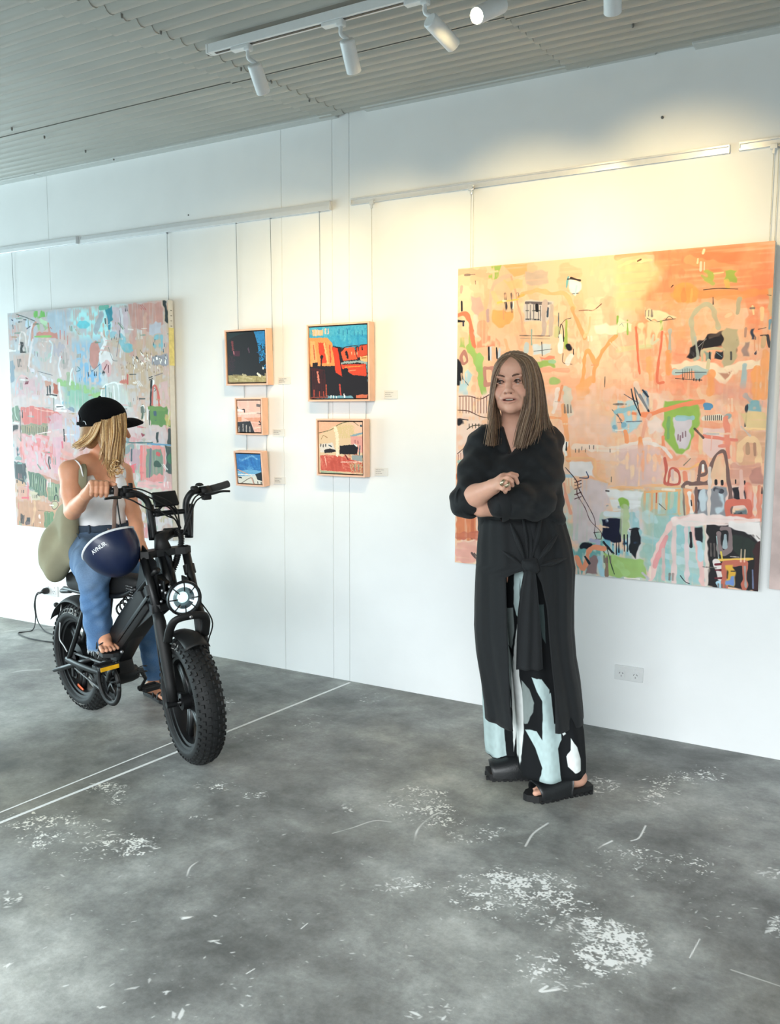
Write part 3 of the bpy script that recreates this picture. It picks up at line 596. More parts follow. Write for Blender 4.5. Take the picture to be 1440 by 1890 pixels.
    P.G([(180, 880), (330, 860), (420, 950), (300, 960), (200, 980)], (246, 150, 120), .9, 'd'); P.L([(180, 700), (200, 860)], 50, (205, 215, 200), .8, 'v'); P.L([(240, 780), (260, 900)], 90, (246, 160, 130), .8, 'v'); P.L([(450, 900), (480, 1040)], 40, (250, 185, 140), .8)
    # fence of thin lines on the left
    P.F(780, 620, 4.0)
    P.G([(256, 420), (520, 420), (500, 760), (256, 960)], (240, 215, 200), .9, 'd', soft=.02)
    P.L([(270, 445), (350, 445), (430, 465), (500, 432), (540, 440)], 5, (90, 55, 50)); P.L([(260, 548), (340, 555), (430, 595), (500, 605)], 5, (90, 60, 50)); P.L([(330, 690), (380, 662), (500, 660)], 5, (80, 70, 50)); P.L([(260, 870), (330, 810), (420, 760), (500, 690)], 5, (90, 60, 50))
    P.ticks([(x, 450) for x in range(278, 520, 22)], 4, 120, (120, 60, 50)); P.ticks([(x, 650) for x in range(345, 500, 24)], 5, 30, (60, 50, 40)); P.ticks([(x, 880 - .7 * (x - 262)) for x in range(266, 480, 18)], 4, 60, (150, 70, 60)); P.O(272, 636, 22, 28, black)
    P.G([(250, 980), (420, 980), (420, 1330), (400, 1500), (250, 1500)], (226, 138, 96), .95, 'v'); P.L([(300, 1100), (300, 1330)], 30, (245, 175, 120), .8, 'v'); P.L([(370, 1050), (370, 1440)], 30, (215, 120, 85), .8, 'v'); P.L([(260, 1480), (400, 1470)], 60, (200, 110, 90), .8, 'h'); P.G([(250, 1520), (410, 1510), (400, 1680), (250, 1670)], (236, 175, 160), .95, 'h'); P.L([(270, 930), (300, 920), (330, 900)], 30, (160, 200, 190), .8)
    # right lower quarter
    P.F(1140, 740, 4.8)
    P.G([(420, 0), (720, 0), (730, 200), (620, 420), (560, 470), (500, 450), (400, 330)], (156, 190, 92)); P.G([(520, 160), (670, 150), (640, 330), (590, 430), (530, 420), (505, 300)], (215, 205, 210)); P.L([(540, 150), (660, 150)], 40, (160, 200, 210), .9); P.ticks([(540, 300), (580, 280), (605, 270), (560, 310)], 10, 44, (150, 120, 130)); P.L([(455, 150), (450, 330)], 26, (130, 175, 110))
    P.L([(130, 110), (280, 120), (480, 60), (760, 0)], 34, (244, 148, 105)); P.L([(290, 130), (240, 240), (220, 330)], 34, (238, 175, 150)); P.L([(70, 260), (80, 360)], 34, (248, 160, 110)); P.L([(205, 340), (212, 450)], 40, (248, 165, 105)); P.L([(405, 320), (405, 470)], 36, (246, 155, 115)); P.G([(260, 170), (330, 130), (400, 180), (390, 260), (270, 290)], (242, 222, 212), .9)
    P.G([(0, 0), (180, 0), (210, 150), (100, 210), (0, 190)], (190, 215, 222), .9, 'd'); P.L([(150, -120), (200, 120)], 9, black); P.L([(60, -60), (190, 20)], 5, (60, 60, 80)); P.L([(200, -60), (280, 90)], 14, (30, 35, 55)); P.L([(240, -70), (290, 60)], 40, (110, 150, 180), .8, 'd'); P.L([(0, 110), (40, 200)], 6, (50, 70, 90)); P.L([(0, 190), (200, 185)], 4, (90, 100, 120)); P.L([(0, 262), (160, 235)], 5, white)
    P.L([(785, 40), (825, 40)], 40, (95, 150, 190)); P.L([(780, 70), (820, 70)], 16, (95, 150, 190)); P.L([(770, 155), (930, 145)], 44, (238, 225, 205)); P.ticks([(780 + 18 * i, 130) for i in range(9)], 6, 40, (50, 40, 40)); P.L([(970, 140), (985, 145)], 50, (150, 175, 180), .9); P.G([(1145, 0), (1290, 0), (1280, 100), (1150, 95)], (130, 180, 190), .9, 'd'); P.L([(1150, 10), (1130, 220)], 22, (45, 45, 55), .9, 'd')
    P.G([(1080, 100), (1300, 100), (1320, 250), (1150, 240)], (232, 205, 150), .9, 'h'); P.L([(1130, 250), (1320, 250)], 20, (252, 215, 160)); P.G([(1060, 260), (1320, 260), (1320, 560), (1070, 560)], (228, 175, 140), .9, 'h'); P.L([(1090, 530), (1090, 400), (1150, 350), (1230, 350), (1260, 420), (1250, 560)], 50, (246, 205, 160)); P.L([(1155, 380), (1160, 460)], 30, (190, 150, 120)); P.L([(1220, 380), (1222, 480)], 24, (185, 140, 115))
    P.G([(760, 240), (940, 240), (950, 440), (820, 500), (750, 440)], (244, 208, 200), .95); P.L([(740, 250), (740, 460)], 30, (244, 205, 160), .9); P.L([(770, 310), (850, 325), (980, 340), (1060, 345)], 26, (236, 140, 120)); P.L([(965, 150), (975, 320), (985, 500)], 44, (240, 150, 125)); P.L([(905, 400), (960, 400)], 30, (238, 150, 130)); P.L([(840, 300), (830, 440)], 10, (245, 180, 160))
    P.G([(0, 400), (200, 400), (400, 430), (420, 700), (200, 770), (0, 760)], (226, 192, 186), .9, 'd', soft=.03); P.L([(0, 420), (180, 370), (380, 400), (480, 500)], 26, (240, 228, 220), .9); P.L([(0, 780), (140, 775), (300, 750), (560, 760)], 24, (246, 190, 140)); P.G([(420, 560), (550, 500), (700, 500), (700, 600), (560, 600)], (240, 190, 165), .8, 'h')
    P.L([(420, 510), (435, 600), (420, 700), (440, 735), (545, 735), (545, 640), (490, 600), (465, 640), (450, 740)], 24, (205, 105, 90)); P.L([(490, 620), (490, 700)], 26, (225, 190, 180)); P.L([(595, 640), (600, 700)], 36, (238, 150, 120)); P.L([(560, 600), (640, 600), (720, 560)], 18, (250, 190, 130)); P.L([(590, 570), (650, 510)], 8, (150, 130, 110))
    P.G([(1000, 560), (1290, 560), (1290, 730), (1000, 760)], (222, 160, 140), .85, 'h'); P.G([(1180, 600), (1290, 590), (1290, 720), (1180, 720)], (196, 138, 125), .8)
    # the brown bell and arches
    P.G([(840, 560), (890, 480), (950, 480), (980, 640), (985, 720), (800, 760)], (240, 200, 165), .9, 'v')
    P.L([(720, 700), (735, 600), (762, 540), (785, 590), (790, 640), (740, 660)], 26, brown); P.L([(740, 660), (715, 660)], 14, brown); P.L([(762, 570), (760, 620)], 20, white); P.L([(580, 760), (620, 730), (800, 720), (820, 640), (850, 530), (890, 465), (950, 450), (975, 560), (985, 700), (1005, 860), (1000, 1050), (930, 1120)], 30, brown); P.L([(590, 760), (590, 900), (597, 1010)], 18, brown); P.L([(640, 745), (800, 740)], 16, brown)
    P.G([(590, 770), (680, 790), (700, 1010), (610, 1010)], (244, 165, 120), .95); P.L([(640, 820), (660, 990)], 30, white, .9); P.L([(655, 880), (660, 930)], 10, black)
    P.G([(700, 790), (960, 760), (970, 1040), (700, 1030)], (150, 150, 155)); P.G([(720, 790), (800, 780), (760, 860), (720, 1000)], (70, 65, 75), .95, 'd'); P.O(775, 880, 34, 110, (205, 218, 224), .95); P.O(905, 900, 44, 110, (200, 215, 222), .95, 'd'); P.L([(870, 790), (930, 800)], 36, (60, 60, 70), .9, 'd'); P.L([(700, 770), (700, 1000)], 22, brown)
    P.ticks([(875, 705), (930, 710)], 18, 30, black); P.G([(1030, 790), (1080, 770), (1080, 870), (1030, 870)], (35, 28, 35)); P.G([(1120, 790), (1150, 780), (1150, 870), (1125, 870)], (35, 30, 40)); P.L([(1100, 620), (1100, 860)], 34, (236, 190, 175)); P.ticks([(1050, 700), (1130, 710)], 10, 30, black); P.L([(1170, 750), (1180, 1050)], 60, (236, 140, 115), .9, 'v'); P.L([(1260, 760), (1260, 1040)], 50, (232, 135, 108), .8, 'v')
    P.L([(985, 1030), (980, 930), (1020, 900), (1130, 895), (1170, 940), (1160, 1020), (1010, 1025)], 52, (220, 120, 100)); P.G([(1030, 960), (1130, 950), (1140, 1000), (1030, 1005)], (110, 125, 130)); P.L([(1040, 990), (1130, 990)], 26, (45, 50, 55), .9, 'd')
    # striped arches mid
    P.G([(0, 800), (580, 780), (580, 1010), (0, 1010)], (190, 200, 175), .7, 'v', soft=.03)
    for x, c in ((270, (190, 210, 190)), (385, (195, 215, 215)), (520, (160, 205, 195)), (460, (170, 205, 175))): P.L([(x, 810), (x - 12, 990)], 30, c, .95)
    for x in (245, 310, 350, 440, 550): P.L([(x, 800), (x - 6, 1010)], 20, (236, 180, 130), .9)
    P.L([(350, 800), (345, 900)], 12, (210, 110, 80)); P.L([(370, 910), (430, 965)], 6, (50, 55, 65)); P.L([(240, 810), (560, 790)], 18, (240, 185, 130)); P.L([(260, 1020), (560, 1000)], 16, (225, 190, 140))
    P.G([(0, 810), (210, 810), (230, 1440), (190, 1440), (0, 1100)], (222, 222, 226), .85, 'v', soft=.02); P.G([(210, 800), (290, 1020), (480, 1050), (300, 1560), (230, 1440)], (176, 200, 184), .9, 'v', soft=.02)
    P.G([(300, 1020), (800, 1010), (800, 1640), (270, 1590)], (172, 206, 202), .9, 'v', soft=.01); P.mottle(26, [(150, 200, 205), (200, 222, 225), (160, 195, 185)], .08, .8, (.58, .76, .78, 1), ('v',))
    P.L([(290, 1560), (360, 1340), (420, 1200), (500, 1070), (620, 1040), (1000, 1050)], 56, (240, 205, 198)); P.L([(330, 1460), (400, 1300), (440, 1200)], 40, (232, 160, 160), .9); P.L([(410, 1320), (410, 1580)], 28, (215, 190, 185)); P.L([(505, 1110), (500, 1600)], 40, (228, 205, 200)); P.L([(610, 1090), (620, 1600)], 36, (225, 208, 208)); P.L([(660, 1090), (720, 1330), (760, 1620)], 46, (236, 196, 190)); P.L([(820, 600), (815, 900), (800, 1250), (790, 1620)], 34, (232, 215, 205))
    P.G([(700, 1120), (770, 1120), (760, 1250), (720, 1250)], (25, 25, 35)); P.L([(650, 1170), (655, 1290)], 24, (20, 25, 35)); P.L([(560, 1550), (600, 1600), (640, 1620)], 6, (40, 50, 55)); P.L([(730, 1260), (740, 1400)], 40, (190, 220, 228), .9)
    P.G([(480, 1040), (820, 1000), (1280, 1060), (1280, 1110), (820, 1110), (500, 1100)], (246, 226, 220), .95, 'h')
    # bottom right: dark table corner
    P.G([(820, 1110), (1280, 1090), (1265, 1690), (800, 1640)], (26, 22, 26)); P.G([(1000, 1080), (1280, 1090), (1280, 1290), (1180, 1180), (1000, 1120)], (240, 232, 228)); P.G([(1150, 1210), (1250, 1260), (1240, 1400), (1120, 1400), (1020, 1300), (1020, 1180)], (38, 52, 44), .9, 'v'); P.L([(1250, 1290), (1240, 1660)], 70, (62, 32, 34)); P.L([(900, 1180), (905, 1320), (950, 1350), (1000, 1300), (995, 1150), (930, 1130)], 40, (140, 122, 122)); P.L([(958, 1190), (955, 1290)], 34, (165, 180, 185)); P.L([(880, 1200), (900, 1400)], 10, (180, 205, 205)); P.L([(920, 1340), (930, 1400)], 12, (225, 200, 90))
    P.L([(890, 1410), (1000, 1410), (1200, 1400)], 22, (240, 196, 96)); P.L([(880, 1430), (905, 1560)], 60, (236, 225, 220)); P.L([(870, 1450), (930, 1445)], 16, (120, 30, 45)); P.L([(870, 1500), (930, 1500)], 18, (110, 30, 45)); P.L([(870, 1570), (930, 1570)], 20, (110, 28, 42)); P.L([(900, 1620), (905, 1650)], 50, (180, 215, 230)); P.L([(950, 1650), (955, 1440), (1130, 1440), (1130, 1670)], 44, (196, 112, 92), 1, '', False); P.G([(985, 1470), (1055, 1470), (1055, 1660), (985, 1650)], (230, 180, 70)); P.G([(985, 1550), (1050, 1550), (1050, 1650), (985, 1650)], (120, 150, 205), 1, 'd'); P.L([(1010, 1510), (1045, 1510)], 14, (60, 50, 50)); P.L([(1200, 1500), (1205, 1660)], 14, (110, 120, 150)); P.L([(1130, 1470), (1140, 1650)], 16, (170, 160, 155))
    # lower middle
    P.F(1000, 700, 4.975)
    P.L([(150, 100), (110, 300)], 40, (245, 228, 220), .9); P.L([(230, 100), (250, 300)], 80, (214, 212, 200), .9, 'v'); P.L([(190, 60), (160, 200)], 22, (236, 160, 120)); P.L([(200, 240), (220, 420), (240, 560), (245, 740)], 44, (248, 178, 130)); P.L([(80, 350), (200, 360)], 22, (248, 175, 130)); P.G([(205, 560), (235, 560), (235, 700), (210, 700)], white); P.L([(230, 580), (228, 650)], 12, black)
    P.G([(280, 130), (470, 120), (600, 400), (580, 560), (300, 560)], (248, 210, 190), .7, 'h', soft=.03); P.G([(640, 300), (870, 250), (930, 400), (780, 520), (650, 480)], (176, 212, 224), .9, 'd'); P.L([(650, 280), (740, 380)], 8, (70, 100, 120)); P.L([(680, 300), (860, 260)], 50, (150, 200, 215), .9, 'h'); P.L([(670, 440), (760, 420)], 40, (120, 170, 195), .8, 'd'); P.L([(780, 390), (920, 385)], 6, (90, 100, 120)); P.L([(680, 470), (780, 465)], 8, white)
    P.L([(825, 90), (850, 200), (910, 330)], 10, (30, 40, 55)); P.L([(855, 80), (920, 190), (980, 290)], 12, (30, 40, 55)); P.L([(930, 100), (980, 160)], 16, (40, 55, 75)); P.L([(870, 60), (960, 260)], 60, (236, 232, 228), .5)
    P.L([(300, 620), (680, 640), (980, 560)], 60, (246, 228, 216), .8, 'h'); P.ticks([(312, 640), (345, 640), (372, 620), (440, 610), (405, 640), (630, 640), (480, 610)], 6, 30, (80, 70, 70)); P.L([(770, 480), (785, 570)], 38, (248, 165, 115)); P.L([(905, 540), (915, 660)], 40, (248, 165, 110))
    P.L([(230, 730), (460, 730), (490, 820), (510, 900), (620, 960)], 22, (248, 196, 150)); P.G([(270, 770), (440, 740), (470, 800), (480, 900), (280, 890)], (238, 238, 244), .9); P.L([(350, 905), (430, 905), (412, 850)], 7, (50, 70, 110)); P.L([(210, 890), (280, 890)], 30, (170, 205, 225), .8)
    P.G([(700, 640), (980, 600), (990, 980), (780, 1000), (690, 850)], (226, 194, 188), .8, 'd', soft=.03); P.L([(640, 1005), (740, 990), (930, 1000)], 20, (248, 196, 148)); P.G([(380, 920), (600, 940), (620, 1130), (540, 1260), (470, 1480), (300, 1500), (270, 1150)], (222, 206, 208), .92, 'v'); P.L([(210, 960), (230, 1100), (270, 1230)], 30, (244, 176, 150)); P.G([(600, 1010), (940, 1030), (930, 1180), (640, 1200)], (236, 238, 238), .9, 'h')
    P.L([(220, 810), (320, 930), (350, 1020), (470, 1240), (495, 1330), (490, 1420), (560, 1560), (640, 1700), (670, 1780)], 7, (70, 50, 55)); P.L([(330, 970), (330, 1060), (400, 1180), (450, 1300), (545, 1400), (550, 1460)], 6, (90, 60, 60)); P.ticks([(300, 920), (305, 970), (315, 1010), (325, 1060), (340, 1100)], 5, 1, (80, 50, 50)); [P.L([(305, y), (365, y - 22)], 6, (90, 55, 55)) for y in (950, 980, 1010, 1060, 1100)]; P.L([(480, 1410), (545, 1402)], 6, (50, 40, 45)); P.L([(495, 1470), (550, 1468)], 6, (50, 40, 45))
    P.G([(555, 1290), (720, 1280), (725, 1480), (600, 1500), (555, 1440)], (18, 22, 52)); P.L([(600, 1300), (610, 1360)], 26, (200, 215, 225), .9, 'd'); P.L([(600, 1230), (720, 1240)], 50, (220, 230, 236), .9); P.L([(610, 1170), (800, 1180)], 30, (120, 140, 160), .9, 'd'); P.O(755, 1140, 48, 50, (150, 190, 90)); P.L([(765, 1180), (760, 1420)], 80, (188, 205, 160), .95, 'v'); P.G([(800, 1380), (880, 1360), (910, 1500), (870, 1640), (810, 1560)], (28, 32, 40)); P.L([(810, 1380), (880, 1390), (905, 1500)], 10, black); P.G([(560, 1480), (800, 1500), (820, 1640), (760, 1660), (620, 1560)], (120, 185, 205), .95, 'd'); P.ticks([(690, 1460), (710, 1440), (760, 1430), (790, 1430), (820, 1440)], 10, 150, (20, 25, 40)); P.L([(660, 1520), (880, 1500)], 16, (40, 60, 85), .9, 'd'); P.L([(570, 1500), (660, 1600)], 22, (30, 35, 50))
    P.G([(290, 1560), (560, 1480), (560, 1560), (420, 1790), (330, 1790)], (110, 170, 170), .9, 'd'); P.O(400, 1530, 60, 40, (22, 28, 42)); P.L([(460, 1480), (520, 1490), (515, 1540)], 40, (180, 180, 205)); P.G([(430, 1640), (520, 1620), (520, 1790), (410, 1790)], (150, 125, 125)); P.L([(320, 1640), (385, 1740), (450, 1560), (580, 1550)], 44, (238, 158, 124)); P.L([(400, 1630), (440, 1690)], 20, (25, 50, 60)); P.G([(570, 1600), (950, 1660), (960, 1830), (600, 1810)], (166, 200, 120), .95); P.L([(640, 1620), (780, 1780)], 60, (175, 210, 140), .8, 'd'); P.L([(530, 1640), (560, 1790)], 44, (170, 210, 225), .9); P.L([(600, 1650), (600, 1800)], 30, (150, 125, 110)); P.L([(930, 1780), (980, 1830)], 24, (200, 195, 200)); P.L([(760, 1825), (900, 1835)], 8, white)
    P.L([(600, 1540), (640, 1700), (670, 1790)], 8, (50, 70, 60))
    detail(P, 60)
    return P.out(1.06)

def paint_left(r):
    P = Pic(1000, 1040, (206, 200, 200), 23, *r)
    black, white, sage, pinkl, rose, sky, teal = (20, 22, 26), (240, 242, 244), (120, 150, 125), (222, 182, 184), (214, 120, 116), (170, 214, 230), (120, 196, 204)
    P.mottle(120, [(214, 208, 206), (200, 214, 224), (222, 200, 196), (206, 196, 190)], .16, .7, (0, 0, .6, .45), ('v', 'd')); P.mottle(90, [(216, 180, 172), (206, 186, 164), (210, 204, 202)], .14, .7, (.6, 0, 1, .5), ('v', 'd')); P.mottle(120, [(214, 176, 176), (220, 190, 188), (206, 160, 150)], .14, .7, (0, .45, .5, 1), ('v', 'd')); P.mottle(110, [(200, 190, 196), (196, 170, 160), (150, 180, 165), (210, 150, 150)], .11, .8, (.5, .5, 1, 1), ('v', 'd')); P.mottle(80, [(204, 166, 136), (190, 150, 122), (212, 180, 150)], .12, .85, (0, .82, .7, 1), ('v', 'h'))
    P.F(0, 530, 3.937)
    P.G([(520, 160), (900, 140), (880, 330), (740, 400), (600, 380), (520, 300)], (190, 240, 244), .95, 'd', soft=.05); P.G([(330, 180), (520, 160), (500, 330), (370, 380)], (190, 208, 222), .9, 'v', soft=.02); P.G([(520, 400), (740, 380), (760, 700), (560, 700)], (166, 200, 222), .95, 'd', soft=.05); P.O(610, 270, 50, 26, (120, 215, 228), .9); P.G([(590, 560), (740, 580), (740, 700), (600, 720)], (140, 190, 224), .9, 'd', soft=.03)
    P.G([(470, 700), (640, 710), (760, 760), (640, 900), (480, 860)], (150, 196, 176), .9, 'v', soft=.04); P.L([(430, 690), (560, 720), (720, 780)], 50, (160, 200, 140), .9, 'd'); P.L([(500, 640), (500, 740)], 40, (170, 190, 160), .8)
    P.G([(930, 120), (1180, 110), (1190, 260), (1100, 330), (950, 280)], (206, 164, 156), .95, 'v'); P.L([(980, 280), (960, 480)], 60, (210, 172, 164), .9, 'v'); P.L([(1060, 200), (1050, 430)], 40, (214, 180, 168), .9, 'v'); P.G([(1195, 100), (1216, 98), (1220, 260), (1205, 250)], (34, 52, 52)); P.G([(1080, 270), (1170, 250), (1170, 330), (1090, 350)], (198, 206, 220), .9)
    P.G([(770, 150), (820, 140), (820, 220), (780, 260)], (60, 160, 178)); P.L([(790, 200), (800, 300)], 30, (70, 165, 190)); P.L([(730, 150), (790, 140)], 30, (120, 190, 175), .9); P.G([(820, 150), (930, 140), (930, 330), (810, 340)], (214, 200, 210), .9, 'v'); P.L([(880, 160), (900, 380), (880, 500)], 34, (222, 226, 232), .9); P.L([(735, 200), (700, 310)], 50, (176, 188, 198), .9)
    P.O(690, 490, 40, 100, (206, 158, 150)); P.L([(740, 340), (770, 400), (730, 480)], 26, (232, 236, 240)); P.O(780, 520, 50, 60, (232, 232, 234), .95); P.O(785, 590, 34, 60, (222, 190, 192)); P.O(757, 625, 10, 20, black); P.L([(790, 570), (792, 620)], 8, (120, 60, 70)); P.ticks([(690, 615), (705, 615), (645, 620)], 9, 26, (40, 70, 100)); P.L([(780, 560), (760, 600)], 8, (150, 80, 90)); P.L([(760, 650), (770, 700)], 60, (210, 220, 226), .8, 'v')
    P.O(930, 440, 40, 36, (130, 196, 210), .95); P.L([(880, 390), (930, 450)], 40, (150, 200, 212), .9); P.L([(790, 340), (880, 360)], 40, (160, 200, 214), .8, 'd'); P.ticks([(815, 370), (835, 360), (850, 365)], 5, 16, (60, 90, 110))
    P.G([(880, 480), (1060, 400), (1220, 420), (1230, 760), (900, 780)], (200, 180, 156), .9, 'd', soft=.05); P.O(1165, 400, 55, 60, (140, 196, 212), .9, 'd'); P.ticks([(1120, 400), (1130, 380), (1200, 410), (1190, 450)], 7, 20, (50, 100, 120)); P.G([(1110, 500), (1225, 490), (1230, 570), (1110, 560)], (160, 164, 176), .9)
    for i in range(34):
        x = P.rng.uniform(950, 1210); y = 520 + P.rng.normal() * 22; P.L([(x, y), (x + 2, y + 12)], 7, (250, 250, 246)); P.L([(x - 5, y - 16), (x - 4, y - 8)], 4, (110, 100, 90))
    for i in range(40):
        x = P.rng.uniform(880, 1210); y = P.rng.uniform(540, 620); P.L([(x, y), (x, y + 8)], 5, (225, 215, 200) if i % 2 else (150, 130, 110))
    P.G([(740, 700), (870, 680), (940, 760), (960, 900), (740, 860)], (206, 218, 216), .8, 'v', soft=.02); P.L([(735, 860), (745, 740), (800, 700), (860, 710), (870, 880)], 12, (232, 240, 244)); P.L([(770, 720), (775, 860)], 10, (130, 170, 180)); P.L([(830, 720), (840, 860)], 10, (236, 242, 244)); P.L([(930, 640), (930, 700)], 14, (200, 110, 100)); P.L([(910, 680), (890, 690)], 34, (206, 130, 115), .9)
    P.L([(1085, 660), (1110, 650)], 8, black); P.L([(1088, 674), (1112, 664)], 8, black); P.L([(1104, 680), (1100, 870)], 20, black); P.L([(1120, 680), (1118, 720)], 18, white); P.L([(1110, 850), (1115, 740), (1130, 715), (1150, 760), (1162, 870)], 18, (208, 116, 104)); P.L([(1125, 735), (1138, 745), (1125, 757)], 4, (60, 40, 40)); P.G([(1160, 700), (1230, 680), (1230, 860), (1180, 840)], (214, 186, 190), .8, 'd')
    P.G([(1030, 870), (1045, 865), (1050, 960), (1030, 965)], (90, 110, 90)); P.L([(1048, 860), (1050, 970)], 6, white); P.L([(1074, 875), (1074, 960)], 8, white); P.G([(1085, 880), (1210, 870), (1240, 1010), (1095, 1010)], (106, 148, 78)); P.L([(1130, 905), (1135, 960)], 22, (60, 90, 120), .9, 'd'); P.O(1215, 970, 15, 40, (190, 180, 110)); P.L([(1090, 900), (1090, 1000)], 10, (50, 70, 50)); P.L([(1240, 900), (1220, 1020)], 8, (200, 200, 150))
    P.G([(940, 960), (1090, 1000), (1200, 1010), (1230, 1100), (1100, 1110), (930, 1090)], (206, 190, 190), .9, 'd'); P.O(1040, 1075, 10, 14, (150, 30, 60)); P.G([(1140, 1060), (1160, 1060), (1160, 1130), (1145, 1130)], (35, 50, 50)); P.L([(1240, 1040), (1235, 1140)], 34, (45, 60, 55)); P.L([(860, 1110), (960, 1130), (1110, 1130)], 10, (90, 120, 120)); P.L([(900, 1100), (930, 1105)], 50, (120, 150, 155), .8, 'd')
    P.L([(1075, 1138), (1260, 1150)], 12, (110, 160, 190)); P.G([(1020, 1150), (1200, 1160), (1200, 1430), (1020, 1400)], (220, 150, 146), .95, 'v'); P.G([(1070, 1180), (1180, 1180), (1190, 1360), (1060, 1380)], (120, 150, 130), .9, 'v'); P.L([(1030, 1160), (1030, 1400)], 20, (222, 130, 130)); P.L([(1100, 1180), (1090, 1380)], 18, (110, 110, 130), .8); P.O(1145, 1290, 24, 22, (30, 80, 60)); P.G([(1205, 1150), (1255, 1160), (1260, 1360), (1210, 1340)], (40, 66, 58), .95, 'v'); P.O(1235, 1240, 22, 40, (60, 120, 80)); P.L([(1150, 1210), (1160, 1215)], 26, (200, 90, 90))
    P.G([(940, 1180), (1020, 1170), (1010, 1330), (960, 1350)], (190, 160, 170), .9, 'v'); P.G([(930, 1290), (1000, 1290), (980, 1350), (930, 1340)], (226, 100, 110), .9); P.L([(960, 1180), (960, 1260)], 14, (70, 90, 100)); P.L([(960, 1160), (900, 1200)], 40, (120, 150, 150), .7, 'd'); P.G([(1000, 1400), (1250, 1420), (1260, 1480), (1000, 1460)], (224, 176, 176), .9, 'h'); P.G([(900, 1460), (1265, 1470), (1270, 1560), (920, 1560)], (206, 200, 190), .9, 'd'); P.G([(960, 1560), (1270, 1560), (1275, 1700), (1000, 1720)], (188, 184, 160), .9, 'd')
    # left half
    P.F(0, 550, 8)
    P.G([(510, 190), (710, 185), (680, 270), (600, 300), (520, 290)], (130, 200, 110), .95, 'd'); P.G([(560, 380), (710, 370), (700, 470), (560, 480)], (170, 205, 160), .9, 'd'); P.L([(600, 330), (680, 380)], 60, (200, 230, 200), .9); P.L([(480, 620), (490, 430), (530, 370)], 50, (214, 158, 142), .9, 'v'); P.G([(540, 500), (840, 510), (840, 590), (700, 600), (540, 560)], (216, 156, 144), .95); P.L([(720, 380), (740, 520)], 40, (216, 160, 146), .9); P.L([(520, 570), (760, 565)], 24, (160, 205, 130)); P.ticks([(895, 480), (955, 490), (1005, 560)], 16, 120, (216, 150, 144))
    P.G([(120, 400), (290, 400), (300, 600), (140, 640)], (214, 182, 178), .9, 'd'); P.O(220, 330, 90, 60, (206, 214, 222), .9, 'd'); P.L([(175, 320), (195, 330)], 14, (70, 80, 110)); P.L([(250, 240), (400, 290), (520, 340)], 14, (120, 130, 130)); P.O(420, 380, 40, 60, (206, 226, 240), .9); P.L([(400, 455), (450, 420)], 12, (70, 80, 110)); P.L([(480, 380), (440, 560), (420, 700)], 30, (230, 230, 238), .9)
    P.L([(285, 760), (300, 560), (330, 500), (380, 560), (390, 780)], 34, (236, 228, 226)); P.G([(300, 640), (340, 635), (345, 800), (305, 808)], black); P.L([(310, 800), (390, 798)], 18, black); P.ticks([(360, 660), (375, 700)], 6, 90, (130, 110, 110)); P.ticks([(235, 615), (250, 612)], 8, 26, (90, 80, 90)); P.ticks([(430, 740), (460, 740), (520, 790), (560, 800)], 10, 60, (120, 110, 120)); P.L([(150, 780), (230, 780)], 34, white); P.G([(210, 830), (460, 830), (470, 1080), (220, 1080)], (210, 186, 178), .9, 'v', soft=.02)
    P.L([(430, 1000), (460, 760), (490, 620)], 40, (232, 226, 228), .9, 'v'); P.O(860, 760, 120, 110, (190, 186, 196), .9, 'd'); P.L([(740, 640), (780, 700), (750, 940)], 36, (222, 232, 236), .9); P.O(960, 920, 70, 130, (188, 178, 176), .9, 'd'); P.L([(900, 870), (870, 1010), (900, 1150)], 40, (230, 232, 238), .9); P.L([(560, 1080), (700, 1120), (780, 1140)], 8, (120, 120, 130)); P.L([(450, 1050), (600, 1160), (760, 1220)], 60, (222, 220, 228), .9, 'd'); P.L([(540, 820), (640, 920), (740, 840)], 60, (184, 204, 196), .8, 'd')
    P.L([(1130, 1010), (1130, 1080), (1190, 1060), (1150, 1010)], 12, (90, 140, 150)); P.L([(1040, 1280), (1050, 1120), (1080, 1040)], 26, (230, 236, 236)); P.L([(1090, 1100), (1120, 1280)], 20, (200, 226, 232)); P.ticks([(1210, 1160), (1180, 1180), (1010, 1380), (1030, 1380)], 7, 60, (100, 150, 180)); P.G([(150, 920), (210, 920), (240, 1200), (170, 1260)], (150, 168, 182), .95, 'v')
    P.L([(230, 1450), (250, 1250), (310, 1150), (400, 1170), (440, 1260)], 30, (226, 196, 196)); P.G([(270, 1180), (640, 1200), (640, 1450), (260, 1450)], (214, 184, 188), .9, 'd', soft=.02); P.L([(385, 1235), (425, 1235)], 10, (130, 30, 60)); P.G([(385, 1235), (425, 1235), (428, 1282), (385, 1282)], (130, 26, 56)); P.L([(390, 1180), (410, 1190)], 22, (140, 60, 80)); P.G([(660, 1230), (760, 1230), (740, 1320), (680, 1320)], (206, 162, 146)); P.G([(800, 1270), (860, 1270), (855, 1420), (795, 1400)], (192, 106, 76)); P.L([(705, 1310), (710, 1420)], 20, (50, 60, 66)); P.O(745, 1360, 20, 60, (60, 70, 76)); P.L([(700, 1430), (770, 1430), (845, 1440)], 20, (26, 24, 26)); P.L([(880, 1260), (890, 1400), (925, 1560)], 40, (232, 240, 242)); P.L([(740, 1450), (830, 1470)], 40, (230, 230, 226), .9); P.L([(800, 1480), (800, 1680)], 20, (140, 150, 140)); P.L([(830, 1600), (960, 1610)], 50, white); P.L([(840, 1608), (940, 1604)], 10, black); P.L([(950, 1550), (1010, 1560)], 60, (150, 190, 205), .8, 'd'); P.L([(1000, 1600), (1100, 1660)], 50, (130, 150, 170), .8, 'd'); P.L([(830, 1660), (980, 1670)], 26, white)
    P.F(10, 750, 7.875)
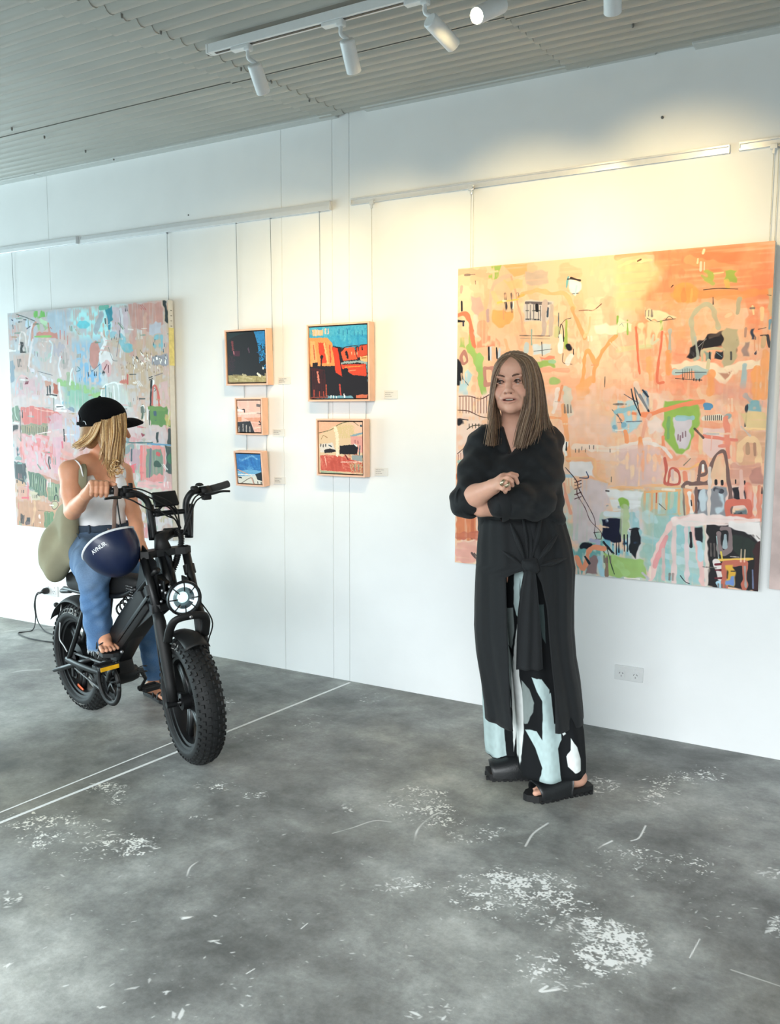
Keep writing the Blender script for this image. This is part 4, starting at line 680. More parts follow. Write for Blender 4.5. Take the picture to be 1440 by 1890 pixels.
    P.G([(230, 0), (520, 0), (820, 110), (840, 200), (560, 260), (260, 250)], (218, 124, 116), .92, 'v'); P.mottle(22, [(226, 130, 120), (214, 104, 104), (230, 160, 150)], .06, .9, (.05, .55, .32, .66), ('v',)); P.L([(430, 20), (540, 60), (700, 80)], 20, (234, 180, 166)); P.G([(620, 120), (840, 110), (840, 330), (640, 330)], (216, 180, 190), .9, 'v'); P.L([(635, 170), (650, 200)], 50, (206, 110, 118), .9)
    P.G([(100, 20), (200, 0), (210, 200), (110, 240)], (126, 150, 130), .95, 'v'); P.L([(140, 0), (150, 120), (180, 190)], 14, (200, 214, 200)); P.L([(215, 60), (225, 330), (230, 500)], 16, (40, 44, 40)); P.L([(250, 60), (252, 160)], 16, (34, 30, 30)); P.G([(110, 270), (190, 280), (190, 370), (112, 360)], (30, 34, 36)); P.L([(110, 240), (200, 250)], 30, (220, 220, 214)); P.G([(230, 260), (620, 250), (610, 420), (240, 400)], (150, 150, 120), .9, 'v'); P.ticks([(300 + 26 * i, 290 + (i % 3) * 14) for i in range(13)], 9, 90, (40, 44, 36)); P.ticks([(310 + 30 * i, 280) for i in range(10)], 7, 90, (206, 170, 130)); P.L([(470, 400), (560, 385), (660, 370)], 14, (226, 210, 206))
    P.G([(250, 400), (540, 440), (640, 480), (700, 900), (620, 960), (340, 920), (260, 640)], (220, 178, 184), .95, 'd', soft=.02); P.G([(420, 470), (530, 480), (510, 600), (420, 570)], (222, 140, 144), .9, 'd'); P.L([(580, 680), (680, 690)], 24, (216, 130, 140)); P.L([(550, 520), (590, 680)], 16, (216, 150, 156)); P.L([(120, 380), (200, 380), (200, 520)], 60, (214, 182, 178), .8); P.L([(130, 560), (170, 600), (200, 680)], 50, (110, 140, 150), .95, 'd'); P.L([(175, 620), (180, 710)], 18, (60, 76, 90)); P.L([(130, 740), (230, 760)], 50, (150, 170, 165), .9, 'd')
    P.L([(855, 340), (865, 500)], 24, (28, 30, 34)); P.L([(870, 410), (1000, 415)], 16, white); P.G([(880, 180), (1120, 130), (1100, 500), (900, 540)], (190, 200, 216), .85, 'd'); P.L([(640, 740), (636, 820), (655, 900)], 30, (26, 34, 34)); P.L([(660, 740), (662, 830)], 12, (100, 120, 130)); P.G([(690, 450), (860, 450), (820, 620), (790, 1000), (700, 960)], (216, 176, 186), .92, 'v'); P.L([(830, 520), (840, 600)], 26, (214, 110, 130))
    P.G([(140, 800), (290, 830), (320, 1000), (310, 1130), (240, 1100), (150, 1040)], (46, 62, 64), .95, 'v'); P.L([(290, 830), (310, 930)], 20, (26, 20, 24)); P.L([(150, 830), (280, 830)], 24, (150, 190, 180), .8, 'd'); P.L([(310, 900), (330, 1050)], 20, (190, 190, 170)); P.G([(150, 1050), (300, 1110), (300, 1160), (160, 1150)], (206, 170, 140), .95); P.ticks([(175, 1080), (255, 1090)], 24, 26, (34, 30, 26))
    P.G([(345, 945), (480, 970), (600, 1040), (620, 1310), (520, 1300), (370, 1210)], (96, 126, 100), .95, 'v'); P.ticks([(380 + 30 * i, 980 + 14 * i) for i in range(8)], 10, 180, (60, 84, 70), 16); P.ticks([(395 + 30 * i, 990 + 14 * i) for i in range(7)], 8, 180, (170, 180, 150), 16); P.G([(520, 990), (790, 1080), (790, 1130), (640, 1100)], (196, 146, 124), .95); P.G([(620, 1100), (790, 1120), (790, 1380), (640, 1370)], (130, 150, 120), .92, 'v'); P.ticks([(640 + 26 * i, 1130) for i in range(6)], 9, 170, (190, 190, 160)); P.L([(740, 1180), (750, 1250)], 26, (40, 90, 66)); P.L([(715, 1370), (725, 1300), (760, 1300), (775, 1380)], 12, (34, 40, 40))
    P.G([(170, 1150), (330, 1180), (340, 1350), (180, 1360)], (210, 166, 148), .95, 'v'); P.ticks([(185, 1215), (245, 1220), (270, 1220)], 16, 34, (50, 34, 34)); P.L([(330, 1120), (340, 1350)], 40, (214, 118, 124), .9, 'v'); P.L([(250, 1330), (340, 1330)], 24, (214, 110, 118)); P.G([(370, 1240), (480, 1250), (520, 1340), (380, 1370)], (206, 196, 172), .95); P.ticks([(405, 1290), (430, 1290), (450, 1290), (465, 1290)], 9, 44, (44, 34, 30)); P.L([(480, 1280), (530, 1340)], 26, (46, 50, 40), .9, 'd')
    P.G([(170, 1360), (480, 1380), (560, 1530), (560, 1800), (190, 1790)], (198, 156, 128), .95, 'v', soft=.01); P.L([(430, 1400), (430, 1560), (400, 1700)], 44, (216, 180, 146), .9, 'v'); P.G([(480, 1400), (660, 1400), (660, 1530), (480, 1510)], (204, 162, 136), .95); P.L([(480, 1510), (660, 1535)], 8, (130, 110, 80)); P.O(720, 1440, 50, 60, (196, 190, 160), .95); P.L([(670, 1440), (690, 1390), (760, 1390), (770, 1450), (710, 1500), (670, 1440)], 10, (120, 110, 90)); P.G([(560, 1530), (700, 1540), (700, 1800), (570, 1800)], (120, 150, 110), .95, 'v'); P.ticks([(580, 1550), (610, 1550), (640, 1560)], 12, 200, (90, 120, 86)); P.G([(230, 1570), (270, 1570), (265, 1700), (225, 1700)], (96, 70, 60), .9); P.ticks([(250, 1580), (240, 1640)], 20, 50, (30, 24, 24)); P.G([(305, 1610), (350, 1610), (350, 1690), (305, 1690)], (50, 40, 44)); P.L([(310, 1700), (350, 1700)], 40, (110, 90, 90)); P.L([(190, 1765), (260, 1770)], 26, (40, 34, 34)); P.L([(310, 1770), (355, 1775)], 30, (36, 32, 34)); P.L([(410, 1700), (410, 1760)], 10, (80, 60, 50))
    P.F(160, 550, 8)
    P.L([(470, 550), (560, 600), (640, 780)], 60, (150, 200, 212), .8, 'd'); P.L([(320, 700), (370, 860), (400, 920), (460, 930)], 8, (120, 130, 130)); P.L([(60, 1000), (80, 1080), (200, 980)], 10, (90, 120, 150)); P.L([(490, 180), (510, 360), (480, 620), (450, 860)], 8, (130, 130, 150)); P.L([(280, 420), (350, 380)], 14, (180, 226, 236)); P.L([(1010, 1150), (1130, 1110)], 12, (140, 130, 136)); P.ticks([(700, 1480), (760, 1460), (790, 1480)], 10, 40, (150, 140, 140))
    P.G([(800, 1590), (860, 1580), (870, 1680), (800, 1680)], (110, 120, 110)); P.L([(805, 1600), (850, 1590), (860, 1680)], 12, white); P.L([(930, 1630), (1180, 1640)], 60, (120, 156, 84), .95)
    detail(P, 150, ((150, 170, 160), (200, 120, 120), (60, 70, 72), (236, 236, 236), (190, 160, 130), (120, 150, 130), (222, 190, 190)))
    return P.out(1.28)

def paint_A(r):   # black headland against blue
    P = Pic(260, 260, (20, 16, 20), 3, *r).F(390, 570, 4)
    P.G([(320, 170), (420, 160), (425, 470), (360, 400), (345, 240)], (30, 140, 205), 1, 'd', soft=.01); P.G([(320, 165), (410, 160), (410, 260), (345, 250)], (40, 130, 195), 1, 'h'); P.G([(110, 170), (270, 175), (180, 200), (115, 240)], (24, 40, 44)); P.G([(290, 180), (330, 190), (350, 390), (340, 480), (280, 470), (260, 180)], (18, 15, 20))
    P.L([(160, 245), (165, 300)], 20, (120, 52, 56)); P.G([(165, 310), (215, 310), (215, 348), (170, 350)], (70, 24, 44)); P.L([(170, 315), (172, 335)], 10, (190, 120, 130)); P.L([(278, 290), (284, 320)], 12, (90, 60, 80)); P.L([(150, 380), (150, 430)], 60, (52, 22, 36), .8, 'd'); P.L([(340, 320), (375, 320)], 8, (20, 90, 140)); P.L([(408, 350), (408, 380)], 14, (200, 70, 70)); P.O(385, 436, 5, 10, (240, 240, 240)); P.O(385, 400, 20, 18, (18, 16, 20))
    P.G([(128, 488), (420, 495), (422, 560), (130, 560)], (172, 160, 110)); P.mottle(40, [(190, 178, 130), (140, 126, 80), (210, 200, 160)], .1, .9, (.05, .84, 1, 1), ('v',)); P.L([(180, 485), (230, 490)], 8, (120, 110, 80)); P.L([(345, 480), (360, 490)], 18, (230, 225, 210)); P.L([(130, 540), (420, 540)], 6, (110, 90, 60), .7)
    return P.out()
def paint_B(r):   # pink field
    P = Pic(180, 180, (238, 190, 176), 4, *r).F(390, 570, 4)
    P.mottle(40, [(244, 205, 192), (232, 175, 160), (246, 196, 176)], .25, .7); P.L([(190, 775), (380, 765)], 14, (248, 218, 206)); P.L([(185, 730), (215, 745), (245, 742), (248, 760)], 9, (28, 22, 30)); P.L([(190, 715), (200, 745)], 10, (30, 24, 30)); P.G([(195, 735), (235, 745), (235, 760), (195, 755)], (250, 245, 240)); P.G([(335, 700), (365, 705), (362, 725), (335, 720)], (110, 100, 100)); P.L([(340, 770), (365, 772)], 10, (180, 150, 140))
    P.G([(188, 800), (225, 795), (225, 830), (190, 830)], (226, 150, 110)); P.G([(188, 835), (290, 828), (320, 915), (190, 915)], (32, 26, 32)); P.ticks([(205, 870), (235, 850), (260, 860), (285, 870)], 8, 50, (190, 180, 175)); P.G([(240, 805), (380, 800), (380, 840), (290, 830)], (224, 150, 120), .9, 'h'); P.G([(300, 840), (382, 850), (382, 912), (325, 912)], (224, 160, 140), .9, 'd'); P.L([(355, 830), (368, 850), (352, 855)], 8, (40, 30, 34)); P.L([(320, 880), (380, 870)], 8, (246, 210, 190))
    return P.out()
def paint_C(r):   # blue sky
    P = Pic(180, 180, (44, 120, 190), 5, *r).F(390, 570, 4)
    P.mottle(40, [(30, 110, 190), (80, 160, 220), (20, 90, 170), (110, 180, 228)], .3, .6, (0, 0, 1, .75), ('h', 'd')); P.L([(240, 1110), (310, 1080), (350, 1100)], 12, (140, 196, 232), .8, 'd'); P.G([(195, 1190), (300, 1180), (380, 1190), (385, 1230), (200, 1225)], (130, 190, 226), .9, 'h'); P.L([(205, 1180), (300, 1225)], 7, (226, 170, 140)); P.L([(205, 1215), (330, 1220)], 8, (240, 240, 238))
    P.G([(198, 1228), (390, 1225), (398, 1300), (205, 1290)], (226, 224, 214)); P.L([(225, 1280), (300, 1240), (320, 1290)], 5, (120, 110, 100)); P.L([(300, 1240), (315, 1285)], 6, (220, 150, 130)); P.G([(330, 1215), (385, 1195), (392, 1270), (345, 1255)], (24, 34, 44)); P.L([(205, 1235), (225, 1240)], 10, (30, 34, 44)); P.ticks([(345, 1270), (370, 1275)], 8, 20, (60, 60, 60))
    return P.out()
def paint_D(r):   # orange cliffs
    P = Pic(360, 360, (28, 22, 28), 6, *r).F(390, 570, 4)
    P.G([(715, 125), (1160, 105), (1165, 260), (1000, 290), (900, 270), (715, 250)], (60, 160, 200)); P.mottle(40, [(70, 170, 205), (100, 190, 210), (40, 140, 190)], .12, .8, (0, 0, 1, .22), ('h',)); P.G([(840, 140), (1160, 115), (1160, 190), (860, 200)], (76, 168, 200), 1, 'd'); P.G([(750, 155), (830, 155), (830, 195), (755, 200)], (244, 184, 140)); P.ticks([(780, 165), (800, 160), (850, 150), (870, 150)], 14, 30, (222, 190, 176)); P.ticks([(950, 150), (980, 160), (1010, 150), (1060, 160), (1090, 170), (1120, 160)], 6, 34, (30, 110, 160)); P.L([(715, 140), (745, 180)], 26, (110, 170, 180))
    P.G([(715, 215), (860, 212), (895, 250), (920, 420), (735, 425)], (246, 150, 86)); P.G([(735, 240), (770, 240), (790, 420), (740, 420)], (250, 170, 110)); P.G([(795, 250), (850, 250), (860, 400), (810, 400)], (214, 66, 40)); P.L([(840, 260), (865, 400)], 18, (250, 180, 120)); P.L([(760, 270), (768, 370)], 10, (200, 90, 60)); P.L([(880, 270), (885, 390)], 14, (210, 80, 50)); P.L([(820, 350), (815, 420)], 12, (40, 20, 24)); P.G([(750, 398), (790, 395), (790, 425), (752, 425)], (30, 22, 26)); P.O(818, 355, 12, 16, (20, 14, 20))
    P.G([(895, 280), (940, 290), (960, 440), (970, 500), (920, 470), (910, 340)], (216, 64, 36)); P.G([(960, 320), (990, 290), (1060, 280), (1080, 370), (980, 385)], (222, 90, 56)); P.G([(1075, 285), (1165, 255), (1170, 340), (1080, 360)], (204, 76, 50)); P.L([(1000, 320), (1012, 355)], 20, (24, 18, 24)); P.ticks([(1090, 285), (1118, 280)], 10, 20, (30, 20, 26)); P.ticks([(1040, 320), (1060, 320), (1080, 318)], 7, 18, (240, 180, 140)); P.L([(960, 320), (985, 285), (1060, 272), (1150, 262)], 5, (60, 40, 40))
    P.G([(1100, 350), (1170, 345), (1175, 390), (1105, 392)], (248, 184, 124)); P.L([(1115, 362), (1150, 360)], 6, (140, 90, 40)); P.L([(970, 400), (1080, 388), (1150, 400)], 18, (150, 170, 170)); P.G([(960, 410), (1145, 405), (1148, 495), (1050, 490), (970, 440)], (214, 72, 44)); P.L([(990, 430), (1120, 420)], 6, (248, 160, 70)); P.L([(1000, 460), (1070, 450)], 5, (240, 150, 110)); P.L([(1155, 400), (1160, 520), (1172, 620)], 14, (110, 165, 180)); P.L([(975, 480), (1000, 450), (1010, 490)], 26, (26, 20, 26))
    P.G([(735, 430), (840, 450), (860, 640), (745, 640)], (70, 24, 26), 1, 'v'); P.ticks([(745 + 15 * i, 460) for i in range(8)], 6, 170, (20, 14, 20)); P.L([(785, 465), (798, 540)], 16, (220, 130, 110)); P.L([(850, 560), (850, 640)], 8, (200, 90, 60)); P.L([(950, 560), (958, 640)], 14, (190, 70, 60)); P.ticks([(760, 600), (800, 610), (830, 610)], 8, 50, (180, 70, 50))
    P.G([(860, 640), (1040, 640), (1060, 665), (740, 665)], (110, 160, 180)); P.ticks([(885, 640), (905, 642), (925, 645)], 8, 18, (240, 240, 240)); P.L([(980, 630), (985, 650)], 12, (240, 240, 240)); P.G([(1070, 635), (1160, 630), (1150, 660), (1070, 662)], (210, 110, 80)); P.L([(740, 655), (860, 650)], 12, (130, 60, 50))
    return P.out()
def paint_E(r):   # sandy hill over red ground
    P = Pic(280, 280, (226, 196, 160), 8, *r).F(390, 570, 4)
    P.G([(795, 825), (990, 825), (900, 870), (800, 930)], (236, 180, 150)); P.G([(1020, 830), (1125, 825), (1120, 930), (1060, 910), (1040, 850)], (240, 196, 170)); P.G([(930, 850), (1060, 860), (1060, 950), (930, 960)], (214, 190, 140), .9, 'd'); P.L([(800, 915), (890, 890), (950, 850), (1040, 830), (1090, 860)], 5, (110, 100, 70)); P.O(1108, 862, 8, 8, (30, 70, 90)); P.L([(815, 960), (830, 935), (860, 950)], 5, (160, 120, 80)); P.L([(920, 880), (935, 960), (930, 1060)], 26, (244, 226, 196)); P.L([(1035, 940), (1120, 915)], 14, (120, 160, 180), .9)
    P.G([(800, 1000), (900, 985), (920, 1050), (805, 1060)], (226, 216, 206)); P.ticks([(812, 1000), (830, 1003), (848, 1000)], 8, 14, (60, 50, 50)); P.G([(835, 1040), (880, 1030), (920, 1040), (920, 1055), (840, 1065)], (36, 30, 36)); P.L([(870, 1005), (890, 1015)], 8, (40, 70, 90)); P.G([(1030, 940), (1125, 940), (1125, 1060), (1080, 1060), (1080, 1000), (1035, 1000)], (226, 160, 150)); P.ticks([(1065, 970), (1085, 975)], 8, 18, (170, 100, 100)); P.G([(950, 1010), (1060, 1000), (1085, 1020), (1080, 1075), (950, 1070)], (26, 24, 30)); P.L([(1060, 1000), (1075, 1012)], 10, (220, 230, 235)); P.L([(1100, 1010), (1095, 1080)], 8, (60, 90, 100))
    P.G([(805, 1080), (930, 1080), (1125, 1140), (1130, 1210), (810, 1190)], (206, 92, 76)); P.mottle(40, [(214, 100, 84), (190, 80, 66), (226, 140, 120)], .14, .8, (.02, .62, .9, .9), ('d', 'h')); P.G([(1040, 1080), (1120, 1080), (1115, 1125), (1040, 1115)], (150, 160, 160)); P.L([(990, 1075), (1010, 1110)], 10, (120, 40, 40)); P.L([(960, 1130), (1120, 1130)], 8, (238, 200, 180)); P.L([(840, 1090), (850, 1150)], 10, (240, 170, 150)); P.G([(1020, 1140), (1130, 1140), (1135, 1220), (1030, 1200)], (200, 170, 130), .9, 'd'); P.G([(805, 1190), (900, 1200), (1000, 1215), (810, 1215)], (170, 180, 150)); P.ticks([(1060, 1150), (1090, 1150)], 6, 50, (110, 150, 130)); P.L([(935, 1060), (930, 1080)], 22, (244, 230, 205))
    return P.out()

M_CANVAS_EDGE = mat('canvas_edge', (228, 228, 224), .7, var=.04, bump=.3, bscale=500)
M_WOOD = mat('pale_timber_frame', (238, 192, 166), .45, var=.07, scale=14)
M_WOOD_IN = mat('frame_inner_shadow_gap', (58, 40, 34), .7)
M_CARD = mat('white_label_card', (228, 228, 224), .6, var=.02)
def picture_face(x0, x1, z0, z1, y, material, parent, name='painted_canvas'):
    n = 4
    V = [(x0, y, z0), (x1, y, z0), (x1, y, z1), (x0, y, z1), (x0, y + .003, z0), (x1, y + .003, z0), (x1, y + .003, z1), (x0, y + .003, z1)]
    F = [(0, 1, 2, 3), (4, 7, 6, 5), (0, 4, 5, 1), (1, 5, 6, 2), (2, 6, 7, 3), (3, 7, 4, 0)]
    uv = [(0, 0), (1, 0), (1, 1), (0, 1)] * 2
    return ob(name, (V, F), material, parent, smooth=False, uv=uv)
def big_canvas(px_box, off, t, painter, label, name='large_painting', sold=False):
    tl, tr, bl, br = [at_wall(*p, off + t) for p in px_box]
    x0, x1 = (tl.x + bl.x) / 2, (tr.x + br.x) / 2; z1, z0 = (tl.z + tr.z) / 2, (bl.z + br.z) / 2
    root = thing(name, ((x0 + x1) / 2, W, z0), label, 'painting')
    ob('stretched_canvas', box(((x0 + x1) / 2, W - off - t / 2, (z0 + z1) / 2), (x1 - x0, t, z1 - z0), .003), M_CANVAS_EDGE, root, smooth=False)
    if painter is not None:
        picture_face(x0 + .001, x1 - .001, z0 + .001, z1 - .001, W - off - t - .0035, image_mat('paint_' + label.split()[1], painter((x0, x1, z0, z1, off + t)), .5, .12), root)
    return root, (x0, x1, z0, z1)
PR_, RR = big_canvas([(844, 497), (1430, 443), (842, 1040), (1402, 1090)], .014, .036, paint_right, 'large orange and peach abstract canvas behind the woman in black')
PL_, RL = big_canvas([(13, 577), (306, 555), (33, 977), (324, 990)], .014, .042, paint_left, 'large pink and blue abstract canvas behind the seated young woman')
x_, z_ = RL[1], RL[3]
ob('yellow_tape', box((RL[1] + .0005, W - .034, z_ - .27), (.002, .040, .22)), mat('faded_yellow_paint', (236, 226, 150), .6), PL_, smooth=False)
[ob('pencil_mark', box((RL[1] + .0006, W - .032, z_ - .06 - k * .03), (.001, .012, .004)), M_DARKGAP, PL_, smooth=False) for k in range(4)]
root, _r = big_canvas([(1437, 462), (1800, 425), (1433, 1090), (1790, 1120)], .012, .030, None, 'pale canvas edge just visible at the right margin of the photo')
root['label'] = 'pale canvas edge just visible at the right margin of the photo'
M_EDGEART = mat('muted_pink_paint', (214, 190, 184), .5, var=.25, scale=8)
picture_face(_r[0] + .001, _r[1] - .001, _r[2] + .001, _r[3] - .001, W - .012 - .030 - .0035, M_EDGEART, root)

def small_frame(x0, x1, z0, z1, painter, label, tilt=0.0, depth=.052, key='a'):
    yb = W - .006; yf = yb - depth; fw = .0095; g = .006
    root = thing('framed_painting', ((x0 + x1) / 2, yb, z0), label, 'painting', 'small square paintings in deep pale timber frames')
    for nm, c, s in (('frame_side', (x0 + fw / 2, (yb + yf) / 2, (z0 + z1) / 2), (fw, depth, z1 - z0)), ('frame_side', (x1 - fw / 2, (yb + yf) / 2, (z0 + z1) / 2), (fw, depth, z1 - z0)),
                     ('frame_rail', ((x0 + x1) / 2, (yb + yf) / 2, z1 - fw / 2), (x1 - x0 - 2 * fw, depth, fw)), ('frame_rail', ((x0 + x1) / 2, (yb + yf) / 2, z0 + fw / 2), (x1 - x0 - 2 * fw, depth, fw))):
        ob(nm, box(c, s, .0012), M_WOOD, root, smooth=False)
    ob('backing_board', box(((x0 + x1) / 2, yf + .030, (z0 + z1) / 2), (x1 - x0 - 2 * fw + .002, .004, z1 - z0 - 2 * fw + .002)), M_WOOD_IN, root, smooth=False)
    a, b, c, d = x0 + fw + g, x1 - fw - g, z0 + fw + g, z1 - fw - g
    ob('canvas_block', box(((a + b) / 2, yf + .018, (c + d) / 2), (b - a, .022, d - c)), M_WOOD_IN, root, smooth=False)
    picture_face(a, b, c, d, yf + .0035, image_mat('paint_' + key, painter((a, b, c, d, W - yf - .0035)), .35, .1), root)
    root.rotation_euler = (math.radians(tilt), 0, 0)
    return root
small_frame(-3.352, -3.053, 1.612, 1.920, paint_A, 'small framed painting of a black headland against blue, top of the left column', 1.5, key='headland')
small_frame(-3.288, -3.092, 1.335, 1.542, paint_B, 'smallest pink framed painting in the middle of the left column', 1.0, key='pink')
small_frame(-3.290, -3.088, 1.050, 1.248, paint_C, 'small framed painting of blue sky, bottom of the left column', 5.5, key='sky')
small_frame(-2.784, -2.394, 1.520, 1.923, paint_D, 'framed painting of orange cliffs under turquoise sky, largest of the five small ones', 1.2, key='cliffs')
small_frame(-2.729, -2.424, 1.125, 1.428, paint_E, 'small framed painting of a sandy hill over red ground, below the orange cliffs', 1.0, key='hill')

# wires
X = lambda px, py: at_wall(px, py, .012).x
xa, xb = X(24, 520), X(310, 500)
wire(xa, at_wall(0, 465).z, RL[3] - .1, 'thin wire holding the left side of the pink and blue canvas', off2=.010)
wire(xb, at_wall(310, 432).z, RL[3] - .1, 'thin wire holding the right side of the pink and blue canvas', off2=.010)
zr = at_wall(437, 413).z
wire(X(437, 500), zr, 1.80, 'left hanging wire of the black headland painting', off2=.004); wire(X(500, 500), zr, 1.80, 'right hanging wire of the black headland painting', off2=.004)
wire(X(590, 480), zr, 1.80, 'left hanging wire of the orange cliffs painting', off2=.004)
wire(X(686, 480), at_wall(686, 376).z, 1.80, 'white clip and wire above the right side of the orange cliffs painting', off2=.004, clip=True, m=M_WIRE_W)
wire(X(449, 724), 1.66, 1.45, 'short left wire between the headland and pink paintings', off=.003, off2=.003); wire(X(490, 724), 1.66, 1.45, 'short right wire between the headland and pink paintings', off=.003, off2=.003)
wire(X(453, 815), 1.42, 1.18, 'short left wire between the pink and blue sky paintings', off=.003, off2=.003); wire(X(490, 815), 1.42, 1.18, 'short right wire between the pink and blue sky paintings', off=.003, off2=.003)
wire(X(604, 756), 1.60, 1.38, 'short left wire between the cliffs and hill paintings', off=.003, off2=.003); wire(X(674, 756), 1.60, 1.38, 'short right wire between the cliffs and hill paintings', off=.003, off2=.003)
z3 = at_wall(871, 350).z
wire(X(869, 420), z3, RR[3] - .1, 'white clip and cord above the left side of the large orange canvas', off2=.010, clip=True, m=M_WIRE_W); wire(X(873.5, 420), z3, RR[3] - .1, 'second cord beside the white clip left of the large orange canvas', off2=.010, m=M_WIRE_W)
wire(X(1426, 330), z3, RR[3] - .1, 'white clip and cord above the right side of the large orange canvas', off2=.010, clip=True, m=M_WIRE_W); wire(X(1434, 360), z3, RR[3] - .1, 'outermost cord at the right edge near the large orange canvas', off2=.010, m=M_WIRE_W)

# caption cards
M_PRINT = mat('grey_print', (150, 148, 150), .7)
def card(x0, z0, x1, z1, label, rows=3):
    root = thing('caption_card', ((x0 + x1) / 2, W, z0), label, 'label card', 'printed caption cards beside the paintings')
    ob('card', box(((x0 + x1) / 2, W - .0015, (z0 + z1) / 2), (x1 - x0, .003, z1 - z0)), M_CARD, root, smooth=False)
    L_ = []
    for k in range(rows):
        zz = z1 - (z1 - z0) * (.25 + .22 * k); l = (x1 - x0) * (.75, .5, .6)[k % 3]; x = x0 + .006
        for wlen in (.3, .22, .34): L_.append(box((x + l * wlen / 2, W - .0033, zz), (l * wlen * .85, .0006, .0022))); x += l * wlen
    ob('printed_lines', join(*L_), M_PRINT, root, smooth=False)
card(-3.024, 1.615, -2.942, 1.655, 'small white caption card right of the black headland painting'); card(-3.066, 1.327, -2.983, 1.368, 'small white caption card right of the smallest pink painting')
card(-3.060, 1.061, -2.984, 1.101, 'small white caption card right of the blue sky painting'); card(-2.342, 1.530, -2.263, 1.574, 'small white caption card right of the orange cliffs painting')
card(-2.398, 1.132, -2.318, 1.174, 'small white caption card right of the sandy hill painting'); card(-.458, .757, -.385, .812, 'small white caption card right of the large orange canvas')

# power outlets
M_PLATE = mat('outlet_plastic', (226, 228, 228), .35, var=.02)
def outlet(x0, x1, z0, z1, label, gangs):
    root = thing('power_outlet', ((x0 + x1) / 2, W, z0), label, 'power outlet', 'white double power outlets low on the wall')
    ob('cover_plate', box(((x0 + x1) / 2, W - .006, (z0 + z1) / 2), (x1 - x0, .012, z1 - z0), .003), M_PLATE, root, smooth=False)
    for k in range(gangs):
        cx = x0 + (x1 - x0) * (k + .5) / gangs; cz = (z0 + z1) / 2
        sk = ob('socket_face', box((cx, W - .0135, cz - .004), (.034, .003, .034), .001), M_PLATE, root, smooth=False)
        ob('pin_slot', join(*[box((cx + dx, W - .0154, cz - .004 + dz), (.0025, .0012, .008), R=Matrix.Rotation(a, 3, 'Y')) for dx, dz, a in ((-.007, .004, .5), (.007, .004, -.5), (0, -.009, 0))]), M_DARKGAP, sk, smooth=False)
        ob('switch', box((cx, W - .0145, z1 - .009), (.010, .005, .010), .001), M_PLATE, root, smooth=False)
    return root
outlet(-1.100, -.970, .244, .312, 'white power outlet low on the wall to the right of the woman in black', 2)
outlet(-5.030, -4.905, .215, .285, 'white power outlet with a black plug behind the bike', 2)
M_CORD = mat('black_rubber_cord', (18, 18, 20), .5)
px_ = -5.0; pl = thing('power_plug', (px_, W, .22), 'black round power plug pushed into the outlet behind the bike', 'plug')
ob('plug_body', lathe([(0, .014), (.021, .015), (.023, .020), (.022, .040), (.015, .052), (.010, .062), (.0, .064)], (px_, W - .001, .250), (0, -1, 0), 20), M_CORD, pl, auto=40)
cd = thing('charging_cable', (px_, W - .1, 0), 'thin black cord hanging from the plug and looping over the floor', 'cord')
def fp(px, py): q = at_floor(px, py, .005); return (q.x, min(q.y, W - .02), .005)
ob('cord_run', tube(cr([(px_, W - .06, .25), (px_ - .03, W - .08, .235), (px_ - .085, W - .06, .15), (px_ - .09, W - .05, .06), fp(60, 1163), fp(34, 1168), fp(50, 1177), fp(85, 1184), fp(115, 1186)], 7), .0038, 8), M_CORD, cd)
ob('cord_run', tube(cr([(px_ + .004, W - .06, .245), (px_ - .02, W - .09, .225), (px_ - .062, W - .07, .14), (px_ - .055, W - .06, .04), fp(82, 1164), fp(96, 1170), fp(112, 1173)], 7), .0038, 8), M_CORD, cd)

# spotlights on the track
sp = lamp_at((469, 118), (487, 172), 2.80, 2.87); spotlight(xt(468, 84), *sp, 'white cylinder spotlight, leftmost on the track', aim=at_wall(480, 660), power=36)
sp = lamp_at((640, 73), (654, 134), 2.80, 2.87); spotlight(xt(640, 40), *sp, 'white cylinder spotlight, second from the left on the track', aim=at_wall(700, 600), power=38)
sp = lamp_at((793, 36), (838, 84), 2.78, 2.90); spotlight(xt(793, -2), *sp, 'white cylinder spotlight tilted down to the right, third from the left', aim=at_wall(960, 520), power=33)
sp = lamp_at((926, 8), (880, 29), 2.82, 2.70); spotlight(xt(945, -20), *sp, 'glowing white spotlight pointing left from the track', aim=at_wall(600, 580), power=30, lit_face=True)
sp = lamp_at((1131, -32), (1131, 25), 2.80, 2.86); spotlight(xt(1131, -70), *sp, 'white cylinder spotlight cut off by the top edge of the photo', aim=at_wall(1240, 480), power=37)
# ================================================================== electric fat-tyre bike
M_BLK = mat('satin_black_paint', (13, 14, 16), .42, var=.08)
M_BLKM = mat('matt_black_plastic', (12, 12, 13), .6, var=.10, bump=.2)
M_RUB = mat('tyre_rubber', (15, 17, 18), .7, var=.15, bump=.35, bscale=250)
M_STEEL = mat('bright_steel', (170, 172, 174), .3, metal=.85)
M_GREY = mat('dark_grey_grip', (62, 62, 62), .75, bump=.5, bscale=500)
M_ALU = mat('white_coated_wire', (205, 208, 208), .4)
M_LETTER = mat('grey_tyre_lettering', (150, 150, 146), .6)
M_YEL = mat('amber_reflector', (240, 180, 40), .25)
M_ORG = mat('orange_spoke_reflector', (214, 92, 40), .3)
M_GLASS = mat('lamp_glass', (60, 74, 80), .08, spec=.8, coat=.6)
M_HALO = mat('halo_light_ring', (214, 228, 232), .25, spec=.6, emit=(225, 240, 245), estr=.55)
M_LEDL = mat('projector_lens', (190, 224, 226), .1, spec=.9, emit=(200, 238, 240), estr=.8)
M_SCREEN = mat('display_screen', (16, 20, 26), .08, spec=.9)
NP = lambda v: np.array(v, float)
_B0, _F0 = NP(at_floor(166, 1306)), NP(at_floor(362, 1404))
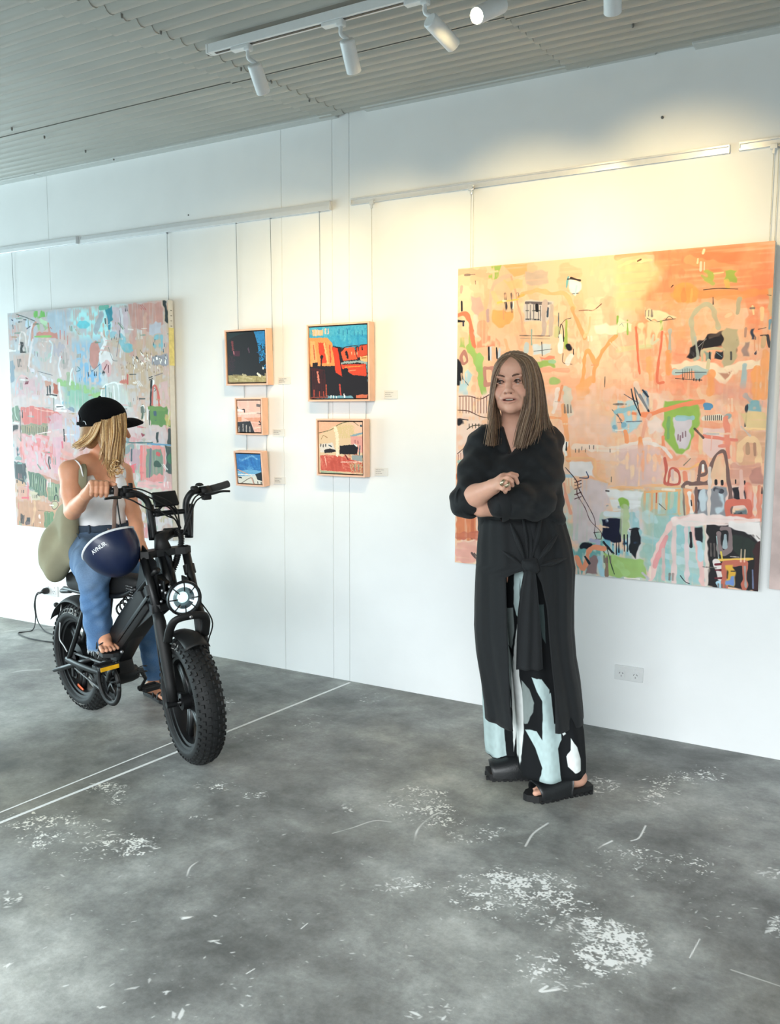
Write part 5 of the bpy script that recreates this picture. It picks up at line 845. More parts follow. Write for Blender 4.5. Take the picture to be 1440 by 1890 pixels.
_h = unit(_F0 - _B0); _l = NP((-_h[1], _h[0], 0)); _u = unit(NP((0, 0, 1)) - _l * .05); _l = unit(np.cross(_u, _h))
_hs = unit(.54 * NP(RIGHT) - .842 * NP(FWD)); _ls = NP((-_hs[1], _hs[0], 0)); _us = unit(NP((0, 0, 1)) - _ls * .05 ); _ls = unit(np.cross(_us, _hs))
WR = .267
def BT(x, y, z): return _B0 + _h * x + _l * y + _u * z
def ST(x, y, z): return _F0 + _hs * x + _ls * y + _us * z        # steering frame, origin under the front wheel
def BP(px, py, y=0): return NP(at_plane(px, py, _B0 + _l * y, _l))
def HP(px, py, f=0): return NP(at_plane(px, py, _F0 - _hs * (.27 - f), _hs))
def axis_pt(z, f=0, y=0): return ST(-.12 - .40 * (z - .6) + f, y, z)
bike = thing('electric_bike', tuple((_B0 + _F0) / 2), 'black fat-tyred electric bike ridden by the young woman in jeans', 'bike')

def text_mesh(s, size, depth=.0):
    c = bpy.data.curves.new('t', 'FONT'); c.body = s; c.size = size; c.align_x = 'CENTER'; c.resolution_u = 3; c.extrude = depth; c.offset = size * .02
    o = bpy.data.objects.new('t', c); COL.objects.link(o); dg = bpy.context.evaluated_depsgraph_get()
    me = bpy.data.meshes.new_from_object(o.evaluated_get(dg)); V = np.array([v.co[:] for v in me.vertices]); F = [tuple(p.vertices) for p in me.polygons]
    bpy.data.objects.remove(o); bpy.data.curves.remove(c); bpy.data.meshes.remove(me); return V, F

def wheel(c, h, l, u, texts, hub_r, disc_side, seed):
    c = NP(c); w = ob('wheel', lathe([(hub_r * .5, -.05), (hub_r, -.046), (hub_r * 1.03, -.02), (hub_r * 1.03, .02), (hub_r, .046), (hub_r * .5, .05)], c, l, 28, up=u), M_BLK, bike, auto=40)
    r0, a, b = .215, .049, .058
    prof = [(.192, -.040), (.200, -.043)] + [(r0 + a * math.sin(t), -b * math.cos(t) * (1 if abs(t) < 9 else 1)) for t in np.linspace(-.25, math.pi + .25, 15)] + [(.200, .043), (.192, .040)]
    ob('tyre', lathe(prof, c, l, 72, up=u), M_RUB, w)
    rim = [(.188, -.042), (.206, -.046), (.208, -.038), (.176, -.030), (.170, 0), (.176, .030), (.208, .038), (.206, .046), (.188, .042), (.182, .0), (.188, -.042)]
    ob('rim', lathe(rim, c, l, 64, up=u), M_BLK, w, auto=40)
    def pos(th, r, y): return c + r * (math.sin(th) * h + math.cos(th) * u) + l * y
    S = []
    for k in range(6):
        th = k * math.pi / 3 + .3
        for s in (-1, 1):
            p0, p1 = pos(th + s * .30, hub_r * .95, 0), pos(th + s * .055, .185, 0)
            S.append(tube([p0, (p0 + p1) / 2, p1], [.013, .0105, .012], 8, flat=1.5, up=l))
    for k, s in enumerate(S[::2]):
        ob('spoke', join(s, S[2 * k + 1]), M_BLK, w)
    rng = np.random.RandomState(seed); K = []
    n = 48
    for i in range(n):
        for j, t in enumerate((-1.15, -.75, -.37, 0, .37, .75, 1.15)):
            th = 2 * math.pi * (i + (.5 if j % 2 else 0)) / n; rr = r0 + (a + .0005) * math.cos(t); y = (b + .0005) * math.sin(t)
            p = pos(th, rr, y); er = unit(pos(th, 1, 0) - c) * math.cos(t) + l * math.sin(t); et = unit(np.cross(l, er)); el = np.cross(er, et)
            sz = (.0145, .0165 if abs(t) < 1 else .013, .009)
            Rm = np.stack([unit(el), unit(et), unit(er)], 1)
            v, f = box((0, 0, 0), sz); v = v.copy(); top = v[:, 2] > 0; v[top, :2] *= .8
            K.append((v @ Rm.T + p, f))
    kk = ob('tread_knobs', join(*K), M_RUB, w, smooth=False, kind='stuff')
    for th0 in texts:
        V, F = text_mesh('KENDA', .030)
        P = []
        for x, y, z in V:
            r = .226 + y; th = th0 + x * 1.55 / r; yy = -math.sqrt(max(b * b * (1 - ((r - r0) / a) ** 2), 1e-5)) - .0012
            P.append(pos(th, r, yy))
        ob('tyre_lettering', (np.array(P), F), M_LETTER, w, smooth=False, label='raised grey lettering on the black sidewall')
    dk = lathe([(.035, disc_side * .062), (.080, disc_side * .062), (.080, disc_side * .065), (.035, disc_side * .065)], c, l, 40, up=u)
    ob('brake_disc', dk, M_STEEL if disc_side > 0 else M_BLK, w, auto=40)
    return w
wb = wheel(BT(0, 0, WR), _h, _l, _u, (-.12, math.pi + .05), .078, 1, 1)
wf = wheel(ST(0, 0, WR), _hs, _ls, _us, (math.pi + 1.0, -.2), .034, 1, 2)
ob('spoke_reflector', box(BP(149, 1270, -.02), (.06, .006, .022), .002, R=Matrix(((_h[0], _l[0], _u[0]), (_h[1], _l[1], _u[1]), (_h[2], _l[2], _u[2]))) @ Matrix.Rotation(.3, 3, 'Y')), M_ORG, wb, smooth=False, label='orange spoke reflector')

# --- front fork
RB = Matrix(((_h[0], _l[0], _u[0]), (_h[1], _l[1], _u[1]), (_h[2], _l[2], _u[2]))); RS = Matrix(((_hs[0], _ls[0], _us[0]), (_hs[1], _ls[1], _us[1]), (_hs[2], _ls[2], _us[2])))
for s in (-1, 1):
    top = axis_pt(.875, .015, s * .092); mid = axis_pt(.60, .045, s * .086); low = ST(-.035, s * .080, .42); ax = ST(0, s * .078, WR)
    leg = ob('fork_leg', tube([top, (top + mid) / 2, mid], [.0185, .0185, .0185], 14), M_BLK, bike)
    ob('lower_leg', tube([mid + (top - mid) * .12, mid, low, (low + ax) / 2, ax + _us * .01], [.022, .026, .025, .023, .020], 14), M_BLKM, leg)
    ob('fork_clamp', cyl(axis_pt(.80, .015, s * .092) if s > 0 else axis_pt(.74, .02, s * .091), axis_pt(.765, .018, s * .092) if s > 0 else axis_pt(.70, .024, s * .091), .025, 16), M_BLKM, leg, auto=40)
    ob('axle_cap', cyl(ax - _ls * s * .01, ax + _ls * s * .03, .014, 12), M_BLK, leg, auto=40)
ob('front_axle', cyl(ST(0, -.085, WR), ST(0, .085, WR), .009, 12), M_BLK, bike)
def crown(z, f, hw, th, name):
    P2 = [(-hw - .028, -.022), (-hw - .03, .018), (-hw, .034), (-.04, .020), (.04, .020), (hw, .034), (hw + .03, .018), (hw + .028, -.022), (hw * .5, -.034), (-hw * .5, -.034)]
    return ob(name, poly_prism(P2, axis_pt(z, f), _ls, _hs, _us, th), M_BLK, bike, smooth=False)
crown(.865, .015, .080, .030, 'upper_fork_crown'); crown(.655, .025, .078, .030, 'lower_fork_crown')
ob('fork_arch', tube(cr([ST(-.01, -.080, .53), ST(.03, -.074, .60), ST(.05, -.045, .632), ST(.05, .045, .632), ST(.03, .074, .60), ST(-.01, .080, .53)], 6), .0125, 10, flat=1.5), M_BLKM, bike)
ob('arch_bolt', cyl(ST(.06, 0, .634), ST(.068, 0, .634), .007, 10), M_STEEL, bike)
# front mudguard over the tyre
def guard(cfun, c0, a0, a1, r, hw, crownh, m, name, n=16):
    P = np.zeros((n, 9, 3))
    for i, t in enumerate(np.linspace(a0, a1, n)):
        for j, s in enumerate(np.linspace(-1, 1, 9)):
            rr = r + crownh * (1 - s * s); P[i, j] = cfun(math.sin(t) * rr, s * hw, c0 + math.cos(t) * rr)
    V, F = grid(P); V2 = V.copy(); C0 = NP(cfun(0, 0, c0))
    V2 = V - np.array([unit(v - C0) * .003 for v in V]); m_ = len(V)
    F2 = [tuple(q) for q in F.tolist()] + [tuple(x + m_ for x in q[::-1]) for q in F.tolist()]
    rimi = [i * 9 for i in range(n)], [i * 9 + 8 for i in range(n)], list(range(9)), [(n - 1) * 9 + j for j in range(9)]
    for ls_ in rimi:
        for a, b in zip(ls_[:-1], ls_[1:]): F2.append((a, b, b + m_, a + m_))
    return ob(name, (np.concatenate([V, V2]), F2), m, bike)
guard(ST, WR, -.45, .46, .278, .052, .020, M_BLKM, 'front_mudguard')
guard(BT, WR, -.98, .35, .282, .058, .022, M_BLKM, 'rear_mudguard')
# mudguard stays and tail piece
ob('mudguard_stay', tube(cr([BP(113, 1116, -.03), BP(111, 1150, -.055), BP(110, 1178, -.058), BP(118, 1192, -.062), BP(124, 1203, -.064)], 5), .0028, 8), M_ALU, bike, label='thin white mudguard stay')
ob('tail_light', lathe([(0, 0), (.012, .002), (.013, .014), (.009, .026), (0, .028)], BP(106, 1117, -.02), -_h, 14), M_BLKM, bike)

# --- frame
def slab(a, b, w, d, bev, name, m, parent=bike, lat=None, **k):
    a, b = NP(a), NP(b); ax = unit(b - a); lat = NP(_l if lat is None else lat); lat = unit(lat - ax * lat.dot(ax)); up = np.cross(ax, lat)
    R = Matrix(((ax[0], lat[0], up[0]), (ax[1], lat[1], up[1]), (ax[2], lat[2], up[2])))
    return ob(name, box((a + b) / 2, (np.linalg.norm(b - a), w, d), bev, R=R), m, parent, smooth=True, auto=35, **k)
main = slab(BP(300, 1068), BP(226, 1212), .075, .060, .012, 'main_frame_tube', M_BLK)
bat = slab(BP(283, 1098), BP(219, 1192), .105, .125, .022, 'battery_pack', M_BLKM)
slab(BP(279, 1092, -.055), BP(215, 1184, -.055), .004, .018, .001, 'side_strip', M_BLK, bat)
ob('battery_lock', cyl(BP(225, 1203, -.045), BP(225, 1203, -.060), .008, 12), M_STEEL, bat)
for y in (-.035, .035):
    ob('upper_frame_tube', tube(cr([BP(290, 1052, y), BP(268, 1078, y), BP(240, 1115, y), BP(218, 1150, y), BP(208, 1184, y * .8), BP(222, 1222, y * .5)], 5), .013, 12, flat=1.3), M_BLK, bike)
shock = ob('rear_shock', tube([BP(262, 1082, 0), BP(243, 1106, 0)], [.012, .012], 12), M_STEEL, bike)
coil = [BP(266, 1078, 0) + (BP(222, 1128, 0) - BP(266, 1078, 0)) * t + (.026 * math.cos(t * 44)) * _l + (.026 * math.sin(t * 44)) * unit(np.cross(_l, BP(222, 1128, 0) - BP(266, 1078, 0))) for t in np.linspace(0, 1, 90)]
ob('shock_coil', tube(coil, .0045, 6), M_BLK, shock)
head = ob('head_tube', tube([axis_pt(.64), axis_pt(.86)], [.032, .030], 18), M_BLK, bike)
ob('head_gusset', join(*[poly_prism([(.0, .12), (.10, .06), (.10, -.14), (-.10, -.26), (-.12, -.16), (-.05, -.02)], BT(.70, y, .78), _h, _u, _l, .006) for y in (-.036, .036)]), M_BLK, head, smooth=False)
ob('frame_bolt', join(*[cyl(BP(px, py, -.042), BP(px, py, -.050), .0065, 10) for px, py in ((313, 1083), (306, 1094), (298, 1110))]), M_STEEL, head)
# seat: base rail, padded bench with perforated cover, end loop
for y in (-.055, .055):
    ob('seat_rail', tube(cr([BT(-.06, y * .9, .607), BT(.05, y, .615), BT(.25, y, .625), BT(.50, y, .655), BT(.62, y * .6, .70)], 6), .012, 10), M_BLK, bike)
    ob('seat_stay', tube(cr([BT(0, y * 1.5, WR + .01), BT(.10, y * 1.4, .42), BT(.20, y * 1.1, .60)], 6), .012, 10), M_BLK, bike)
    ob('swingarm', tube(cr([BT(-.02, y * 1.55, WR), BT(.12, y * 1.5, WR - .005), BT(.28, y * 1.1, WR - .012), BT(.38, y * .7, .27)], 6), .016, 10, flat=.7), M_BLK, bike)
ob('seat_end_loop', tube(cr([BT(.02, -.055, .607), BT(-.09, -.05, .59), BT(-.135, 0, .585), BT(-.09, .05, .59), BT(.02, .055, .607)], 6), .011, 10), M_BLK, bike)
n = 22; P = np.zeros((n, 20, 3))
for i, t in enumerate(np.linspace(0, 1, n)):
    x = -.04 + .66 * t; z0 = .625 + .05 * t ** 2; hw = .085 - .045 * t ** 1.5; hh = (.045 + .012 * math.sin(t * 3.1)) * (1 - .0 * t); e = min(1, 6 * t + .25, 6 * (1 - t) + .25) ** .5
    for j, a in enumerate(np.linspace(0, 2 * math.pi, 20, endpoint=False)):
        ca, sa = math.cos(a), math.sin(a); P[i, j] = BT(x, hw * e * np.sign(ca) * abs(ca) ** .6, z0 + .035 + hh * e * np.sign(sa) * abs(sa) ** .6)
V = P.reshape(-1, 3); F = [(i * 20 + j, i * 20 + (j + 1) % 20, (i + 1) * 20 + (j + 1) % 20, (i + 1) * 20 + j) for i in range(n - 1) for j in range(20)] + [tuple(range(20))[::-1], tuple((n - 1) * 20 + j for j in range(20))]
ob('seat', (V, F), M_BLKM, bike)
ob('speaker_mesh', join(*[cyl(BT(.56 + .012 * i, -.049 + .0 * j, .66 + .012 * j), BT(.56 + .012 * i, -.052, .66 + .012 * j), .003, 6) for i in range(5) for j in range(5)]), M_STEEL, bike, kind='stuff')
# --- drive
bbp = BT(.385, 0, .255)
ob('bottom_bracket', lathe([(.0, -.060), (.034, -.058), (.040, -.03), (.040, .03), (.034, .058), (0, .060)], bbp, _l, 22), M_BLK, bike, auto=40)
slab(BT(.39, 0, .255), BT(.345, 0, .40), .08, .07, .012, 'controller_box', M_BLKM)
cg = BT(.385, -.068, .235)
ob('chainring', lathe([(.052, 0), (.084, 0), (.084, .004), (.052, .004), (.052, 0)], cg, _l, 40), M_BLK, bike, auto=40)
ob('chainring_spider', join(*[tube([cg, cg + .07 * (math.cos(a) * _h + math.sin(a) * _u)], .007, 6) for a in (.3, 1.55, 2.8, 4.1, 5.35)]), M_BLK, bike)
th = np.linspace(.2, 2 * math.pi + .0, 40)
ob('chain_guard', tube([cg - _l * .012 + .094 * (math.cos(a) * _h + math.sin(a) * _u) for a in th], .009, 8, flat=1.4, up=_l), M_BLKM, bike)
rc = BT(0, -.070, WR)
for sgn, nm in ((1, 'upper'), (-1, 'lower')):
    a, b = rc + _u * sgn * .035, cg + _u * sgn * .080; m_ = int(np.linalg.norm(b - a) / .0127)
    links = [box(a + (b - a) * (k + .5) / m_, (.010, .006, .008), 0, R=RB) for k in range(m_)]
    ob('chain', join(*links), M_STEEL, bike, smooth=False, kind='stuff', label='silver chain, %s run' % nm)
ob('rear_sprocket', lathe([(.02, -.004), (.036, -.004), (.036, .004), (.02, .004)], rc, _l, 24), M_STEEL, bike, auto=40)
ob('derailleur', join(box(rc - _u * .05 + _h * .01, (.02, .018, .07), .004, R=RB), lathe([(0, 0), (.018, 0), (.018, .006), (0, .006)], rc - _u * .075 + _h * .02, _l, 14)), M_BLK, bike, smooth=False)
ob('rear_axle_peg', tube([BP(100, 1237, -.10), BP(118, 1232, -.09), BP(150, 1222, -.07), BP(172, 1215, -.06)], [.009, .012, .013, .012], 10), M_BLK, bike)
def pedal(c, name_lab, d):
    p = ob('pedal', join(box(c + _h * .030, (.016, .094, .020), .004, R=RB), box(c - _h * .030, (.016, .094, .020), .004, R=RB), box(c + _l * .044, (.07, .010, .016), .003, R=RB), box(c - _l * .044, (.07, .010, .016), .003, R=RB), cyl(c - _l * .05, c + _l * .05, .008, 10)), M_BLKM, bike, smooth=False, label=name_lab)
    return p
footp = BP(196, 1229, -.165)
crk_r = BT(.385, -.085, .255)
ob('crank_arm', tube([crk_r, (crk_r + footp) / 2 + _l * .01, footp + _l * .055], [.015, .012, .012], 10, flat=.6), M_BLK, bike)
pr_ = pedal(footp, 'black pedal under the right foot with an amber reflector', -1)
ob('pedal_reflector', box(footp + _h * .041 - _l * .004, (.004, .085, .018), .001, R=RB), M_YEL, pr_, smooth=False, label='amber pedal reflector')
pl_c = BP(277, 1268, .15); crk_l = BT(.385, .085, .255)
ob('crank_arm', tube([crk_l, (crk_l + pl_c) / 2, pl_c - _l * .055], [.015, .012, .012], 10, flat=.6), M_BLK, bike)
pedal(pl_c, 'black pedal on the far side', 1)
ob('bracket_axle', cyl(BT(.385, -.09, .255), BT(.385, .09, .255), .011, 12), M_BLK, bike)
ob('kickstand', tube([BT(.22, .05, .24), BT(.12, .09, .16), BT(.0, .11, .10)], [.009, .008, .007], 8), M_BLK, bike)
sp_ = [BP(262, 1228, .04) + _u * (-.0 + .0) + .022 * (math.cos(a) * _h + math.sin(a) * _l) - _u * (.004 * a) for a in np.linspace(0, 12.5, 50)]
ob('coiled_lead', tube(sp_, .0022, 6), M_BLKM, bike)

# --- headlight
hc = axis_pt(.700, .155) ; hd = unit(_hs * 1 + _us * -.02)
lamp = ob('headlight', lathe([(0, -.075), (.030, -.073), (.055, -.05), (.068, -.015), (.070, .0), (.066, .004), (.062, 0)], hc, hd, 40), M_BLKM, bike, auto=40)
ob('halo_ring', lathe([(.044, -.004), (.047, .003), (.059, .003), (.062, -.003), (.053, -.006)], hc, hd, 48), M_HALO, lamp, label='white halo ring of the headlight')
ob('lamp_bowl', lathe([(.045, .0), (.030, -.014), (.022, -.020)], hc, hd, 32), M_GLASS, lamp)
ob('projector_lens', lathe([(.024, -.018), (.020, -.006), (.012, .000), (0, .002)], hc, hd, 24), M_LEDL, lamp, label='pale glass projector lens')
ob('guard_ring', lathe([(.069, -.012), (.074, .0), (.072, .012), (.066, .012), (.066, 0), (.069, -.012)], hc, hd, 48), M_BLK, lamp, auto=50)
ou = unit(_us - hd * _us.dot(hd)); ol = np.cross(ou, hd)
for k in range(8):
    a = k * math.pi / 4; e = math.cos(a) * ou + math.sin(a) * ol
    ob('guard_bar', tube([hc + e * .070 + hd * .012, hc + e * .052 + hd * .016, hc + e * .030 + hd * .014], .0026, 6), M_BLK, lamp)
ob('headlight_bracket', join(box(axis_pt(.69, .06), (.10, .11, .012), .003, R=RS), box(axis_pt(.73, .05, -.05), (.07, .008, .07), .002, R=RS), box(axis_pt(.73, .05, .05), (.07, .008, .07), .002, R=RS)), M_BLK, bike, smooth=False)
ob('bracket_bolt', join(cyl(axis_pt(.725, .075, -.055), axis_pt(.725, .075, -.064), .007, 10), cyl(axis_pt(.745, .06, -.055), axis_pt(.745, .06, -.063), .005, 10)), M_STEEL, bike)

# --- handlebar
def hb(pts, r, n=12, **k): return tube(cr([HP(*p) for p in pts], 7), r, n, **k)
bar = ob('handlebar', join(hb([(205, 906, -.02), (228, 908, -.01), (250, 911, 0), (265, 918, 0), (274, 930, 0), (277, 948, 0), (281, 970, 0), (283.5, 994, 0)], .0145), hb([(386, 903, -.03), (372, 906, -.02), (356, 908, 0), (346, 920, 0), (343, 936, 0), (346, 960, 0), (349, 990, 0)], .0145)), M_BLK, bike)
ob('riser_tube', tube([HP(350, 930, -.012), HP(349, 992, -.012)], [.0185, .0185], 14), M_BLK, bar); ob('riser_tube', tube([HP(276, 932, -.008), HP(283, 996, -.008)], [.0185, .0185], 14), M_BLK, bar)
ob('crossbar', hb([(280, 950, 0), (312, 946, 0), (346, 943, 0)], .0115), M_BLK, bar); ob('crossbar', hb([(284, 987, 0), (305, 984, 0), (335, 982, 0), (348, 984, 0)], .0125), M_BLK, bar)
ob('stem_clamp', tube([HP(303, 984, 0), HP(328, 982, 0)], [.021, .021], 16), M_BLKM, bar)
stem_c = HP(316, 983, 0)
ob('stem', tube([stem_c, axis_pt(.92, 0), axis_pt(.86, .0)], [.022, .030, .040], 16), M_BLKM, bar)
gr = ob('grip', hb([(387, 903, -.03), (398, 900, -.035), (412, 896, -.04), (421, 893, -.045)], [.0165] * 21 + [.0165], 16), M_GREY, bike, label='dark grey ribbed grip at the free end')
ob('grip', hb([(168, 904, -.05), (180, 904.5, -.045), (193, 905, -.04), (206, 906, -.03)], .0165, 16), M_GREY, bike, label='dark grip under the right hand')
for side, pts, jb in ((0, [(378, 911, .02), (392, 911, .03), (408, 907, .03), (424, 906.5, .03)], (379, 905, 0)), (1, [(222, 918, .03), (205, 919, .05), (193, 921, .06)], (226, 909, 0))):
    lv = ob('brake_lever', hb(pts, [.007 - .0022 * t for t in np.linspace(0, 1, 7 * (len(pts) - 1) + 1)], 8, flat=1.6), M_BLK, bike)
    ob('lever_clamp', tube([HP(jb[0] - 9, jb[1] + 2, -.01), HP(jb[0] + 7, jb[1] - 1, -.02)], [.022, .020], 14), M_BLKM, lv)
    ob('switch_box', box(HP(jb[0] + (2 if side == 0 else 14), jb[1] + (12 if side == 0 else 4), .01), (.032, .040, .026), .006, R=RS), M_BLKM, lv)
    ob('shifter', box(HP(jb[0] - (20 if side == 0 else -6), jb[1] - (1 if side == 0 else 5), -.004), (.03, .032, .034), .008, R=RS), M_BLKM, lv)
ob('bar_bell', lathe([(0, .012), (.012, .010), (.018, .004), (.019, 0), (.0, -.004)], HP(368, 896, 0), (0, 0, 1), 18), M_BLKM, bike)
ob('bar_mirror_mount', box(HP(241, 898, 0), (.02, .016, .03), .004, R=RS), M_BLKM, bike)
dc = HP(305, 921, .02); Rt = RS @ Matrix.Rotation(math.radians(-38), 3, 'Y')
disp = ob('display', box(dc, (.020, .106, .070), .005, R=Rt), M_BLK, bike, smooth=False)
ob('display_screen', box(dc + NP(Rt @ Vector((-.0108, 0, 0))), (.002, .092, .056), .001, R=Rt), M_SCREEN, disp, smooth=False)
ob('display_mount', join(tube([dc - _us * .01, HP(288, 947, .01)], .006, 8), tube([dc - _us * .01, HP(326, 944, .01)], .006, 8), box(HP(290, 946, .0), (.03, .02, .035), .005, R=RS)), M_BLKM, disp)
# cables and corrugated sleeve
cab = [[(232, 902, .02), (258, 903, .05), (285, 914, .06), (310, 925, .05), (326, 940, .03), (331, 962, .02), (332, 985, .02)], [(222, 916, .03), (245, 924, .05), (270, 938, .05), (290, 945, .03), (312, 950, .02), (328, 966, .02), (332, 990, .02)],
       [(372, 910, .02), (360, 918, .03), (352, 935, .04), (344, 960, .04), (338, 985, .03), (332, 1000, .02)], [(378, 914, .02), (362, 925, .04), (354, 945, .05), (346, 970, .04), (336, 990, .03)],
       [(292, 940, .03), (308, 952, .04), (322, 958, .03), (330, 972, .02)], [(240, 906, .03), (262, 912, .04), (300, 930, .05), (320, 945, .03), (334, 975, .02)]]
for c in cab: ob('brake_cable', hb(c, .0034, 7), M_BLKM, bike)
sl = cr([HP(327, 974, .02), HP(334, 990, .03), HP(334, 1005, .035), HP(328, 1025, .05), HP(322, 1045, .07), HP(312, 1066, .05)], 22)
ob('corrugated_sleeve', tube(sl, [.0145 if k % 4 < 2 else .0105 for k in range(len(sl))], 12), M_BLKM, bike)
ob('fork_cable', tube(cr([axis_pt(.70, .06, .07), ST(.03, .1, .60), ST(-.02, .098, .50), ST(-.05, .09, .42)], 6), .003, 6), M_BLKM, bike)
ob('fork_cable', tube(cr([axis_pt(.70, .03, -.10), ST(-.06, -.108, .50), ST(-.05, -.104, .40), ST(-.02, -.09, .32)], 6), .003, 6), M_BLKM, bike)
ob('brake_caliper', box(ST(-.05, .078, .33), (.03, .026, .06), .006, R=RS), M_BLK, bike)

# ================================================================== helmet hanging from the bar
M_NAVY = mat('navy_helmet_shell', (16, 31, 66), .38, var=.05, coat=.12)
M_HWHITE = mat('white_helmet_trim', (232, 236, 240), .4)
M_TAPE = mat('brown_helmet_strap', (128, 104, 92), .7)
DH = 3.66
hcen = NP(at_depth(201, 1004, DH)); er, ef, ez = NP(RIGHT), NP(FWD), NP((0, 0, 1))
# shell opens up-left and away; crown points down-right toward the viewer
crn = unit(.58 * er - .16 * ef - .80 * ez); lon = unit(unit(.82 * er + .57 * ez) - crn * unit(.82 * er + .57 * ez).dot(crn)); latv = np.cross(crn, lon)
helmet = thing('bike_helmet', tuple(hcen + NP((0, 0, -.12))), 'navy blue helmet with white rim hanging upside down from the handlebar', 'helmet')
n, m_ = 26, 48; P = np.zeros((n, m_, 3))
def rim_h(a): return -.028 - .020 * math.cos(2 * a) + .012 * math.cos(a)
for i, t in enumerate(np.linspace(0.02, 1, n)):
    for j, a in enumerate(np.linspace(0, 2 * math.pi, m_, endpoint=False)):
        th = t * (math.pi / 2 + .10 - .09 * math.cos(2 * a)); P[i, j] = hcen + lon * (.120 * math.sin(th) * math.cos(a)) + latv * (.112 * math.sin(th) * math.sin(a)) + crn * (.150 * math.cos(th))
def closed_grid(P):
    n, m_ = P.shape[:2]; return P.reshape(-1, 3), [(i * m_ + j, i * m_ + (j + 1) % m_, (i + 1) * m_ + (j + 1) % m_, (i + 1) * m_ + j) for i in range(n - 1) for j in range(m_)]
V, F = closed_grid(P); Pi = hcen + (P - hcen) * .90; Vi, Fi = closed_grid(Pi)
sh = ob('helmet_shell', join((V, F + [tuple(range(m_))[::-1]]), ), M_NAVY, helmet)
ob('helmet_foam', (Vi, [f[::-1] for f in Fi]), M_BLKM, helmet)
ob('white_trim', tube(hcen + (P[-1] - hcen) * .985, .0055, 8, closed=True, up=crn), M_HWHITE, helmet, label='white rim trim')
V, F = text_mesh('AVNUR', .021)
Q = []
b0 = None
for x, y, z in V:
    sg = 1 if latv.dot(ef) < 0 else -1; a = sg * (math.radians(93) - x * 8.6); th = 1.42 + y * 7.6
    Q.append(hcen + lon * (.1215 * math.sin(th) * math.cos(a)) + latv * (.1135 * math.sin(th) * math.sin(a)) + crn * (.1515 * math.cos(th)))
HELM_TXT = ob('shell_lettering', (np.array(Q), F), M_HWHITE, helmet, smooth=False, label='white lettering near the rim')
hk = HP(212, 905, .0)
ob('hanging_strap', tube(cr([hk + NP((0, 0, .018)), hk - _hs * -.022, NP(at_depth(211, 940, DH + .02)), NP(at_depth(210, 976, DH + .03)), hcen + NP((0, 0, .06)) + er * .0], 6), .0085, 8, flat=.2, up=er), M_TAPE, helmet, label='brown webbing strap looped over the bar')
ob('hanging_strap', tube(cr([hk + NP((0, 0, .01)) + er * .01, NP(at_depth(217, 930, DH + .02)), NP(at_depth(222, 965, DH + .04)), NP(at_depth(224, 985, DH + .06))], 6), .0045, 8, flat=.4), M_BLKM, helmet, label='thin black strap')
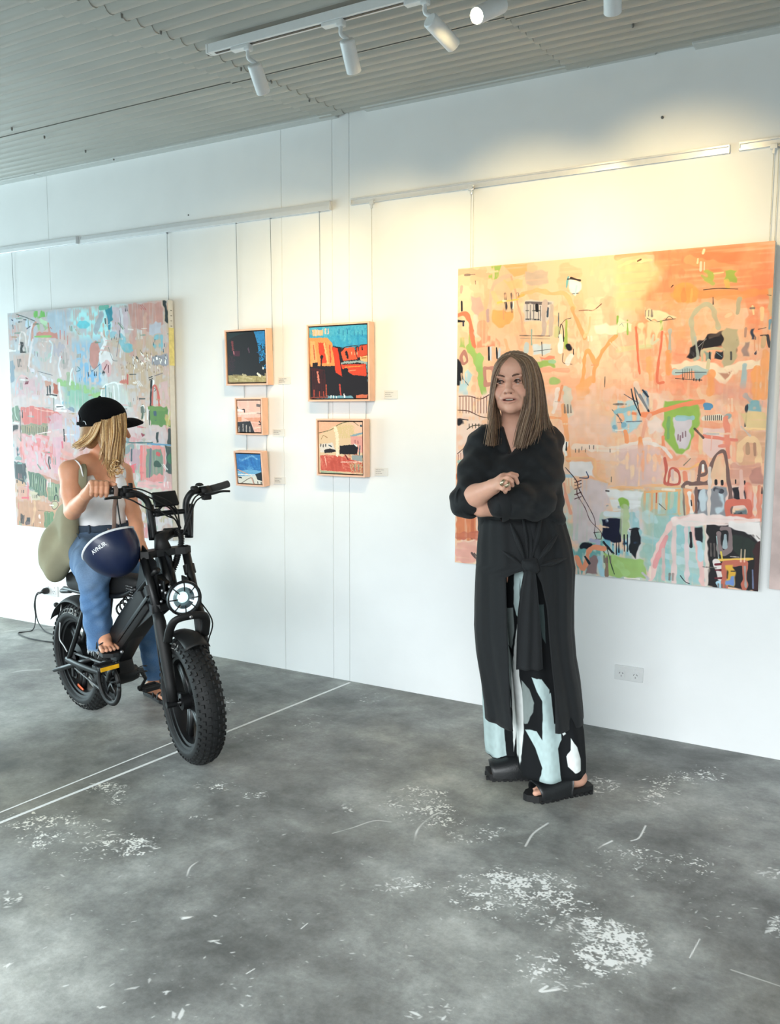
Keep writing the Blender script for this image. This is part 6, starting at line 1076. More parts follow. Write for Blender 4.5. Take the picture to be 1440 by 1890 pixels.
# ================================================================== smooth solid modelling for bodies and cloth
class Solid:
    """list of soft-joined primitives in world space; mesh() grows one continuous surface"""
    def __init__(s): s.p = []
    def cap(s, a, b, ra, rb, k=.012, sub=False): s.p.append(('c', NP(a), NP(b), ra, rb, k, sub)); return s
    def chain(s, pts, rs, k=.012):
        for i in range(len(pts) - 1): s.cap(pts[i], pts[i + 1], rs[i], rs[i + 1], k)
        return s
    def ell(s, c, r, axes, k=.012, sub=False): s.p.append(('e', NP(c), NP(r), np.stack([unit(a) for a in axes]), 0, k, sub)); return s
    def bounds(s):
        lo = np.full(3, 9e9); hi = -lo
        for q in s.p:
            if q[6]: continue
            if q[0] == 'c': l = np.minimum(q[1], q[2]) - max(q[3], q[4]); h = np.maximum(q[1], q[2]) + max(q[3], q[4])
            else: e = np.sqrt(((q[3] * q[2][:, None]) ** 2).sum(0)); l, h = q[1] - e, q[1] + e
            lo = np.minimum(lo, l); hi = np.maximum(hi, h)
        return lo - .02, hi + .02
    def field(s, lo, hi, res, disp=None, cut=None):
        n = np.ceil((hi - lo) / res).astype(int) + 1
        ax = [lo[i] + res * np.arange(n[i], dtype=np.float32) for i in range(3)]
        f = np.full(tuple(n), .25, np.float32)
        for q in s.p:
            k = q[5]; m = k + 2.5 * res
            if q[0] == 'c': l = np.minimum(q[1], q[2]) - max(q[3], q[4]) - m; h = np.maximum(q[1], q[2]) + max(q[3], q[4]) + m
            else: e = np.sqrt(((q[3] * q[2][:, None]) ** 2).sum(0)); l, h = q[1] - e - m, q[1] + e + m
            i0 = np.clip(np.floor((l - lo) / res).astype(int), 0, n); i1 = np.clip(np.ceil((h - lo) / res).astype(int) + 1, 0, n)
            if (i1 <= i0).any(): continue
            sl = tuple(slice(a, b) for a, b in zip(i0, i1))
            X, Y, Z = np.meshgrid(*[ax[i][sl[i]] for i in range(3)], indexing='ij', sparse=True)
            if q[0] == 'c':
                a, b, ra, rb = q[1:5]; d = b - a; L2 = float(d.dot(d)) + 1e-12
                t = np.clip(((X - a[0]) * d[0] + (Y - a[1]) * d[1] + (Z - a[2]) * d[2]) / L2, 0, 1)
                g = np.sqrt((X - a[0] - t * d[0]) ** 2 + (Y - a[1] - t * d[1]) ** 2 + (Z - a[2] - t * d[2]) ** 2) - (ra + (rb - ra) * t)
            else:
                c, r, A = q[1:4]; k0 = 0; k1 = 0
                for j in range(3):
                    w = (X - c[0]) * A[j, 0] + (Y - c[1]) * A[j, 1] + (Z - c[2]) * A[j, 2]; k0 = k0 + (w / r[j]) ** 2; k1 = k1 + (w / r[j] ** 2) ** 2
                k0 = np.sqrt(k0); g = k0 * (k0 - 1) / np.maximum(np.sqrt(k1), 1e-6)
            F0 = f[sl]
            if q[6]: hh = np.clip(.5 - .5 * (F0 + g) / k, 0, 1); f[sl] = F0 * (1 - hh) - g * hh + k * hh * (1 - hh)
            else: hh = np.clip(.5 + .5 * (F0 - g) / k, 0, 1); f[sl] = F0 * (1 - hh) + g * hh - k * hh * (1 - hh)
        if disp is not None or cut is not None:
            X, Y, Z = np.meshgrid(*ax, indexing='ij', sparse=True)
            if disp is not None: f += disp(X, Y, Z)
            if cut is not None: f = np.maximum(f, cut(X, Y, Z))
        return f
    def mesh(s, res, lo=None, hi=None, disp=None, cut=None):
        b0, b1 = s.bounds(); lo = b0 if lo is None else np.maximum(b0, NP(lo)); hi = b1 if hi is None else np.minimum(b1, NP(hi))
        f = s.field(lo, hi, res, disp, cut); V, F = surface_net(f); return V * res + lo, F
def surface_net(f):
    ins = f < 0; n = f.shape
    c = np.zeros(tuple(k - 1 for k in n), np.uint8)
    for dx in (0, 1):
        for dy in (0, 1):
            for dz in (0, 1): c += ins[dx:n[0] - 1 + dx, dy:n[1] - 1 + dy, dz:n[2] - 1 + dz]
    idx = np.argwhere((c > 0) & (c < 8)); acc = np.zeros(idx.shape, np.float64); cnt = np.zeros(len(idx))
    cor = [(0, 0, 0), (1, 0, 0), (0, 1, 0), (1, 1, 0), (0, 0, 1), (1, 0, 1), (0, 1, 1), (1, 1, 1)]
    val = [f[idx[:, 0] + a, idx[:, 1] + b, idx[:, 2] + d] for a, b, d in cor]
    for i in range(8):
        for j in range(i + 1, 8):
            if sum(abs(cor[i][t] - cor[j][t]) for t in range(3)) != 1: continue
            fa, fb = val[i], val[j]; m = (fa < 0) != (fb < 0); t = np.where(m, fa / np.where(m, fa - fb, 1), 0)
            acc += np.where(m[:, None], NP(cor[i]) + t[:, None] * (NP(cor[j]) - NP(cor[i])), 0); cnt += m
    V = idx + acc / np.maximum(cnt, 1)[:, None]
    ids = -np.ones(c.shape, np.int64); ids[idx[:, 0], idx[:, 1], idx[:, 2]] = np.arange(len(idx)); F = []
    for a in range(3):
        b, d = (a + 1) % 3, (a + 2) % 3
        s0 = [slice(None)] * 3; s1 = [slice(None)] * 3; s0[a] = slice(0, -1); s1[a] = slice(1, None)
        A, B = ins[tuple(s0)], ins[tuple(s1)]; e = np.argwhere(A != B)
        ok = (e[:, b] > 0) & (e[:, d] > 0) & (e[:, b] < n[b] - 1) & (e[:, d] < n[d] - 1); e = e[ok]
        q = []
        for ob_, od in ((0, 0), (1, 0), (1, 1), (0, 1)):
            g = e.copy(); g[:, b] -= ob_; g[:, d] -= od; q.append(ids[g[:, 0], g[:, 1], g[:, 2]])
        q = np.stack(q, 1); fl = ~A[e[:, 0], e[:, 1], e[:, 2]]; q[fl] = q[fl][:, ::-1]; F.append(q)
    F = np.concatenate(F); F = F[(F >= 0).all(1)]; return V, F
def jn(*ms):
    V, F, n = [], [], 0
    for v, f in ms: V.append(v); F.append(np.asarray(f) + n); n += len(v)
    return np.concatenate(V), np.concatenate(F)
def strands(curves, r, n=5, up=None):
    """many hair-like tapered tubes; curves: list of (m,3)"""
    Vs, Fs, cid, off = [], [], [], 0
    for k, P in enumerate(curves):
        m = len(P); T, N, B = frames(P, up); t = np.linspace(0, 1, m); rr = (r[k] if hasattr(r, '__len__') else r) * np.minimum(1, np.minimum(.5 + 3 * t, .25 + 2.2 * (1 - t)))
        a = np.linspace(0, 2 * math.pi, n, endpoint=False)
        V = P[:, None] + rr[:, None, None] * (np.cos(a)[None, :, None] * N[:, None] + np.sin(a)[None, :, None] * B[:, None])
        i, j = np.meshgrid(np.arange(m - 1), np.arange(n), indexing='ij'); i = i.ravel(); j = j.ravel(); j2 = (j + 1) % n
        Fs.append(np.stack([i * n + j, i * n + j2, (i + 1) * n + j2, (i + 1) * n + j], 1) + off); Vs.append(V.reshape(-1, 3)); cid.append(np.full(m * n, k)); off += m * n
    return np.concatenate(Vs), np.concatenate(Fs), np.concatenate(cid)
def lock(guides, count, rng, jit=.004, m=14, wave=.0):
    """strands spread between neighbouring guide curves"""
    G = [cr(g, 5) for g in guides]; L = min(len(g) for g in G); G = np.array([g[np.linspace(0, len(g) - 1, m).round().astype(int)] for g in G]); out = []
    for _ in range(count):
        u = rng.rand() * (len(G) - 1); i = min(int(u), len(G) - 2); t = u - i; P = G[i] * (1 - t) + G[i + 1] * t
        j = rng.normal(size=3) * jit; w = np.linspace(.3, 1, m)[:, None]; ph = rng.rand() * 6.28; e = .74 + .32 * rng.rand()
        P = P + j * w + wave * np.stack([np.sin(np.linspace(0, 5, m) + ph), np.cos(np.linspace(0, 5, m) + ph), 0 * np.linspace(0, 1, m)], 1) * w
        k = max(4, int(m * min(1, e))); out.append(cr(P[:k][::2] if k > 8 else P[:k], 3))
    return out
M_SKIN1 = mat('skin_fair', (200, 150, 125), .48, var=.04, scale=30, attr=True, sss=.12, spec=.4)
M_HAIRV = mat('hair_fibre', (120, 100, 80), .5, var=.18, scale=120, attr=True, spec=.35)
M_CLOTHV = mat('cloth_colour', (120, 120, 120), .85, var=.06, scale=60, attr=True, bump=.35, bscale=700, sheen=.1)
def colours(V, base, fn=None):
    c = np.tile(np.array(srgb(*base), np.float32), (len(V), 1))
    return c
def blend(c, w, rgb): w = np.clip(w, 0, 1)[:, None]; return c * (1 - w) + np.array(srgb(*rgb)) * w
def blob_w(V, c, r, axes=None, soft=.4):
    d = V - NP(c)
    if axes is not None: d = np.stack([d @ unit(a) for a in axes], 1)
    return 1 - np.clip((np.sqrt(((d / NP(r)) ** 2).sum(1)) - (1 - soft)) / soft, 0, 1)
def Q(px, py, d): return NP(at_depth(px, py, d))
ER, EF, EZ = NP(RIGHT), NP(FWD), NP((0, 0, 1))
# ================================================================== standing woman in black
SK = (222, 170, 146)
wo = thing('person', tuple(NP(at_floor(1010, 1452))), 'person with long grey-brown hair in a draped black robe, arms folded, smiling', 'person')
hf = unit(-.34 * ER - .94 * EF); hs_ = unit(np.cross(EZ, hf)); hs_ = hs_ if hs_.dot(ER) > 0 else -hs_
# slight roll of the head
HR = Matrix.Rotation(math.radians(3), 3, Vector(hf.tolist())); hs_ = NP(HR @ Vector(hs_.tolist())); hu = unit(np.cross(hs_, hf)); hu = hu if hu[2] > 0 else -hu
HC = Q(949, 706, 3.36); SCL = 1.0
def H(f, s, u): return HC + SCL * (hf * f + hs_ * s + hu * u)
AX = (hf, hs_, hu)
S = Solid()
S.ell(H(-.012, 0, .034), (.094, .074, .082), AX, .02).ell(H(.020, 0, -.030), (.072, .060, .082), AX, .03).ell(H(.040, 0, -.080), (.048, .043, .036), AX, .03)
S.ell(H(.078, 0, -.098), (.018, .020, .017), AX, .02).ell(H(.060, 0, .050), (.034, .052, .034), AX, .03)
for s in (-1, 1):
    S.ell(H(.064, s * .038, -.040), (.025, .024, .026), AX, .02).ell(H(.050, s * .034, -.080), (.026, .018, .022), AX, .02)
    S.ell(H(.085, s * .029, .020), (.011, .021, .0075), AX, .012)
    S.ell(H(.103, s * .031, .001), (.016, .0165, .0125), AX, .012, sub=True)
    S.ell(H(.100, s * .0125, -.036), (.009, .0075, .0075), AX, .006)
    S.cap(H(.090, s * .017, -.006), H(.086, s * .046, -.004), .0035, .003, .006)
    S.ell(H(.081, s * .031, .000), (.0128, .0145, .0105), AX, .002)
S.chain([H(.088, 0, .016), H(.098, 0, -.010), H(.110, 0, -.031)], [.0085, .0085, .0115], .010)
S.ell(H(.086, 0, -.060), (.020, .034, .022), AX, .014)
for s in (-1, 1): S.cap(H(.106, s * .010, -.041), H(.100, s * .014, -.044), .003, .003, .003, sub=True)
ML = [(.088, -.036, -.0540), (.101, -.018, -.0615), (.105, 0, -.0625), (.101, .018, -.0615), (.088, .036, -.0540)]
S.chain([H(*p) for p in ML], [.0018, .0028, .0032, .0028, .0018], .005)
LL_ = [(.088, -.035, -.0560), (.099, -.018, -.0715), (.103, 0, -.0755), (.099, .018, -.0715), (.088, .035, -.0560)]
S.chain([H(*p) for p in LL_], [.0018, .0034, .0042, .0034, .0018], .005)
S.ell(H(.102, 0, -.0668), (.012, .024, .0040), AX, .003, sub=True)
S.cap(H(-.018, 0, -.08), Q(953, 812, 3.40), .054, .058, .03)
# torso, legs, feet
bf = unit(-.42 * ER - .91 * EF); bs = unit(np.cross(bf, EZ)); bs = bs if bs.dot(ER) > 0 else -bs; BX = (bf, bs, EZ)
RSx, LSx = Q(893, 818, 3.38), Q(1008, 820, 3.46)
S.cap(Q(950, 808, 3.42), RSx, .05, .052, .04).cap(Q(955, 808, 3.42), LSx, .05, .052, .04)
S.ell(Q(956, 870, 3.41), (.11, .165, .16), BX, .05).ell(Q(962, 960, 3.41), (.125, .160, .17), BX, .05).ell(Q(966, 1060, 3.42), (.105, .145, .13), BX, .05)
S.ell(Q(930, 878, 3.29), (.05, .06, .06), BX, .04).ell(Q(975, 880, 3.30), (.05, .06, .06), BX, .04)
TN, HN = NP(at_floor(974, 1478)), NP(at_floor(1082, 1458)); TF, HF = NP(at_floor(905, 1434)), NP(at_floor(1012, 1434))
AN = HN + (TN - HN) * .27 + EZ * .10; AF = HF + (TF - HF) * .27 + EZ * .10
S.chain([Q(995, 1090, 3.40), Q(1005, 1250, 3.32), AN + EZ * .08, AN], [.068, .050, .036, .032], .02); S.chain([Q(935, 1090, 3.46), Q(945, 1250, 3.46), AF + EZ * .08, AF], [.068, .050, .036, .032], .02)
def foot(S, T, Hh, A, side):
    d = unit(T - Hh); w = unit(np.cross(EZ, d)); L = np.linalg.norm(T - Hh)
    S.chain([Hh + d * .035 + EZ * .055, Hh + d * .10 + EZ * .062, Hh + d * .19 + EZ * .045], [.032, .036, .030], .02)
    S.cap(A, Hh + d * .05 + EZ * .06, .033, .032, .02)
    S.cap(Hh + d * .17 + EZ * .046 - w * .022, Hh + d * .20 + EZ * .043 + w * .022, .022, .022, .02)
    for k in range(5):
        o = (k - 2) * .0165 * side; e = .262 - .009 * k - (.003 * k * k if k > 2 else 0); r = .0115 if k == 0 else .0085
        S.cap(Hh + d * .195 + w * (-o) * .9 + EZ * .044, Hh + d * e * L / .275 + w * (-o) + EZ * .041, r, r * .95, .004)
foot(S, TN, HN, AN, 1); foot(S, TF, HF, AF, 1)
# arms: right forearm on top, left tucked beneath
RE, RW = Q(861, 928, 3.20), Q(909, 899, 3.07)
LE, LW = Q(990, 927, 3.22), Q(888, 938, 3.165)
S.chain([RSx, RE], [.050, .044], .02); S.chain([RE, (RE * .6 + RW * .4) + EZ * .004, RW], [.044, .040, .0265], .015)
S.chain([LSx, LE], [.050, .044], .02); S.chain([LE, LE * .4 + LW * .6, LW], [.044, .040, .030], .015)
S.cap(LW, Q(868, 936, 3.20), .026, .020, .015)
# right hand: back of the hand up, fingers curling over the other sleeve
def hand_fingers(S, W, K, tips, r=.0084, k=.0035):
    for kn, mids in zip(K, tips): S.chain([kn] + list(mids), [r * 1.12] + [r, r * .95, r * .85][:len(mids)], k)
KN = [Q(927, 880, 3.035), Q(925.5, 886, 3.020), Q(922.5, 892, 3.015), Q(919, 898, 3.020)]
for kn in KN: S.cap(RW, kn, .020, .0125, .012)
FG = [[Q(941, 876.5, 3.04), Q(951, 880, 3.055), Q(955.5, 891, 3.065)], [Q(938, 882, 3.005), Q(944.5, 888, 3.01), Q(946, 896, 3.03)], [Q(934, 891, 2.998), Q(939, 896, 3.002), Q(939.5, 902, 3.02)], [Q(928, 901.5, 3.005), Q(932.5, 905, 3.015), Q(933, 908, 3.03)]]
hand_fingers(S, RW, KN, FG)
S.chain([RW + ER * .01, Q(930, 880, 3.075), Q(944, 877, 3.09), Q(953.5, 877.5, 3.09)], [.018, .0125, .0105, .009], .008)
lo, hi = S.bounds()
hb0 = HC - NP((.14, .14, .155)); hb1 = HC + NP((.14, .14, .16)); zc = HC[2] - .15
head_m = S.mesh(.0026, lo=HC - NP((.16, .16, .150)), hi=HC + NP((.16, .16, .14)))
hmin = np.minimum(RW, FG[0][2]) - .10; hmax = np.maximum(RW, FG[0][2]) + .08
rest = S.mesh(.0075, hi=NP((9, 9, HC[2] - .146)))
_hp = np.array([RE, RW, LW, LE * .5 + LW * .5] + [p for q in FG for p in q]); hand_m = S.mesh(.0028, lo=_hp.min(0) - .065, hi=_hp.max(0) + .06)
# arms zone is taken from the fine piece, everything else from the coarse one
def drop(m, keep):
    V, F = m; k = keep(V); F = F[k[F].all(1)]; u = np.unique(F); r = -np.ones(len(V), int); r[u] = np.arange(len(u)); return V[u], r[F]
fl0, fl1 = hand_m[0].min(0), hand_m[0].max(0)
rest = drop(rest, lambda V: ~((V > fl0 + .009) & (V < fl1 - .009)).all(1))
V, F = jn(head_m, hand_m, rest)
c = colours(V, SK)
c = blend(c, blob_w(V, H(.104, 0, -.0665), (.024, .040, .0115), AX, .35) * .55, (176, 104, 94))
c = blend(c, blob_w(V, H(.096, 0, -.0660), (.016, .031, .0048), AX, .25), (96, 48, 44))
for s in (-1, 1):
    c = blend(c, blob_w(V, H(.075, s * .042, -.034), (.05, .026, .022), AX, .9) * .35, (206, 128, 112))
    c = blend(c, blob_w(V, H(.094, s * .031, .001), (.026, .021, .013), AX, .6) * .50, (120, 78, 66))
    c = blend(c, blob_w(V, H(.092, s * .031, -.017), (.02, .018, .004), AX, .9) * .4, (150, 100, 86))
    c = blend(c, blob_w(V, H(.104, s * .010, -.0435), (.010, .0055, .0035), AX, .5) * .8, (70, 36, 32))
    c = blend(c, blob_w(V, H(.088, s * .036, -.052), (.03, .0045, .026), (hf, unit(hs_ * s * .85 + hu * .5), unit(hu * .85 - hs_ * s * .5)), .9) * .30, (130, 84, 70))
body = ob('body', (V, F), M_SKIN1, wo, cols=c, origin=wo.location)
M_EYEW = mat('eye_white', (214, 206, 200), .2, var=0); M_IRIS = mat('dark_brown_iris', (58, 40, 30), .12, var=0); M_LASH = mat('dark_lash_line', (48, 34, 30), .6, var=0); M_BROW = mat('brown_eyebrow', (96, 68, 54), .8, var=.2, scale=300); M_TEETH = mat('teeth', (226, 214, 200), .25, var=0)
gz = unit(hf * .93 - hs_ * .28)
for s in (-1, 1):
    e = H(.0815, s * .031, .000); ey = ob('eye', lathe([(0, -.0118)] + [(.0118 * math.sin(t), -.0118 * math.cos(t)) for t in np.linspace(.15, 3.0, 14)] + [(0, .0118)], e, gz, 20), M_EYEW, wo)
    ob('iris', lathe([(0, .0125), (.004, .0122), (.0056, .0108)], e, gz, 18), M_IRIS, ey)
    ob('upper_eyelid', tube(cr([e + hf * (.0085) - hs_ * .0125 - hu * .0005, e + hf * .0125 - hs_ * .006 + hu * .0052, e + hf * .0128 + hu * .0064, e + hf * .0118 + hs_ * .006 + hu * .0052, e + hf * .008 + hs_ * .0125 - hu * .001], 5), .0019, 6), M_LASH, wo)
    ob('lower_eyelid', tube(cr([e + hf * .0085 - hs_ * .0120 - hu * .001, e + hf * .0125 - hu * .0062, e + hf * .0085 + hs_ * .0120 - hu * .001], 6), .0011, 6), M_BROW, wo)
    ob('eyebrow', tube(cr([H(.0985, s * .014, .0190), H(.0995, s * .024, .0225), H(.0950, s * .036, .0245), H(.0810, s * .050, .0195)], 5), [.0026] * 3 + [.0032] * 8 + [.0024] * 3 + [.0014] * 2, 6, flat=.6), M_BROW, wo)
ob('teeth', tube(cr([H(.087, -.020, -.0635), H(.0955, -.010, -.0655), H(.0970, 0, -.0660), H(.0955, .010, -.0655), H(.087, .020, -.0635)], 5), .0022, 6, flat=.7), M_TEETH, wo)
# rings
M_RING = mat('gold_silver_ring', (196, 180, 150), .25, metal=.9)
for (a, b, r) in ((Q(926, 889, 3.0), Q(931.5, 893, 2.995), .0125), (Q(934, 892, 2.994), Q(938, 896, 2.997), .0115)):
    d = unit(b - a); ob('finger_ring', lathe([(r * .8, 0), (r, .001), (r * 1.1, .005), (r, .010), (r * .8, .011)], a, d, 18), M_RING, wo, label='chunky metal ring on the right hand')

# hair
rng = np.random.RandomState(3)
HS = Solid().ell(H(-.022, 0, .036), (.096, .082, .085), AX, .02).ell(H(-.055, 0, -.03), (.06, .075, .10), AX, .03).cap(H(-.06, 0, -.05), Q(985, 812, 3.50), .07, .07, .04)
HS.ell(H(.118, .0, -.030), (.085, .056, .104), AX, .008, sub=True)
Vh, Fh = HS.mesh(.005, disp=lambda X, Y, Z: .0015 * np.sin(((X - HC[0]) * hs_[0] + (Y - HC[1]) * hs_[1]) * 420 + Z * 30))
gR = [[Q(944, 659, 3.30), Q(958, 672, 3.275), Q(967, 700, 3.275), Q(968, 730, 3.275), Q(963, 765, 3.275), Q(953, 800, 3.26), Q(948, 838, 3.24)],
      [Q(944, 655, 3.31), Q(966, 666, 3.285), Q(977, 702, 3.28), Q(979, 740, 3.28), Q(975, 775, 3.28), Q(965, 808, 3.26), Q(958, 838, 3.25)],
      [Q(944, 653, 3.33), Q(973, 662, 3.315), Q(988, 700, 3.32), Q(992, 745, 3.32), Q(990, 780, 3.31), Q(982, 805, 3.30), Q(970, 832, 3.28)],
      [Q(945, 652, 3.36), Q(978, 660, 3.37), Q(997, 700, 3.39), Q(1002, 745, 3.39), Q(1004, 775, 3.38), Q(1008, 795, 3.37), Q(1010, 815, 3.36)],
      [Q(947, 652, 3.40), Q(981, 661, 3.43), Q(999, 700, 3.45), Q(1006, 745, 3.46), Q(1012, 772, 3.45), Q(1024, 795, 3.42), Q(1036, 822, 3.40)]]
gL = [[Q(943, 658, 3.30), Q(929, 666, 3.28), Q(920, 683, 3.29), Q(914, 705, 3.295), Q(909, 745, 3.31), Q(902, 790, 3.28), Q(894, 836, 3.26)],
      [Q(943, 655, 3.33), Q(924, 664, 3.325), Q(914, 690, 3.33), Q(910, 720, 3.34), Q(908, 760, 3.34), Q(907, 800, 3.30), Q(902, 836, 3.27)],
      [Q(943, 653, 3.36), Q(922, 664, 3.365), Q(913, 695, 3.37), Q(911, 730, 3.37), Q(913, 770, 3.36), Q(916, 800, 3.32), Q(913, 836, 3.29)],
      [Q(943, 653, 3.39), Q(922, 665, 3.40), Q(914, 700, 3.40), Q(916, 740, 3.40), Q(924, 775, 3.39), Q(928, 800, 3.36), Q(922, 830, 3.33)]]
C = lock(gR, 380, rng, .0058, wave=.0065) + lock(gL, 210, rng, .0046, wave=.0055)
def sheet_of(g, back):
    G = np.array([cr(q[:-1] + [q[-2] * .35 + q[-1] * .65], 6) for q in g]); Gs = np.array([cr(list(G[:, i]), 4) for i in range(G.shape[1])]); return grid(Gs + EF * back)
Vs, Fs, cid = strands(C, rng.uniform(.0017, .0031, len(C)))
pal = np.array([srgb(*x) for x in ((134, 110, 90), (118, 95, 78), (150, 126, 104), (162, 140, 118), (126, 100, 78), (138, 116, 100), (104, 84, 68), (142, 116, 90))])
cc = pal[rng.randint(0, len(pal), len(C))][cid]
s1 = sheet_of(gR, .006); s2 = sheet_of(gL, .006)
base = np.tile(np.array(srgb(116, 94, 76)), (len(s1[0]) + len(s2[0]) + len(Vh), 1))
Vall, Fall = jn((Vs, Fs), s1, s2, (Vh, Fh))
ob('hair', (Vall, Fall), M_HAIRV, wo, cols=np.concatenate([cc, base]), origin=HC)

# ---- black robe: upper part, sleeves, rolled cuffs
RB_ = (11, 16, 20)
M_ROBE = mat('black_washed_linen', RB_, .78, var=.12, scale=20, bump=.5, bscale=900, sheen=.05)
Rb = Solid()
Rb.cap(Q(930, 813, 3.38), RSx, .058, .062, .03).cap(Q(964, 803, 3.42), LSx + EZ * .002, .062, .067, .03)
Rb.ell(Q(955, 875, 3.41), (.135, .180, .16), BX, .05).ell(Q(960, 950, 3.41), (.148, .172, .17), BX, .05)
Rb.ell(Q(928, 880, 3.28), (.06, .07, .075), BX, .05).ell(Q(975, 882, 3.29), (.06, .07, .075), BX, .05)
Rb.chain([RSx, (RSx + RE) / 2 + ER * -.004, RE + EZ * .010], [.060, .057, .056], .03)
Rb.chain([LSx, (LSx + LE) / 2 + ER * .004 + EZ * .01, LE + EZ * .006], [.066, .070, .066], .03)
Rb.chain([LE, Q(955, 926, 3.15), Q(928, 928, 3.135)], [.060, .056, .055], .03)
Rb.cap(RE, RE * .86 + RW * .14, .060, .056, .02)
def fold(X, Y, Z):
    s = (X - wo.location[0]) * bs[0] + (Y - wo.location[1]) * bs[1]; g = (X - wo.location[0]) * bf[0] + (Y - wo.location[1]) * bf[1]
    return .0024 * np.sin(62 * s + 38 * Z + 2 * np.sin(21 * Z)) + .0026 * np.sin(30 * s - 44 * Z + 3 * np.sin(12 * g)) + .0020 * np.sin(120 * Z + 70 * s + 2 * np.sin(31 * s)) + .0024 * np.sin(88 * s - 70 * Z)
Rb.ell(Q(990, 822, 3.375), (.055, .075, .055), BX, .03)
nk = Q(927, 842, 3.20)
def neck_cut(X, Y, Z):   # V neckline, open sleeve ends
    s = (X - nk[0]) * bs[0] + (Y - nk[1]) * bs[1]; g = (X - nk[0]) * bf[0] + (Y - nk[1]) * bf[1]
    v = np.minimum((Z - nk[2]) - 2.4 * np.abs(s), g + .19)
    a = RE * .80 + RW * .20; d = unit(RW - RE); e1 = (X - a[0]) * d[0] + (Y - a[1]) * d[1] + (Z - a[2]) * d[2]; near1 = .085 - np.sqrt((X - a[0]) ** 2 + (Y - a[1]) ** 2 + (Z - a[2]) ** 2)
    return np.maximum(v, np.minimum(e1, near1) * 0 - 1)
robe_up = Rb.mesh(.006, disp=fold, cut=neck_cut, lo=NP((-9, -9, Q(960, 1010, 3.4)[2])))
robe = ob('robe', robe_up, M_ROBE, wo, origin=Q(960, 900, 3.4))
ob('sleeve_cuff', tube([RE * 1.02 - RW * .02 + EZ * .002, RE * .90 + RW * .10, RE * .84 + RW * .16], [.056, .063, .060], 28, caps=False), M_ROBE, wo)
ob('sleeve_cuff', tube([Q(936, 930, 3.137), Q(925, 931, 3.135), Q(920, 932, 3.135)], [.058, .064, .060], 28, caps=False), M_ROBE, wo)
# lower robe: two long panels hanging either side of the opening
def panel_loft(rows, a0, a1, na, folds, thick=.004):
    """rows: (left px, right px, y px, depth centre, depth radius); angles measured from image right, through the front"""
    P = np.zeros((len(rows), na, 3))
    for i, (xl, xr, y, d, rd) in enumerate(rows):
        c = Q((xl + xr) / 2, y, d); w = (xr - xl) / 2 / FPX * d * 1.0
        aa0 = a0[i] if hasattr(a0, '__len__') else a0; aa1 = a1[i] if hasattr(a1, '__len__') else a1
        for j, a in enumerate(np.linspace(aa0, aa1, na)):
            k = folds(a, i / (len(rows) - 1)); ca, sa = math.cos(a), math.sin(a)
            P[i, j] = c + ER * ca * (w + k * .4) - EF * sa * (rd + k)
    # close with thickness
    c3 = P.mean(1, keepdims=True); dd = P - c3; dd[..., 2] = 0; dd /= np.linalg.norm(dd, axis=2, keepdims=True) + 1e-9
    I = P - dd * thick; V = np.concatenate([P.reshape(-1, 3), I.reshape(-1, 3)]); n, m = P.shape[:2]; N_ = n * m; F = []
    for i in range(n - 1):
        for j in range(m - 1): a = i * m + j; F.append((a, a + m, a + m + 1, a + 1)); F.append((N_ + a, N_ + a + 1, N_ + a + m + 1, N_ + a + m))
    for j in range(m - 1): F.append(((n - 1) * m + j, N_ + (n - 1) * m + j, N_ + (n - 1) * m + j + 1, (n - 1) * m + j + 1)); F.append((j, j + 1, N_ + j + 1, N_ + j))
    for i in range(n - 1):
        a = i * m; F.append((a, N_ + a, N_ + a + m, a + m)); b = a + m - 1; F.append((b, b + m, N_ + b + m, N_ + b))
    return V, F
def interp_rows(keys, n):
    K = np.array(keys, float); t = np.linspace(0, 1, n); ys = K[0, 2] + (K[-1, 2] - K[0, 2]) * t
    return [tuple(np.interp(y, K[:, 2], K[:, j]) for j in range(5)) for y in ys]
PI = math.pi
kL = [(886, 1040, 955, 3.40, .150), (880, 1054, 1000, 3.39, .160), (877, 1062, 1045, 3.39, .172), (874, 1060, 1110, 3.38, .178), (873, 1060, 1160, 3.375, .180), (877, 1064, 1210, 3.37, .182), (884, 1072, 1255, 3.365, .185), (891, 1077, 1300, 3.36, .19), (893, 1079, 1322, 3.36, .19)]
def edge_angle(row, px):   # angle at which the ring crosses image column px on its front side
    xl, xr = row[0], row[1]; return math.acos(max(-1, min(1, (px - (xl + xr) / 2) / ((xr - xl) / 2))))
rowsL = interp_rows(kL, 46)
fL = lambda a, t: (.004 + .010 * t) * math.sin(a * 9 + 1.5 * math.sin(3 * t)) + .003 * math.sin(a * 21 + 6 * t)
ys_ = [r[2] for r in rowsL]
aL0 = [edge_angle(r, np.interp(r[2], [955, 1035, 1050, 1130, 1275, 1322], [975, 970, 924, 926, 931, 936])) for r in rowsL]
ob('left_robe_panel', panel_loft(rowsL, aL0, PI * 1.45, 60, fL), M_ROBE, wo)
fR = lambda a, t: (.003 + .011 * t) * math.sin(a * 10 + 2.2 * t) + .006 * math.sin(a * 5 - 5 * t) * (1 - t) + .003 * math.sin(a * 23 + 4 * t)
aR1 = [edge_angle(r, np.interp(r[2], [955, 1040, 1060, 1107, 1176, 1248, 1322], [960, 975, 985, 996, 1001, 1007, 1009])) for r in rowsL]
ob('right_robe_panel', panel_loft(rowsL, -PI * .60, aR1, 64, fR), M_ROBE, wo)
